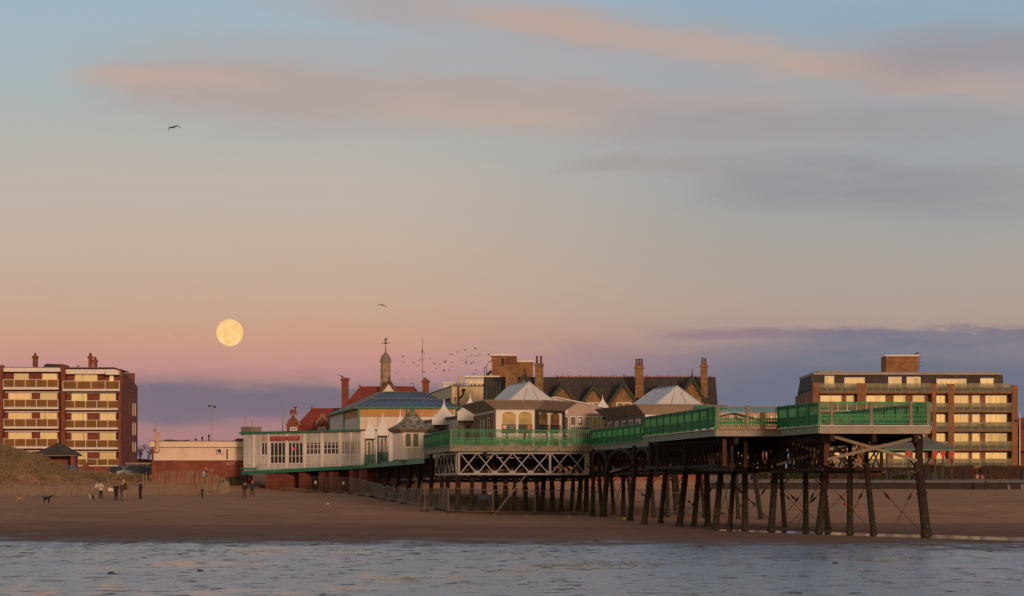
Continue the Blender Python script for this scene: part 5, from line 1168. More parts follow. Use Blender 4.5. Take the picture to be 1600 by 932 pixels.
# green floors and side fascias of the little balconies
# ---- mossy round kiosk
Y = 258.0; X = lambda p: PX(p, Y); Z = lambda p: PZ(p, Y)
rk = thing('round_kiosk', (X(640), Y + 3, 4.7), 'old white polygonal kiosk with mossy stained tent roof and green finials', 'kiosk')
rp = [(X(612), Y + 2.2), (X(629), Y), (X(663), Y), (X(672), Y + 3), (X(664), Y + 6.5), (X(622), Y + 6.5)]
zw_, zf_ = Z(676), Z(717); mb = MB()
for i in range(6):
    p, q = rp[i], rp[(i + 1) % 6]; L = (Vector(q) - Vector(p)).length
    mb.wall(along(p, q), 0, L, zf_ - .1, zw_, .12, [(.2, .78, zf_ + 1.0, zw_ - .05), (.88, 1.42, zf_ + 1.0, zw_ - .05)] if i == 1 else [])
mb.build('wall', white_worn, rk)
fm = along(rp[1], rp[2]); win(fm, .2, .78, zf_ + 1.0, zw_ - .05, rk, 1, fw=.06, glass=frost_glass, inset=.02, arched=True); win(fm, .88, 1.42, zf_ + 1.0, zw_ - .05, rk, 1, fw=.05, glass=frost_glass, inset=.02)
mb = MB(); fbox(mb, fm, .1, 1.5, -.05, -.002, zf_ + .93, zf_ + 1.0); fbox(mb, fm, .1, 1.5, -.05, -.002, zf_ + .05, zf_ + .12)
for u in (.02, .8, 1.5): fbox(mb, fm, u, u + .07, -.06, -.003, zf_ + .13, zw_)
fm0 = along(rp[0], rp[1])
for i in range(8): fbox(mb, fm0, .15 + i * .28, .21 + i * .28, -.04, -.002, zf_ + .1, zw_ - .1)
mb.build('panel_mouldings', white_trim, rk)
mb = MB(); mb.loft(v3(offset(rp, .1), zw_ + .002), v3(offset(rp, .42), zw_ + .28)); mb.loft(v3(offset(rp, .45), zw_ + .283), v3(offset(rp, .45), zw_ + .36)); ea = mb.build('cornice', beige_wood, rk)
moss = mat('mossy_roof', (.34, .32, .27), .9, .3, 1.2, c2=(.09, .09, .04), thr=.5, streak=.4)
cx_, cy_ = X(642.5), Y + 3.0; mb = MB(); rings = []
for f_, hz in ((1.0, 0), (.72, .28), (.5, .62), (.32, 1.0), (.16, 1.42), (.10, 1.7)):
    rings.append([Vector((cx_ + (p[0] - cx_) * f_, cy_ + (p[1] - cy_) * f_, zw_ + .363 + hz)) for p in offset(rp, .40)])
for a, b_ in zip(rings, rings[1:]): mb.loft(a, b_, False)
mb.face(rings[-1]); mb.build('tent_roof', moss, rk)
mb = MB(); mb.lathe((cx_, cy_, zw_ + 2.05), [(.16, 0), (.2, .12), (.05, .2), (.09, .3), (.02, .42)], 8); mb.build('finial', green_trim, rk)
mb = MB(); mb.ext([(X(627), Y + 5.5, zw_ + .36), (X(657), Y + 5.5, zw_ + .36), (X(640), Y + 5.5, zw_ + 1.55), (X(633), Y + 5.5, zw_ + 1.75)], (0, 2.5, 0)); mb.build('rear_roof', moss, rk)
mb = MB(); mb.lathe((X(631.5), Y + 6.2, zw_ + 1.5), [(.1, 0), (.13, .15), (.05, .3), (.1, .5), (.03, .7), (.04, 1.3), (.01, 1.5)], 8); mb.build('finial', green_trim, rk)
# ---- long white pavilion behind the railing
Y = 262.0
pv = thing('white_pavilion', (0, Y + 10, zf), 'plain flat roofed white pavilion with narrow windows joining the tent shelters', 'pavilion')
mb = MB(); px0, px1 = PX(668, 268), PX(790, 262); fmv = along((PX(640, 285), 285.0), (PX(717, 256), 256.0)); Lv = (Vector((PX(717, 256), 256.0)) - Vector((PX(640, 285), 285.0))).length
zpv = PZ(656, 262); mb.wall(fmv, 0, Lv, 4.6, zpv, .2, [(Lv - 7 + k * 2.2, Lv - 5.6 + k * 2.2, 5.6, zpv - .45) for k in range(3)] + [(5 + k * 2.6, 6.6 + k * 2.6, 5.6, zpv - .4) for k in range(6)])
fbox(mb, fmv, .0, .2, .21, 6, 4.6, zpv); fbox(mb, fmv, Lv - .2, Lv, .21, 6, 4.6, zpv); fbox(mb, fmv, .21, Lv - .21, 5.8, 6, 4.6, zpv); mb.build('wall', white_worn, pv)
for k in range(3): win(fmv, Lv - 7 + k * 2.2, Lv - 5.6 + k * 2.2, 5.6, zpv - .45, pv, 3, fw=.1, glass=frost_glass)
for k in range(6): win(fmv, 5 + k * 2.6, 6.6 + k * 2.6, 5.6, zpv - .4, pv, 3, fw=.1, glass=frost_glass)
mb = MB(); fbox(mb, fmv, -.2, Lv + .2, -.25, 6.2, zpv, zpv + .2); mb.build('roof', dark_paint, pv)
# ---- promenade shelter with red bows, right of the pier head
Y = 352.0
ps = thing('promenade_shelter', (X(1432), Y, 3.0), 'open promenade shelter with grey hipped roof and red bows under its eaves', 'shelter')
mb = MB(); mb.add([(X(1374), Y - 2, Z(702)), (X(1492), Y - 2, Z(702)), (X(1492), Y + 5, Z(702)), (X(1374), Y + 5, Z(702)), (X(1424), Y + 1.5, Z(681)), (X(1444), Y + 1.5, Z(681))], [(0, 1, 5, 4), (1, 2, 5), (2, 3, 4, 5), (3, 0, 4), (3, 2, 1, 0)]); mb.build('roof', slate_blue, ps)
mb = MB(); mb.box(X(1374) - .05, X(1492) + .05, Y - 2.08, Y + 5.05, Z(704.5), Z(702.1)); mb.build('eaves_board', green_trim, ps)
for px in (1383, 1417, 1437, 1458, 1470, 1484):
    mb = MB(); x_ = X(px); mb.box(x_ - .09, x_ + .09, Y - 1.7, Y - 1.52, 2.8, Z(704.6)); po = mb.build('post', mat_green_black, ps)
    if px not in (1437, 1383):
        mb = MB(); mb.ext([(x_ - .42, Y - 1.9, Z(704.8)), (x_ + .42, Y - 1.9, Z(704.8)), (x_ + .22, Y - 1.9, Z(711)), (x_ + .12, Y - 1.9, Z(717)), (x_ - .12, Y - 1.9, Z(717)), (x_ - .2, Y - 1.9, Z(711))], (0, .12, 0)); mb.build('red_bow', red_paint, po)
mb = MB(); mb.box(X(1395), X(1476), Y + 2, Y + 2.2, 2.8, 3.9); mb.build('low_screen', mat_green_black, ps)
# ---- low brick retaining wall, sea wall and far pavilion
Y = 340.0
rw = thing('brick_retaining_wall', (X(1010), Y, 1.8), 'orange brick retaining wall seen between the dark pier legs', 'wall')
mb = MB(); mb.box(X(890), X(978), Y - .4, Y, 1.5, Z(741)); mb.box(X(978.2), X(1105), Y - .9, Y - .5, 1.2, Z(734)); mb.build('wall', brick('orange_brick', (.25, .078, .045), (.2, .1, .07)), rw)
mb = MB(); mb.box(X(889), X(978), Y - .5, Y + .1, Z(741) + .003, Z(739.8)); mb.box(X(978.2), X(1105), Y - 1.0, Y - .4, Z(734) + .003, Z(732.8)); mb.build('coping', concrete, rw)
Y = 336.0
sw = thing('sea_wall', (X(1380), Y, 1.9), 'low dark sea wall with pale rounded coping across the beach', 'sea wall')
mb = MB(); x = X(1108)
while x < 72:
    mb.box(x, min(72, x + 5.97), Y, Y + .9, 1.2, Z(754.5)); x += 6.0
mb.build('wall', mat('dark_wet_concrete', (.028, .023, .023), .8, .3, .7, c2=(.08, .075, .07), thr=.7), sw)
mb = MB(); x = X(1108)
while x < 72:
    mb.ext([(x, Y - .15, Z(754.5) + .004), (x, Y + 1.0, Z(754.5) + .004), (x, Y + 1.0, Z(750.2)), (x, Y + .15, Z(750)), (x, Y - .1, Z(751.5))], (min(2.96, 72 - x), 0, 0)); x += 3.0
mb.build('coping', mat('smooth_pale_concrete', (.085, .085, .10), .4, .15, .6), sw)
Y = 450.0
bp_ = thing('beach_pavilion', (X(1172), Y, 4.2), 'low peach rendered pavilion with dark pitched roof seen through the pier railing', 'pavilion')
mb = MB(); mb.wall(front(Y), X(1122), X(1226), 3.9, Z(645), .3, [(X(a), X(a + 5), Z(657), Z(649)) for a in (1141, 1152, 1178, 1187, 1203, 1212)]); mb.box(X(1122), X(1122.5), Y + .31, Y + 9, 3.9, Z(645)); mb.box(X(1225.5), X(1226), Y + .31, Y + 9, 3.9, Z(645)); mb.build('wall', mat('peach_render', (.60, .40, .27), .85, .1, .4), bp_)
for a in (1141, 1152, 1178, 1187, 1203, 1212): win(front(Y), X(a), X(a + 5), Z(657), Z(649), bp_, 1, fw=.12, glass=gold_glass)
mb = MB(); mb.ext([(X(1120), Y - 1, Z(651)), (X(1146), Y - 1, Z(645)), (X(1190), Y - 1, Z(656)), (X(1190), Y - 1, Z(657)), (X(1146), Y - 1, Z(646.5)), (X(1120), Y - 1, Z(652.5))], (0, 10, 0)); mb.box(X(1170), X(1226), Y + .5, Y + 9, Z(645) + .003, Z(643.8)); mb.build('roof', slate, bp_)
mb = MB(); mb.box(X(1189), X(1196), Y - .6, Y - .1, 4, Z(645)); mb.build('chimney', dark_brick, bp_)
# low houses and brick corner at the far right, bin store under the right flats
Y = 455.0
fh = thing('brick_house', (X(1606), Y, 4.2), 'red brick house edge with dark door canopy at the frame edge beyond the lamp post', 'house')
mb = MB(); mb.box(X(1594), X(1650), Y, Y + 9, 3.9, Z(668)); mb.build('wall', red_brick, fh)
mb = MB(); mb.ext([(X(1592), Y - .4, Z(668)), (X(1592), Y + 4.5, Z(652)), (X(1592), Y + 9.4, Z(668))], (X(1652) - X(1592), 0, 0)); mb.build('roof', red_tile, fh)
mb = MB(); mb.box(X(1594), X(1602), Y - 1, Y - .01, Z(707), Z(704)); mb.build('canopy', slate, fh)
# ---------------------------------------------------------------- moon
mo = bpy.data.materials.new('moonlit_rock'); mo.use_nodes = True
N = NT(mo.node_tree); b = N.n['Principled BSDF']; g = N.n.new('ShaderNodeTexCoord').outputs['Object']
mo_n = N.noise(N.mapping(g, (.035, .035, .035)), 1.0, 4, .6); mo_f = N.noise(g, .12, 5, .6)
mc = N.ramp(N.m('ADD', N.m('MULTIPLY', mo_n, .75), N.m('MULTIPLY', mo_f, .25)), [(.40, lin((247, 195, 126))), (.5, lin((253, 204, 134))), (.6, lin((255, 213, 146)))])
b.inputs['Base Color'].default_value = (0, 0, 0, 1); N.l.new(mc, b.inputs['Emission Color']); b.inputs['Emission Strength'].default_value = 1.0; b.inputs['Specular IOR Level'].default_value = 0
DM = 6000.0; mp = P(359, 520.3, DM); mr = 21.0 * DM / FOC
mb = MB(); pr = [(max(.01, math.sin(math.pi * k / 24) * mr), -math.cos(math.pi * k / 24) * mr) for k in range(25)]; mb.lathe(mp, pr, 48)
m_o = mb.build('moon', mo, None, smooth=True); tag(m_o, 'full golden moon low in the pink sky above the low pool building', 'moon')
# make the maria scale fit the sphere's size
for n in mo.node_tree.nodes:
    if n.type == 'MAPPING': n.inputs['Scale'].default_value = (2.6 / mr, 2.6 / mr, 2.6 / mr)
    if n.type == 'TEX_NOISE' and n.inputs['Scale'].default_value < .5: n.inputs['Scale'].default_value = 6.0 / mr

# ---------------------------------------------------------------- chestnut paling fences
def paling_fence(pts, h, label, posts):
    """pts: plan points along the sand"""
    r_ = random.Random(5); root = thing('paling_fence', (*pts[len(pts) // 2], gz(*pts[len(pts) // 2])), label, 'fence')
    mb = MB(); acc = 0.0; wires = [[], []]
    for p, q in zip(pts, pts[1:]):
        p, q = Vector(p), Vector(q); L = (q - p).length; n = int(L / .08)
        for i in range(n):
            c_ = p.lerp(q, (i + .5) / n) + Vector((r_.uniform(-.02, .02), r_.uniform(-.04, .04))); z0 = gz(c_.x, c_.y)
            hh = h * r_.uniform(.86, 1.08); t_ = r_.uniform(-.09, .09); w = r_.uniform(.03, .05)
            if r_.random() < .06: continue
            mb.beam((c_.x, c_.y, z0 - .1), (c_.x + t_ * hh, c_.y + r_.uniform(-.05, .05), z0 + hh), w, .03, up=(1, 0, 0))
        for k, f_ in enumerate((.3, .78)):
            wires[k] += [Vector((*p, gz(*p) + h * f_))]
    mb.build('palings', paling, root)
    mb = MB()
    for w_ in wires: mb.path(w_, .008, 4)
    mb.build('wires', wire, root)
    for px_, hh in posts:
        i = min(len(pts) - 1, int(px_ * (len(pts) - 1))); p = pts[i]; mb = MB(); z0 = gz(*p); mb.tube((p[0], p[1] - .07, z0 - .2), (p[0], p[1] - .07, z0 + hh), .055, .05, 8); mb.build('post', beige_wood, root)
    return root
def gline(pix, n=40):
    out = []
    for (a, b_) in zip(pix, pix[1:]):
        for i in range(n): f_ = i / n; out.append(tuple(P(a[0] + (b_[0] - a[0]) * f_, HY, a[1] + (b_[1] - a[1]) * f_).xy))
    return out
paling_fence(gline([(-30, 296), (120, 296), (240, 296), (345, 300), (358, 306)], 24), 1.14, 'weathered paling fence along the beach foot of the dunes behind the dogs and walkers', [(.08, 1.25), (.18, 1.3), (.235, 1.35), (.36, 1.3), (.56, 1.25), (.72, 1.25)])
paling_fence(gline([(222, 316), (290, 313), (330, 311), (356, 307)], 20), 1.35, 'taller paling fence on the raised sand before the low pool building', [(.05, 1.5), (.4, 1.6), (.8, 1.5)])
# ---------------------------------------------------------------- temporary mesh fence panels round the pier legs
FP = [(455, 746.5, 471, 747, 322, 320), (486, 745.5, 510, 746, 314, 311), (510.5, 746, 531, 746.5, 311, 308), (531.5, 746.5, 548, 746.5, 308, 305), (548.5, 747, 564, 750, 305, 297),
      (564.5, 750, 580, 754, 297, 288), (581, 754, 590, 757, 288, 281), (591, 756.5, 603, 762, 280, 272), (604, 759, 618, 764, 271, 264), (621, 760, 637, 766, 262, 254), (638, 764, 660, 765, 253, 244),
      (663, 763.5, 683, 763.8, 226, 231), (685, 763.5, 700, 762.5, 230, 224), (701, 762.5, 769, 766, 222, 221.5), (771, 765.5, 834.5, 767, 221.4, 221.2), (836, 767, 896.5, 767.5, 221, 221),
      (898, 768, 936, 768.5, 221, 222), (1041, 770, 1086, 770.5, 228, 229), (1128, 770, 1172, 771, 232, 233)]
LB = ['first leaning fence panel set against the brick pier under the cafe', 'fence panel with a pale notice, below the cafe doors', 'fence panel below the cafe windows, right of the notice panel', 'fence panel just left of the paired brick piers',
      'fence panel across the paired brick piers', 'fence panel just right of the paired brick piers', 'short fence panel turning toward the pier, left of the tilted ones', 'first tilted fence panel beneath the dark slatted girder', 'second tilted fence panel, beside the one with a sand heap',
      'tilted fence panel with a green clad edge', 'fence panel nearest the leaning poles under the slatted girder', 'narrow corner fence panel at the left end of the row below the white truss', 'second narrow fence panel from the corner below the white truss', 'wide fence panel below the left half of the white truss',
      'wide fence panel crossed by the leaning scaffold pole', 'wide fence panel below the right half of the white truss', 'fence panel just right of the white truss end', 'far fence panel between the dark legs before the orange wall', 'far fence panel standing on the sand beyond the seaward legs']
for i, (x0, y0, x1, y1, Ya, Yb) in enumerate(FP):
    a, c_ = P(x0, y0, Ya), P(x1, y1, Yb); root = thing('fence_panel', (*((a + c_) / 2).xy, gz(*((a + c_) / 2).xy)), LB[i], 'fence panel', 'temporary mesh fence panels under the pier')
    za, zc = gz(a.x, a.y), gz(c_.x, c_.y); ba, bc = Vector((a.x, a.y, za + .06)), Vector((c_.x, c_.y, zc + .06))
    if 7 <= i <= 10: ba.x -= .35; bc.x -= .3
    r = .024; mb = MB(); k_ = .12; d_ = (c_ - a).normalized()
    mb.path([ba, a - Vector((0, 0, k_)), a + d_ * k_, c_ - d_ * k_, c_ - Vector((0, 0, k_)), bc], r, 6); mb.tube(ba + Vector((0, 0, .1)), bc + Vector((0, 0, .1)), r, r, 6); mb.build('tube_frame', wire, root)
    mb = MB(); L = (c_ - a).length; n = max(4, int(L / .11))
    for k in range(1, n): f_ = k / n; mb.tube(ba.lerp(bc, f_) + Vector((0, 0, .1)), a.lerp(c_, f_), .0038, .0038, 3)
    for k in range(1, 9): f_ = k / 9; mb.tube(ba.lerp(a, f_), bc.lerp(c_, f_), .0038, .0038, 3)
    mb.build('wire_mesh', wire, root)
    mb = MB(); mb.obox(ba, .65, .22, za - .04, za + .12, math.atan2(d_.y, d_.x) + 1.57); mb.build('foot', rubber, root)
    if i in (1, 3): mb = MB(); q = a.lerp(c_, .3); mb.obox(q + Vector((0, -.04, 0)), .22, .02, q.z - .75, q.z - .4, 0); mb.build('notice', white_trim, root)
    if i in (13, 14, 15): mb = MB(); q = c_ if i < 15 else a; mb.obox(q + Vector((-.2, -.05, 0)), .2, .03, q.z - .3, q.z - .2, 0); mb.build('clamp_tag', mat('pink_tag', (.55, .25, .22), .6), root)
sp = P(823, 741, 218.5); q = ground_at(771, 805.3); q.y = 216.5
mb = MB(); mb.tube(sp, (q.x, q.y, gz(q.x, q.y) - .05), .042, .042, 8); tag(mb.build('scaffold_pole', beige_wood), 'long pale scaffold pole leaning from the white truss to the sand', 'pole')
mb = MB(); mb.beam(P(763, 757, 224), P(846, 758.8, 224), .22, .05); tag(mb.build('scaffold_board', beige_wood), 'pale scaffold board laid level across the legs behind the fence panels', 'board')
for k, (pa, pb, Y_) in enumerate((((648, 742), (657, 786), 250), ((652, 752), (653, 790), 248), ((660, 752), (657, 792), 246))):
    mb = MB(); q = P(pb[0], pb[1], Y_); mb.tube(P(pa[0], pa[1], Y_), (q.x, q.y, gz(q.x, q.y) - .1), .055, .055, 8)
    tag(mb.build('timber_prop', beige_wood), ('bent upper timber prop leaning under the slatted girder', 'upright thin timber prop beside the bent prop under the slatted girder', 'timber prop with an orange band nearest the corner fence panel')[k], 'prop')
    if k == 2:
        pass
# ---------------------------------------------------------------- people
def skin_body(V, E, Rd, mats, emat, sub=2):
    """one continuous skinned surface grown from a skeleton; every face takes the material of its nearest bone"""
    me = bpy.data.meshes.new('skeleton'); me.from_pydata([tuple(v) for v in V], E, []); ob = bpy.data.objects.new('skeleton', me); C.objects.link(ob)
    md = ob.modifiers.new('Skin', 'SKIN'); md.use_smooth_shade = True; md.branch_smoothing = .4
    for i, sv in enumerate(me.skin_vertices[0].data):
        r = Rd[i]; sv.radius = r if isinstance(r, tuple) else (r, r); sv.use_root = (i == 0)
    s_ = ob.modifiers.new('Sub', 'SUBSURF'); s_.levels = sub; s_.render_levels = sub
    dg = bpy.context.evaluated_depsgraph_get(); out = bpy.data.meshes.new_from_object(ob.evaluated_get(dg)); bpy.data.objects.remove(ob)
    out.materials.clear()
    for m_ in mats: out.materials.append(m_)
    A_ = np.array([tuple(V[a]) for a, _ in E]); B_ = np.array([tuple(V[b_]) for _, b_ in E]); D_ = B_ - A_; LL = (D_ ** 2).sum(1)
    rr = np.array([max(np.mean(Rd[a]), np.mean(Rd[b_])) for a, b_ in E])
    for p in out.polygons:
        c_ = np.array(p.center[:]); t_ = np.clip(((c_ - A_) * D_).sum(1) / LL, 0, 1); d_ = np.sqrt(((A_ + D_ * t_[:, None] - c_) ** 2).sum(1)) / rr
        p.material_index = emat[int(np.argmin(d_))]; p.use_smooth = True
    return out
def cloth(c): 
    key = 'cloth_%d_%d_%d' % tuple(int(v * 999) for v in c)
    return MATS.get(key) or mat(key, c, .9, .2, 6)
hair_m = mat('dark_hair', (.03, .022, .018), .8)
def person(px, pyf, ht, face, label, coat, legs_c, shoes=(.03, .025, .025), hat=None, hairc=None, pose='stand', at=None, long_coat=0.0, extra=None, group=None):
    ft = ground_at(px, pyf) if at is None else Vector((PX(px, at[0]), at[0], at[1]))
    root = thing('person', ft, label, 'person', group); H_ = ht
    ls = .07 if pose in ('stand', 'photo', 'bend', 'hold') else .10
    lean = .0
    V, E, Rd, em = [], [], [], []
    def add(p, r, par=None, m_=0):
        V.append(Vector(p)); Rd.append(r)
        if par is not None: E.append((par, len(V) - 1)); em.append(m_)
        return len(V) - 1
    # local frame: x right, -y forward, unit height
    bend = .30 if pose == 'bend' else 0.0
    pel = add((0, 0, .525), (.088, .065)); 
    wa = add((0, -.02 - bend * .25, .62), (.085, .062), pel, 1); chs = add((0, -.02 - bend * .8, .745 - bend * .08), (.105, .07), wa, 1)
    sh = add((0, -.01 - bend * 1.0, .815 - bend * .12), (.09, .055), chs, 1); nk = add((0, -.015 - bend * 1.1, .865 - bend * .16), .034, sh, 2)
    h0 = add((0, -.03 - bend * 1.25, .905 - bend * .2), (.046, .052), nk, 2); h1 = add((0, -.03 - bend * 1.3, .955 - bend * .22), (.050, .060), h0, 2); h2 = add((0, -.025 - bend * 1.3, .985 - bend * .22), (.028, .034), h1, 3)
    hands = []
    for s_ in (-1, 1):
        so_ = add((s_ * .125, -.005 - bend * .95, .80 - bend * .12), .042, sh, 1)
        if pose == 'photo': e_, hd = (s_ * .155, -.10, .70), (s_ * .05, -.17, .845)
        elif pose == 'bend': e_, hd = (s_ * .145, -.30, .60), (s_ * .04, -.31, .50)
        elif pose == 'hold': e_, hd = (s_ * .165, -.04, .66), (s_ * .06 - .05, -.16, .70)
        elif pose == 'walk': e_, hd = (s_ * .155, .03 - s_ * .05, .645), (s_ * .15, -.04 - s_ * .10, .52)
        else: e_, hd = (s_ * .155, .025, .645), (s_ * .14, -.04, .515)
        e2 = add(e_, .034, so_, 1); h_ = add(hd, .024, e2, 1); dv = (Vector(hd) - Vector(e_)).normalized(); pm = add(Vector(hd) + dv * .035, (.022, .014), h_, 4); hands.append((Vector(hd), dv, s_))
        hp = add((s_ * .05, 0, .50), .066, pel, 5)
        st = {'walk': -s_ * .10, 'photo': 0, 'bend': .02}.get(pose, -s_ * .015)
        kn = add((s_ * (.05 + ls * .1), st * .55 - .015 - (.02 if pose == 'bend' else 0), .285), .048, hp, 5); an = add((s_ * (.05 + ls * .25), st + .01, .055), .032, kn, 5); add((s_ * (.055 + ls * .3), st - .085, .022), (.030, .022), an, 6)
    V = [v * H_ for v in V]; Rd = [tuple(q * H_ for q in r) if isinstance(r, tuple) else r * H_ for r in Rd]
    cm, lm, sm_ = cloth(coat), cloth(legs_c), cloth(shoes); hm = hair_m if hairc is None else cloth(hairc)
    me = skin_body(V, E, Rd, [cm, cm, skin_m, hm, skin_m, lm, sm_], em)
    # fingers, thumb, nose, eyes and ears joined to the same body mesh
    mb = MB(); mb.cur = 4
    for hd, dv, s_ in hands:
        sd_ = dv.cross(Vector((1, 0, 0))); sd_ = sd_.normalized() if sd_.length > .1 else Vector((0, 1, 0)); base = (hd + dv * .048) * H_; pn = dv.cross(sd_)
        for k, ln in enumerate((.036, .043, .040, .031)):
            b0 = base + sd_ * ((k - 1.5) * .011 * H_); m1 = b0 + dv * ln * .55 * H_; mb.tube(b0, m1, .0055 * H_, .005 * H_, 6); mb.tube(m1, m1 + (dv * .7 + pn * -.6 * s_) * ln * .5 * H_, .005 * H_, .004 * H_, 6)
        b0 = (hd + dv * .02) * H_ + sd_ * -.018 * H_; mb.tube(b0, b0 + (dv * .6 - sd_ * .8) * .03 * H_, .0065 * H_, .005 * H_, 6)
    hc = V[h1]; fr_ = R(-face) * 0
    mb.cur = 2; mb.tube(hc + Vector((0, -.055, -.012)) * H_, hc + Vector((0, -.072, -.022)) * H_, .008 * H_, .007 * H_, 6)
    for s_ in (-1, 1): mb.ball(hc + Vector((s_ * .052, .0, -.012)) * H_, .013 * H_, 6, .5, .8, 1.3)
    mb.cur = 3
    for s_ in (-1, 1): mb.ball(hc + Vector((s_ * .02, -.056, .0)) * H_, .0055 * H_, 6)
    mb.cur = 2; mb.box(*(v for v in (hc.x - .016 * H_, hc.x + .016 * H_, hc.y - .058 * H_, hc.y - .05 * H_, hc.z - .046 * H_, hc.z - .04 * H_)))
    ex = mb.mesh('features', [cm]); bm = bmesh.new(); bm.from_mesh(me); bm.from_mesh(ex); bm.to_mesh(me); bm.free()
    rz = R(face)
    bo = link('body', me, root, ft, rz)
    def child(nm, mb_, m_): o = link(nm, mb_.mesh(nm, m_), root, ft, rz); return o
    hb = MB(); pr = [(.050, -.02), (.060, .0), (.060, .02), (.050, .045), (.026, .06), (.004, .064)]
    if hat:
        hb.lathe(V[h1] + Vector((0, .004 * H_, .002 * H_)), [(a * H_ * 1.06, q * H_) for a, q in pr], 14, 0, .95, 1.1); child('hat', hb, cloth(hat))
    else:
        hb.lathe(V[h1] + Vector((0, .010 * H_, .002 * H_)), [(a * H_ * 1.0, q * H_) for a, q in pr], 14, 0, .95, 1.05); child('hair', hb, hm)
    cb = MB(); z0 = .50 - long_coat; bx = V[chs] / H_
    if pose != 'bend':
        cb.lathe((0, 0, 0), [(.118 * H_, z0 * H_), (.112 * H_, .58 * H_), (.108 * H_, .66 * H_), (.112 * H_, .76 * H_), (.085 * H_, .825 * H_), (.045 * H_, .86 * H_)], 16, 0, 1.05, .78); child('coat', cb, cm)
    else:
        cb.loft([Vector((math.cos(t_) * .11, math.sin(t_) * .085, .49)) * H_ for t_ in [k * math.pi / 6 for k in range(12)]], [Vector((math.cos(t_) * .115, -.24 + math.sin(t_) * .07, .74)) * H_ for t_ in [k * math.pi / 6 for k in range(12)]]); child('coat', cb, cm)
    return root, ft
DK = (.022, .02, .024)
r_, f_ = person(157.5, 780.5, 1.66, 25, 'person in a cream jacket and black trousers holding a pale bundle by the fence', (.50, .42, .35), DK, pose='hold', hairc=(.03, .025, .025))
mb = MB(); q = f_ + Vector((-.36, -.18, 1.25)); mb.ball(q, .17, 10, 1.1, .8, 1.0); mb.ball(q + Vector((.05, 0, .18)), .1, 8); mb.ball(q + Vector((-.08, .02, -.12)), .13, 8); tag(mb.build('bundle', cloth((.45, .40, .48)), None, True), 'pale lilac bundle held up in the arms of the cream jacketed person', 'bundle')
person(181.5, 783.5, 1.62, 200, 'person in black clothes with arms raised, left of the brown coated group', (.016, .016, .018), (.016, .016, .018), pose='photo')
person(190, 783.8, 1.75, 120, 'person in a thick brown coat and blue jeans, back turned', (.085, .045, .035), (.07, .09, .12), hat=(.10, .11, .11))
person(193.5, 782, 1.86, 10, 'person in a bright yellow hat mostly hidden behind the brown coat', (.06, .035, .03), (.25, .18, .13), hat=(.75, .36, .02))
person(219.5, 781.3, 1.74, 250, 'tall person dressed all in dark navy standing alone before the fence', (.022, .018, .028), (.016, .014, .016), pose='stand', long_coat=.04, hat=(.05, .025, .03))
person(316, 778.5, 1.02, 160, 'small child in dark clothes walking alone on the sand', (.04, .038, .045), (.02, .02, .024), pose='walk', hat=(.02, .02, .022))
q_ = (316.5, gz(PX(321, 316.5), 316.5)); person(321, 760, 1.95, 90, 'person in a dark jacket and pink hat behind the taller paling fence', (.02, .018, .03), (.05, .04, .06), hat=(.55, .10, .14), at=q_)
mb = MB(); q = P(318.8, 739.5, 316); mb.ball(q, .2, 10, .8, .6, 1.1); mb.ball(q + Vector((-.05, -.02, -.28)), .14, 8); tag(mb.build('carrier_bag', cloth((.25, .38, .48)), None, True), 'pale blue bag carried by the person in the pink hat', 'bag')
person(382, 780.2, 1.72, 10, 'person in dark jacket and jeans bending forward on the sand', (.045, .035, .03), (.05, .055, .085), pose='bend', hat=(.05, .04, .04))
person(394.3, 777.5, 1.62, 15, 'person in a long dark coat and red cap beside the bending person', (.026, .028, .036), (.07, .05, .04), hat=(.40, .06, .03), long_coat=.10, pose='walk')
person(1201.5, 752, 1.45, 20, 'person with dark hair and a pink top seen through the pier arch on the promenade', (.06, .04, .045), (.05, .04, .05), at=(345, 2.72), pose='hold')
person(1527, 750, 1.25, 0, 'seated looking person in a pale peach top before the bare hedge', (.42, .26, .19), (.12, .08, .07), at=(348, 2.55), pose='hold')
person(1535, 750, 1.2, 20, 'person in dull pink beside the pale peach top by the hedge', (.25, .14, .14), (.06, .05, .06), at=(348.5, 2.5))
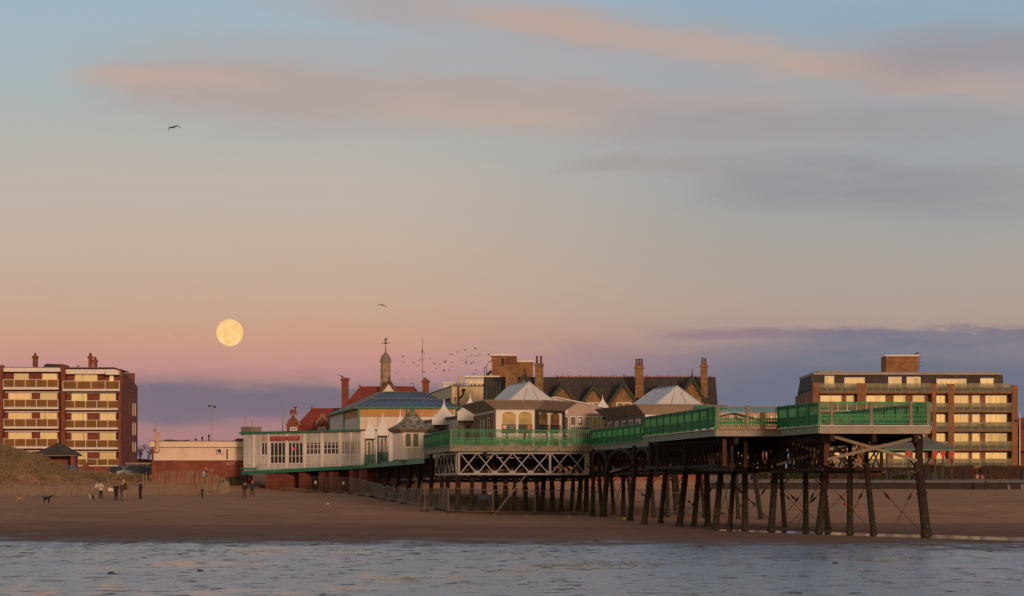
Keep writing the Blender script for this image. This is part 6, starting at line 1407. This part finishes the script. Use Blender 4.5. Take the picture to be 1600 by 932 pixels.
# ---------------------------------------------------------------- dogs
def dog(px, py, hgt, flip, label, mains, seconds, red=None, tail=1, head_low=0.0):
    ft = ground_at(px, py); root = thing('dog', ft, label, 'dog'); V, E, Rd, em = [], [], [], []
    def add(p, r, par=None, m_=0):
        V.append(Vector(p)); Rd.append(r)
        if par is not None: E.append((par, len(V) - 1)); em.append(m_)
        return len(V) - 1
    hd = head_low
    mid = add((0, 0, .70), (.13, .15)); ch = add((.30, 0, .68), (.15, .19), mid, 0); rp_ = add((-.34, 0, .72), (.13, .15), mid, 1)
    nk = add((.50, 0, .86 - hd), (.10, .12), ch, 0); hd0 = add((.62, 0, 1.0 - 1.6 * hd), (.10, .11), nk, 2); hd1 = add((.74, 0, .98 - 1.7 * hd), (.07, .07), hd0, 2); add((.90, 0, .93 - 1.8 * hd), (.045, .045), hd1, 2)
    t0 = add((-.50, 0, .80), .05, rp_, 1); t1 = add((-.62, 0, .86 + .08 * tail), .04, t0, 1); add((-.74, 0, .90 + .13 * tail), .026, t1, 1)
    for s_ in (-1, 1):
        a = add((.32, s_ * .10, .52), .075, ch, 0); w_ = add((.33 + .03 * s_, s_ * .11, .26), .05, a, 0); p_ = add((.32 + .03 * s_, s_ * .11, .05), .042, w_, 0); add((.38 + .03 * s_, s_ * .11, .03), .04, p_, 0)
        k = add((-.30 - .02 * s_, s_ * .11, .44), .085, rp_, 1); hk = add((-.46 - .04 * s_, s_ * .11, .27), .045, k, 1); p_ = add((-.42 - .04 * s_, s_ * .11, .05), .04, hk, 1); add((-.35 - .04 * s_, s_ * .11, .03), .04, p_, 1)
    V = [v * hgt for v in V]; Rd = [tuple(q * hgt * 1.5 for q in r) if isinstance(r, tuple) else r * hgt * 1.5 for r in Rd]
    me = skin_body(V, E, Rd, [cloth(mains), cloth(seconds), cloth(mains if red != 'pale' else seconds)], em)
    mb = MB(); mb.cur = 2
    for s_ in (-1, 1): c_ = V[4] + Vector((.0, s_ * .09, .06)) * hgt; mb.ext([c_, c_ + Vector((-.08, s_ * .02, -.02)) * hgt, c_ + Vector((-.04, s_ * .05, -.16)) * hgt], Vector((.03, 0, 0)) * hgt)
    mb.ball(V[6] + Vector((.04, 0, .01)) * hgt, .03 * hgt, 6)
    ex = mb.mesh('ears', [cloth(mains)]); bm = bmesh.new(); bm.from_mesh(me); bm.from_mesh(ex); bm.to_mesh(me); bm.free()
    rz = 0 if not flip else math.pi; link('body', me, root, ft, rz)
    if isinstance(red, tuple): mb = MB(); mb.lathe(V[3], [(.125 * hgt, -.03 * hgt), (.135 * hgt, .0), (.12 * hgt, .03 * hgt)], 12); o = link('collar', mb.mesh('collar', cloth(red)), root, ft, rz)
    if red == 'pale': pass
    return root
dog(73, 786, .58, False, 'black dog with a red collar standing on the sand', (.014, .013, .014), (.014, .013, .014), (.45, .03, .02))
dog(31, 786, .52, False, 'tan dog with raised pale tail left of the black dog', (.24, .14, .08), (.30, .20, .14), tail=2)
dog(143.5, 781.5, .48, False, 'small dog with dark coat and white hindquarters sniffing beside the cream jacketed person', (.03, .026, .032), (.40, .35, .32), 'pale', tail=2, head_low=.22)
# ---------------------------------------------------------------- birds
def bird_mesh(nm, up, sweep, span=1.0):
    mb = MB(); mb.lathe((0, 0, 0), [(.004, -.30), (.045, -.2), (.085, -.02), (.085, .1), (.05, .2), (.045, .26), (.02, .32), (.003, .36)], 8)
    for v in mb.v: v.x, v.y, v.z = v.x, v.z, v.y                # body along y
    for s_ in (-1, 1):
        r0 = [Vector((s_ * .05, .13, .03)), Vector((s_ * .05, -.10, .03))]; r1 = [Vector((s_ * .36 * span, .19, .03 + .30 * up)), Vector((s_ * .36 * span, -.02, .03 + .28 * up))]; r2 = [Vector((s_ * .80 * span, .02 - sweep, .03 + .26 * up - .26 * sweep * 1.4)), Vector((s_ * .74 * span, -.06 - sweep, .03 + .24 * up - .26 * sweep * 1.4))]
        for a, b_ in ((r0, r1), (r1, r2)): mb.ext([a[0], a[1], b_[1], b_[0]], (0, 0, .022))
    mb.ext([Vector((-.04, -.22, 0)), Vector((.04, -.22, 0)), Vector((.08, -.42, 0)), Vector((-.08, -.42, 0))], (0, 0, .015))
    return mb.mesh(nm, bird_m)
bird_m = mat('dark_feathers', (.02, .018, .022), .8, .3, 5); gull_m = mat('gull_feathers', (.10, .085, .085), .8, .4, 2.5)
BM = [bird_mesh('flock_bird', u, s_) for u, s_ in ((1.3, .1), (.2, .2), (-1.1, .15), (1.9, .0), (.7, .3), (-.4, .1))]
FLOCK = [(629.5, 558), (629.5, 566.5), (622, 583), (630, 592.5), (642.5, 592), (642, 600), (646, 600), (646.5, 567.5), (655, 563), (658.5, 563), (653, 571.5), (659, 581), (662.5, 581), (664, 559.5), (672, 561.5), (678, 568), (682, 576), (676.5, 581), (687.5, 570.5), (695.5, 564.5), (695.5, 567.3),
         (693.5, 578.5), (703, 578.5), (705, 573.5), (707.5, 567.5), (705, 554.8), (715.5, 549.8), (720.5, 564.2), (728, 563), (728, 565.5), (728.5, 568), (736.5, 569), (740.5, 566.5), (731, 557.5), (737, 556.2), (742, 556), (746.5, 556), (749, 554.5), (726.5, 547), (743, 545.5), (763, 555.3), (743.5, 578), (740.5, 584), (758, 574.5), (760.5, 572.2), (767, 565.2), (763.5, 565.5), (779.5, 556.5), (779, 567.5), (659.5, 549), (660, 552.5)]
rb = random.Random(11)
for i, (px, py) in enumerate(FLOCK):
    Yb = rb.uniform(300, 345); o = link('flock_bird', BM[rb.randrange(6)], None, P(px, py, Yb)); s_ = rb.uniform(.26, .40) * (1.0 if px not in (693.5,) else 1.4); o.scale = (s_,) * 3
    o.rotation_euler = (rb.uniform(-.5, .5), rb.uniform(-.7, .7), rb.uniform(0, 6.28))
    tag(o, 'small dark bird of the flock wheeling between the turret and the brick tower', 'bird', 'flock of small dark birds over the roofs')
def gull(px, py, Yg, span, pts, label, cat='gull'):
    """pts: wing line in units of span, seen from the beach"""
    c_ = P(px, py, Yg); mb = MB(); mb.lathe((0, 0, 0), [(.004, -.32), (.05, -.2), (.10, 0), (.09, .12), (.05, .22), (.05, .27), (.015, .36), (.003, .38)], 10)
    M_ = Matrix.Rotation(R(-62), 3, 'Z') @ Matrix.Rotation(R(-18), 3, 'Y'); mb.v = [c_ + (M_ @ Vector((v.z, v.x, v.y))) * span * .62 for v in mb.v]
    for side_ in pts:
        for (a, wa), (b_, wb) in zip(side_, side_[1:]):
            q0, q1 = c_ + Vector((a[0], .0, a[1])) * span, c_ + Vector((b_[0], .06, b_[1])) * span
            mb.ext([q0 + Vector((0, -wa * span, .3 * wa * span)), q0 + Vector((0, wa * span, -.55 * wa * span)), q1 + Vector((0, wb * span, -.55 * wb * span)), q1 + Vector((0, -wb * span, .3 * wb * span))], (0, 0, .012 * span))
    return tag(mb.build('gull', gull_m), label, cat)
gull(271.3, 199.2, 150, .72, [[((-.04, .0), .07), ((-.22, .0), .085), ((-.33, -.05), .07), ((-.38, -.2), .05), ((-.39, -.33), .02)], [((.04, .02), .07), ((.16, .09), .085), ((.25, .10), .06), ((.42, .02), .035), ((.58, -.09), .012)]], 'large dark gull gliding high in the blue part of the sky')
gull(597.5, 477.3, 170, .62, [[((-.04, .02), .05), ((-.22, .06), .06), ((-.36, .03), .04), ((-.5, -.04), .01)], [((.04, .02), .05), ((.18, -.02), .05), ((.34, -.12), .05), ((.46, -.22), .015)]], 'gull in level flight above the turret weathervane')
gull(273.5, 525, 420, .34, [[((-.04, .0), .08), ((-.3, .05), .06), ((-.5, .0), .02)], [((.04, .0), .08), ((.3, .04), .06), ((.5, .02), .02)]], 'tiny distant bird beside the moon')
gull(236.5, 601.3, 420, .36, [[((-.04, .0), .08), ((-.3, .08), .06), ((-.45, .1), .02)], [((.04, .0), .08), ((.3, -.05), .06), ((.5, -.1), .02)]], 'tiny distant bird over the gap right of the left flats')
def perched(px, py, Yg, s_, flip, label):
    c_ = P(px, py, Yg); mb = MB(); k = -1 if flip else 1; pr = [(.004, -.30), (.03, -.2), (.07, -.05), (.08, .05), (.05, .14), (.03, .18)]
    mb.lathe((0, 0, 0), pr, 8); mb.v = [c_ + Vector((k * (v.z * .95), v.x, v.y + .12 + v.z * .3)) * s_ for v in mb.v]
    mb.ball(c_ + Vector((k * .2, 0, .22)) * s_, .05 * s_, 8); mb.tube(c_ + Vector((k * .24, 0, .22)) * s_, c_ + Vector((k * .32, 0, .20)) * s_, .014 * s_, .005 * s_, 5)
    for q in (-.02, .03): mb.tube(c_ + Vector((k * .03, q, .07)) * s_, c_ + Vector((k * .03, q, -.0)) * s_, .01 * s_, .01 * s_, 5)
    return tag(mb.build('gull', gull_m), label, 'gull')
perched(534.5, 590.3, 363.6, 1.25, True, 'pale gull perched on the left brick chimney of the entrance building')
perched(1432, 554.6, 444.5, 1.6, False, 'dark bird perched on the corner of the brick lift house roof')
perched(174, 578, 418.5, 1.4, False, 'dark bird perched on the white roof edge of the left flats')
perched(122, 574.3, 421, 1.1, False, 'pigeon sitting on the left flats roof between the chimneys')
# ---------------------------------------------------------------- masts and lamp posts
def mast(px, yt, yb, Yg, r, label, cat, arms=(), m_=concrete, taper=.6):
    c_ = P(px, yb, Yg); z0 = min(c_.z, gz(c_.x, Yg) if Yg < 400 else 4.0); root = thing(cat.replace(' ', '_'), (c_.x, Yg, z0), label, cat)
    mb = MB(); mb.tube((c_.x, Yg, z0), (c_.x, Yg, PZ(yt, Yg)), r, r * taper, 8); mb.build('pole', m_, root)
    for (dx, py, w_, h_) in arms:
        mb = MB(); q = P(px, py, Yg); mb.beam(q, q + Vector((dx, 0, 0)), .06, .06); mb.box(q.x + dx - w_ / 2, q.x + dx + w_ / 2, Yg - .12, Yg + .12, q.z - h_, q.z + .03); mb.build('lamp_head', black, root)
    return root
mast(331.5, 617, 700, 350, .042, 'tall pale lighting column with two dark floodlights above the pool building', 'lamp post', [(-.32, 634, .28, .16), (.3, 635, .3, .18)])
mast(243.6, 657.5, 676, 341, .03, 'thin short mast behind the pool building flue', 'mast')
mast(384, 648, 700, 352, .05, 'pale thin flagpole just left of the cafe roof', 'flagpole'); mast(394.5, 655, 700, 352, .05, 'thin dark topped pole behind the cafe roof corner', 'pole', m_=grey_board)
mast(441.7, 627.5, 700, 372, .07, 'pale flagpole behind the cafe roof, left of the dutch gables', 'flagpole')
mast(660.3, 528, 640, 370, .055, 'tall thin radio mast rising beside the right chimney of the entrance building', 'mast', m_=mat('reddish_mast', (.30, .17, .15), .6))
mb = MB(); q = P(660.3, 551, 370); mb.lathe(q, [(.05, -.2), (.12, -.1), (.12, .1), (.05, .2)], 8)
mast(1593.5, 645, 735, 420, .10, 'white lamp post at the right edge of the frame with a dark lantern', 'lamp post', [(-.5, 656.5, .5, .3)], white_trim)
mast(1172.5, 636, 690, 440, .08, 'camera mast with a short arm seen over the pier railing', 'camera mast', [(-.5, 634.5, .3, .12)]); mast(1172.6, 627, 690, 446, .03, 'hair thin aerial beside the camera mast over the pier railing', 'aerial', m_=grey_board)
mast(1181, 650, 664, 430, .07, 'white short post in front of the peach pavilion', 'post', m_=white_trim)
# playground slide beyond the railing
sl_ = P(1158, 664, 400); ro = thing('playground_slide', (sl_.x, 400, gz(sl_.x, 400)), 'blue and yellow playground slide glimpsed through the lattice railing', 'slide')
mb = MB(); mb.beam(P(1149, 651, 400), P(1160, 661, 400), .6, .35); mb.build('chute', cloth((.05, .12, .2)), ro)
mb = MB(); a = P(1150, 657, 399.6); mb.ext([a, P(1158, 661.5, 399.6), P(1158, 664, 399.6), P(1150, 664, 399.6)], (0, .1, 0)); mb.build('side_panel', cloth((.6, .32, .02)), ro)
mb = MB()
for px in (1148, 1150.5, 1160): q = P(px, 656, 400.4); mb.tube((q.x, 400.4, 3.6), q, .05)
mb.build('leg', wire, ro)
# ---------------------------------------------------------------- cars and bins behind the dunes and the hedge
car_glass = mat('car_glass', (.03, .035, .04), .08, .2, 1, spec=.8)
def car(px, py_roof, Yc, Lc, face_rz, paint, label, rear=None):
    q = P(px, py_roof, Yc); z0 = q.z - 1.5; root = thing('parked_car', (q.x, Yc, z0), label, 'car', 'cars parked behind the dunes'); ca_, sa_ = math.cos(face_rz), math.sin(face_rz)
    T = lambda x_, y_, z_: Vector((q.x + x_ * ca_ - y_ * sa_, Yc + x_ * sa_ + y_ * ca_, z0 + z_)); w = .86
    prof = [(-.5, .28), (-.5, .62), (-.47, .82), (-.30, .90), (.30, .92), (.46, .84), (.5, .60), (.5, .28)]
    mb = MB(); mb.loft([T(a * Lc, -w, b_) for a, b_ in prof], [T(a * Lc, w, b_) for a, b_ in prof]); mb.build('body', paint, root)
    cab = [(-.32, .90), (-.17, 1.40), (-.10, 1.46), (.22, 1.47), (.34, 1.36), (.43, .92)]
    mb = MB(); n = len(cab); a_ = [T(a * Lc, -w * .93 + (.16 if b_ > 1.2 else 0), b_) for a, b_ in cab]; c_ = [T(a * Lc, w * .93 - (.16 if b_ > 1.2 else 0), b_) for a, b_ in cab]; mb.loft(a_, c_); mb.build('cabin_glass', car_glass, root)
    mb = MB()
    ro_ = [(-.175, 1.405), (-.10, 1.475), (.22, 1.485), (.345, 1.375)]
    for (a, b_), (c1_, d1_) in zip(ro_, ro_[1:]): mb.hexa([T(a * Lc, -w * .76, b_ - .02), T(c1_ * Lc, -w * .76, d1_ - .02), T(c1_ * Lc, w * .76, d1_ - .02), T(a * Lc, w * .76, b_ - .02), T(a * Lc, -w * .74, b_ + .02), T(c1_ * Lc, -w * .74, d1_ + .02), T(c1_ * Lc, w * .74, d1_ + .02), T(a * Lc, w * .74, b_ + .02)])
    for s_ in (-1, 1):
        for (a, b_), (c1_, d1_) in (((-.325, .9), (-.175, 1.41)), ((.345, 1.37), (.435, .92)), ((.03, .92), (.05, 1.45))): mb.beam(T(a * Lc, s_ * (w * .93 + .012 - (.0)), b_), T(c1_ * Lc, s_ * (w * .93 - (.145 if d1_ > 1.2 else -.012)), d1_), .06, .07)
    mb.build('roof', paint, root)
    for a in (-.31, .31):
        for s_ in (-1, 1):
            mb = MB(); mb.tube(T(a * Lc, s_ * (w - .18), .32), T(a * Lc, s_ * (w + .02), .32), .32, .32, 16); wh = mb.build('wheel', rubber, root)
            mb = MB(); mb.tube(T(a * Lc, s_ * (w + .021), .32), T(a * Lc, s_ * (w + .04), .32), .19, .17, 12); mb.build('rim', wire, wh)
    for s_ in (-1, 1):
        mb = MB(); p_ = T(.5 * Lc, s_ * .6, .72); mb.obox(p_, .06, .3, p_.z - .07, p_.z + .07, face_rz); mb.build('tail_lamp', rear or red_paint, root)
        mb = MB(); p_ = T(-.49 * Lc, s_ * .6, .68); mb.obox(p_, .08, .3, p_.z - .06, p_.z + .06, face_rz); mb.build('headlight', white_trim, root)
silver = mat('silver_blue_car_paint', (.17, .21, .25), .4, .1, .5, spec=.4); dkc = mat('dark_car_paint', (.025, .03, .045), .25, .1, .5, spec=.6); grn = mat('grey_green_car_paint', (.12, .17, .18), .25, .1, .5, spec=.6)
car(211, 727, 352, 4.3, R(8), silver, 'silver blue car parked beside the brick pool building', glow('amber_lamp', (.8, .25, .05), .6)); car(222, 731.5, 344, 4.1, R(14), dkc, 'dark car in front of the silver blue car')
car(232, 728.5, 358, 4.4, R(5), grn, 'grey green car behind the dark car beside the pool building wall')
car(105, 727.5, 358, 3.9, R(82), dkc, 'dark car end on beside the pyramid roofed shelter'); car(185, 728.5, 360, 3.8, R(84), dkc, 'dark car end on below the right corner of the left flats')
mb = MB(); a = thing('timber_rail_fence', (PX(220, 372), 372, 3.6), 'pale timber rail fence behind the parked cars', 'fence'); mb.beam(P(196, 724.5, 372), P(236, 724.5, 372), .08, .22); mb.build('rail', beige_wood, a)
for px in (200, 215, 230): mb = MB(); q = P(px, 724, 372.1); mb.box(q.x - .08, q.x + .08, 372.06, 372.2, 3.2, q.z + .05); mb.build('post', beige_wood, a)
def bin_(px, Yb, label):
    x = PX(px, Yb); z0 = gz(x, Yb); k = thing('litter_bin', (x, Yb, z0), label, 'bin', 'black domed litter bins on the promenade'); mb = MB(); mb.lathe((x, Yb, z0), [(.28, 0), (.30, .1), (.32, .72), (.33, .75)], 14); mb.build('body', black, k)
    mb = MB(); mb.lathe((x, Yb, z0), [(.36, .95), (.37, 1.0), (.30, 1.12), (.12, 1.2), (.02, 1.21)], 14); mb.build('domed_lid', rubber, k)
    mb = MB()
    for t_ in range(4): mb.tube((x + .28 * math.cos(t_ * 1.57), Yb + .28 * math.sin(t_ * 1.57), z0 + .74), (x + .28 * math.cos(t_ * 1.57), Yb + .28 * math.sin(t_ * 1.57), z0 + .96), .03)
    mb.build('lid_post', black, k)
bin_(1391, 341, 'black domed litter bin framed by the seaward legs'); bin_(1449, 341, 'black domed litter bin just right of the last pier leg'); bin_(1507, 341, 'black domed litter bin before the middle of the bare hedge'); bin_(1598, 341, 'black domed litter bin at the right frame edge')
# mooring posts in front of the sea wall
for px, yt, yb, lean, lb in ((1540.5, 752, 776, 0, 'dark square timber post against the sea wall, left of the leaning post'), (1577, 758, 781, .25, 'leaning weathered post pair on the sand below the sea wall'), (1597.5, 757, 779, .12, 'dark post on the sand at the right frame edge')):
    Yp = 332.5; q = P(px, yb, Yp); z0 = gz(q.x, Yp); mb = MB(); mb.beam((q.x, Yp, z0 - .4), (q.x - lean * .3, Yp, PZ(yt, Yp)), .26, .26, up=(1, 0, 0))
    if lean: mb.beam((q.x + .32, Yp - .1, z0 - .3), (q.x + .1 - lean, Yp - .05, PZ(yt + 6, Yp)), .2, .16, up=(1, 0, 0))
    tag(mb.build('timber_post', iron_dark if not lean else grey_board), lb, 'post')
# ---------------------------------------------------------------- trees and hedges
bark = mat('bare_twigs', (.05, .032, .026), .9, .3, 2); hedge_g = mat('evergreen_leaves', (.055, .062, .022), .9, .5, 1.5); twig_b = mat('brown_winter_twigs', (.085, .05, .04), .9, .4, .8)
def bare_tree(px, yt, Yt, spread, label, seed):
    r_ = random.Random(seed); x = PX(px, Yt); z0 = gz(x, Yt) if Yt < 400 else 4.2; root = thing('bare_tree', (x, Yt, z0), label, 'tree', 'bare trees behind the car park'); top = PZ(yt, Yt); h = top - z0
    tr = MB(); cr = MB(); tr.tube((x, Yt, z0 - .2), (x, Yt, z0 + h * .35), .16, .11, 8)
    def br(p, d, l, r0, dep):
        q = p + d * l; (tr if dep < 1 else cr).tube(p, q, r0, r0 * .6, 5 if dep < 2 else 3)
        if dep >= 4: return
        for _ in range(4 if dep < 3 else 5):
            nd = (d + Vector((r_.uniform(-1, 1) * spread, r_.uniform(-.8, .8) * spread, r_.uniform(-.15, .7)))).normalized(); br(q if r_.random() < .6 else p.lerp(q, .65), nd, l * r_.uniform(.6, .85), r0 * .55, dep + 1)
    br(Vector((x, Yt, z0 + h * .33)), Vector((.05, 0, 1)), h * .24, .10, 0)
    tr.build('trunk', bark, root); cr.build('crown', bark, root)
for i, (px, yt, Yt, lb) in enumerate(((209, 695, 470, 'bare tree close to the right wall of the left flats'), (219, 700, 480, 'lower bare tree between two taller ones by the car park'), (231, 694, 465, 'bare tree beside the left end of the pool building'))): bare_tree(px, yt, Yt, .75, lb, 20 + i)
def hedge(px0, px1, yt, yb, Yh, dpt, m_, label, n, seed, nm='hedge', leaf=False, lump=.35):
    r_ = random.Random(seed); x0, x1 = PX(px0, Yh), PX(px1, Yh); zt_, z0 = PZ(yt, Yh), PZ(yb, Yh); mb = MB()
    for _ in range(n):
        x = r_.uniform(x0, x1); y_ = Yh + r_.uniform(0, dpt); hmax = zt_ - lump * (1 - mnoise.noise(Vector((x * .35, y_ * .2, seed)))) ; e = min(1, (x - x0) / .8, (x1 - x) / .8); hmax = z0 + (hmax - z0) * max(.25, e) ** .5
        if leaf:
            z_ = r_.uniform(z0, hmax); s_ = r_.uniform(.06, .15); a = Vector((r_.uniform(-1, 1), r_.uniform(-1, 1), r_.uniform(-1, 1))).normalized(); b_ = a.orthogonal().normalized() * s_; c_ = a.cross(b_).normalized() * s_ * .6; p = Vector((x, y_, z_))
            i = len(mb.v); mb.v += [p - b_, p + c_, p + b_, p - c_]; mb.f.append((i, i + 1, i + 2, i + 3)); mb.mi.append(0)
        else:
            z_ = z0 + (hmax - z0) * r_.random() ** 1.6 * .8; l = min(r_.uniform(.4, 1.1), hmax - z_ + .1); d_ = Vector((r_.uniform(-.55, .55), r_.uniform(-.4, .4), 1)).normalized(); w = r_.uniform(.012, .03)
            p = Vector((x, y_, z_)); q = p + d_ * l; s_ = Vector((w, 0, 0)); i = len(mb.v); mb.v += [p - s_, p + s_, q + s_ * .4, q - s_ * .4]; mb.f.append((i, i + 1, i + 2, i + 3)); mb.mi.append(0)
    return tag(mb.build(nm, m_, fix=False), label, 'hedge')
hedge(1436, 1530, 723, 752, 356, 4, twig_b, 'bare brown hedge between the promenade shelter and the paler gap', 15000, 1); hedge(1530, 1625, 724, 752, 356, 4, twig_b, 'bare brown hedge running to the right frame edge', 15000, 2)
hedge(1290, 1436, 734, 754, 358, 3, twig_b, 'low brown hedge under the promenade shelter roof', 12000, 3); hedge(1176, 1232, 729, 752, 352, 3, hedge_g, 'dull green shrub bank seen under the pier arch', 9000, 4, leaf=True); hedge(1232, 1292, 732, 752, 354, 3, hedge_g, 'greener rounded shrub beside the dark pier legs', 9000, 5, leaf=True); hedge(1345, 1432, 738, 752, 352, 2, hedge_g, 'low green shrub behind the domed bin under the seaward bay', 8000, 6, leaf=True)
hedge(206, 240, 716, 735, 440, 3, bark, 'dark leafless hedge below the bare trees by the car park', 9000, 7); hedge(250, 300, 684, 700, 420, 3, bark, 'bare treetop line showing over the pool building roof', 5000, 8); hedge(360, 402, 684, 700, 430, 3, bark, 'bare treetops beside the cafe roof corner', 3500, 9); hedge(404, 452, 672, 690, 440, 3, bark, 'bare treetops behind the cafe roof and dutch gable', 4500, 10)
hedge(345, 380, 741, 757, 329, 1.2, hedge_g, 'low dull shrubs against the brick end wall by the cafe', 3500, 12, leaf=True)
# ---------------------------------------------------------------- signs and odds and ends
sg = ground_at(171, 777); z0 = gz(sg.x, 295.4); rt = thing('notice_sign', (sg.x, 295.4, z0), 'small white and teal notice on the paling fence between the walkers', 'sign'); q = P(173, 765.5, 295.4)
mb = MB(); mb.box(q.x - .24, q.x + .22, 295.36, 295.4, q.z - .15, q.z + .17); mb.build('board', white_trim, rt); mb = MB(); mb.box(q.x + .221, q.x + .27, 295.36, 295.4, q.z - .15, q.z + .17); mb.build('teal_edge', cloth((.05, .28, .26)), rt)
mb = MB()
for k in range(3): mb.box(q.x - .17, q.x + .15, 295.352, 295.358, q.z + .07 - k * .07, q.z + .10 - k * .07)
mb.build('lettering', cloth((.45, .22, .22)), rt); mb = MB(); mb.box(q.x - .03, q.x + .03, 295.41, 295.46, z0 - .2, q.z + .1); mb.build('post', beige_wood, rt)
rs = thing('red_banner', (PX(390, 331), 331, 1.9), 'dark red banner with white emblem hung under the cafe corner', 'banner'); mb = MB(); mb.box(PX(386.5, 331), PX(393.5, 331), 331, 331.06, PZ(757, 331), PZ(744, 331)); mb.build('cloth', cloth((.16, .012, .02)), rs)
mb = MB(); mb.path([P(388, 745.6, 330.98), P(389.4, 747, 330.98), P(391, 745.4, 330.98)], .06, 5)
for k in range(3): mb.box(PX(388, 331), PX(391.6, 331), 330.95, 330.99, PZ(749.6 + k * .9, 331), PZ(749.1 + k * .9, 331))
mb.build('emblem', white_trim, rs); mb = MB(); mb.box(PX(386, 331), PX(394, 331), 331.07, 331.14, 1.6, PZ(743.5, 331)); mb.build('backing_frame', black, rs)
for px, py, c_, lb in ((512, 788.5, (.7, .68, .66), 'white scrap of litter on the open sand below the cafe'), (975, 811.5, (.7, .45, .03), 'yellow scrap of litter at the foot of the dark legs'), (889, 809, (.6, .5, .2), 'pale yellow scrap of litter beside the fence panels'), (822, 807.5, (.5, .42, .2), 'small buff scrap of litter by the leaning pole foot')):
    p = ground_at(px, py); mb = MB(); mb.obox(p, .17, .13, p.z - .01, p.z + .06, .4); mb.obox(p + Vector((.03, .02, 0)), .08, .1, p.z + .061, p.z + .10, 1.0); tag(mb.build('litter_scrap', cloth(c_)), lb, 'litter')
rk_ = random.Random(4)
STN = [(930.5, 846.5, 'dark stone lying at the edge of the wet sand'), (1305, 881, 'flat dark stone in the shining wet sand at right'), (174, 896.5, 'flat dark stone at the left of the wet sand'), (313, 893.5, 'small dark stone right of the flat one in the wet sand')]
for px, py, lb in STN:
    p = ground_at(px, py); mb = MB(); mb.ball(p + Vector((0, 0, .01)), .075, 8, 1.4, 1.0, .5); tag(mb.build('beach_stone', iron_dark), lb, 'stone')
mb = MB(); mb.obox(P(1330, 757, 160.3), .38, .05, PZ(759, 151), PZ(756, 151), .2) if False else mb.ball(P(1321, 787.5, 151.8), .09, 8); tag(mb.build('red_float', red_paint, None, True), 'small red float caught on a tie rod under the seaward bay', 'float')
mb = MB(); q = P(757, 781, 226); mb.box(q.x - .35, q.x + .35, 226, 226.5, q.z, q.z + .35); mb.box(q.x - .45, q.x - .351, 226, 226.5, q.z - .45, q.z + .36); mb.box(q.x + .351, q.x + .45, 226, 226.5, q.z - .45, q.z + .36); tag(mb.build('blue_trestle', cloth((.03, .06, .11))), 'dull blue trestle standing among the legs behind the mesh panels', 'trestle')
# benches set along the railing of the middle platform
for i, (px0, px1, lb) in enumerate(((775, 818, 'white slatted bench behind the railing below the left kiosk windows'), (822, 853, 'white slatted bench behind the railing below the dark kiosk post'), (857, 880, 'short white slatted bench by the dark corner post of the kiosk'))):
    Yb = 222.0; x0, x1 = PX(px0, Yb), PX(px1, Yb); zb = zt(Yb) - .01; k = thing('bench', ((x0 + x1) / 2, Yb, zb), lb, 'bench', 'white slatted benches on the pier')
    mb = MB()
    for j in range(4): mb.box(x0, x1, Yb + .05 + j * .1, Yb + .13 + j * .1, zb + .43, zb + .46)
    mb.build('seat', white_trim, k); mb = MB()
    for j in range(4): mb.box(x0, x1, Yb + .47, Yb + .5, zb + .52 + j * .12, zb + .60 + j * .12)
    mb.build('backrest', white_trim, k)
    for xx in (x0 + .1, x1 - .15):
        mb = MB(); mb.box(xx, xx + .05, Yb + .05, Yb + .1, zb, zb + .43); mb.box(xx, xx + .05, Yb + .505, Yb + .55, zb, zb + .98); mb.build('leg', black, k)
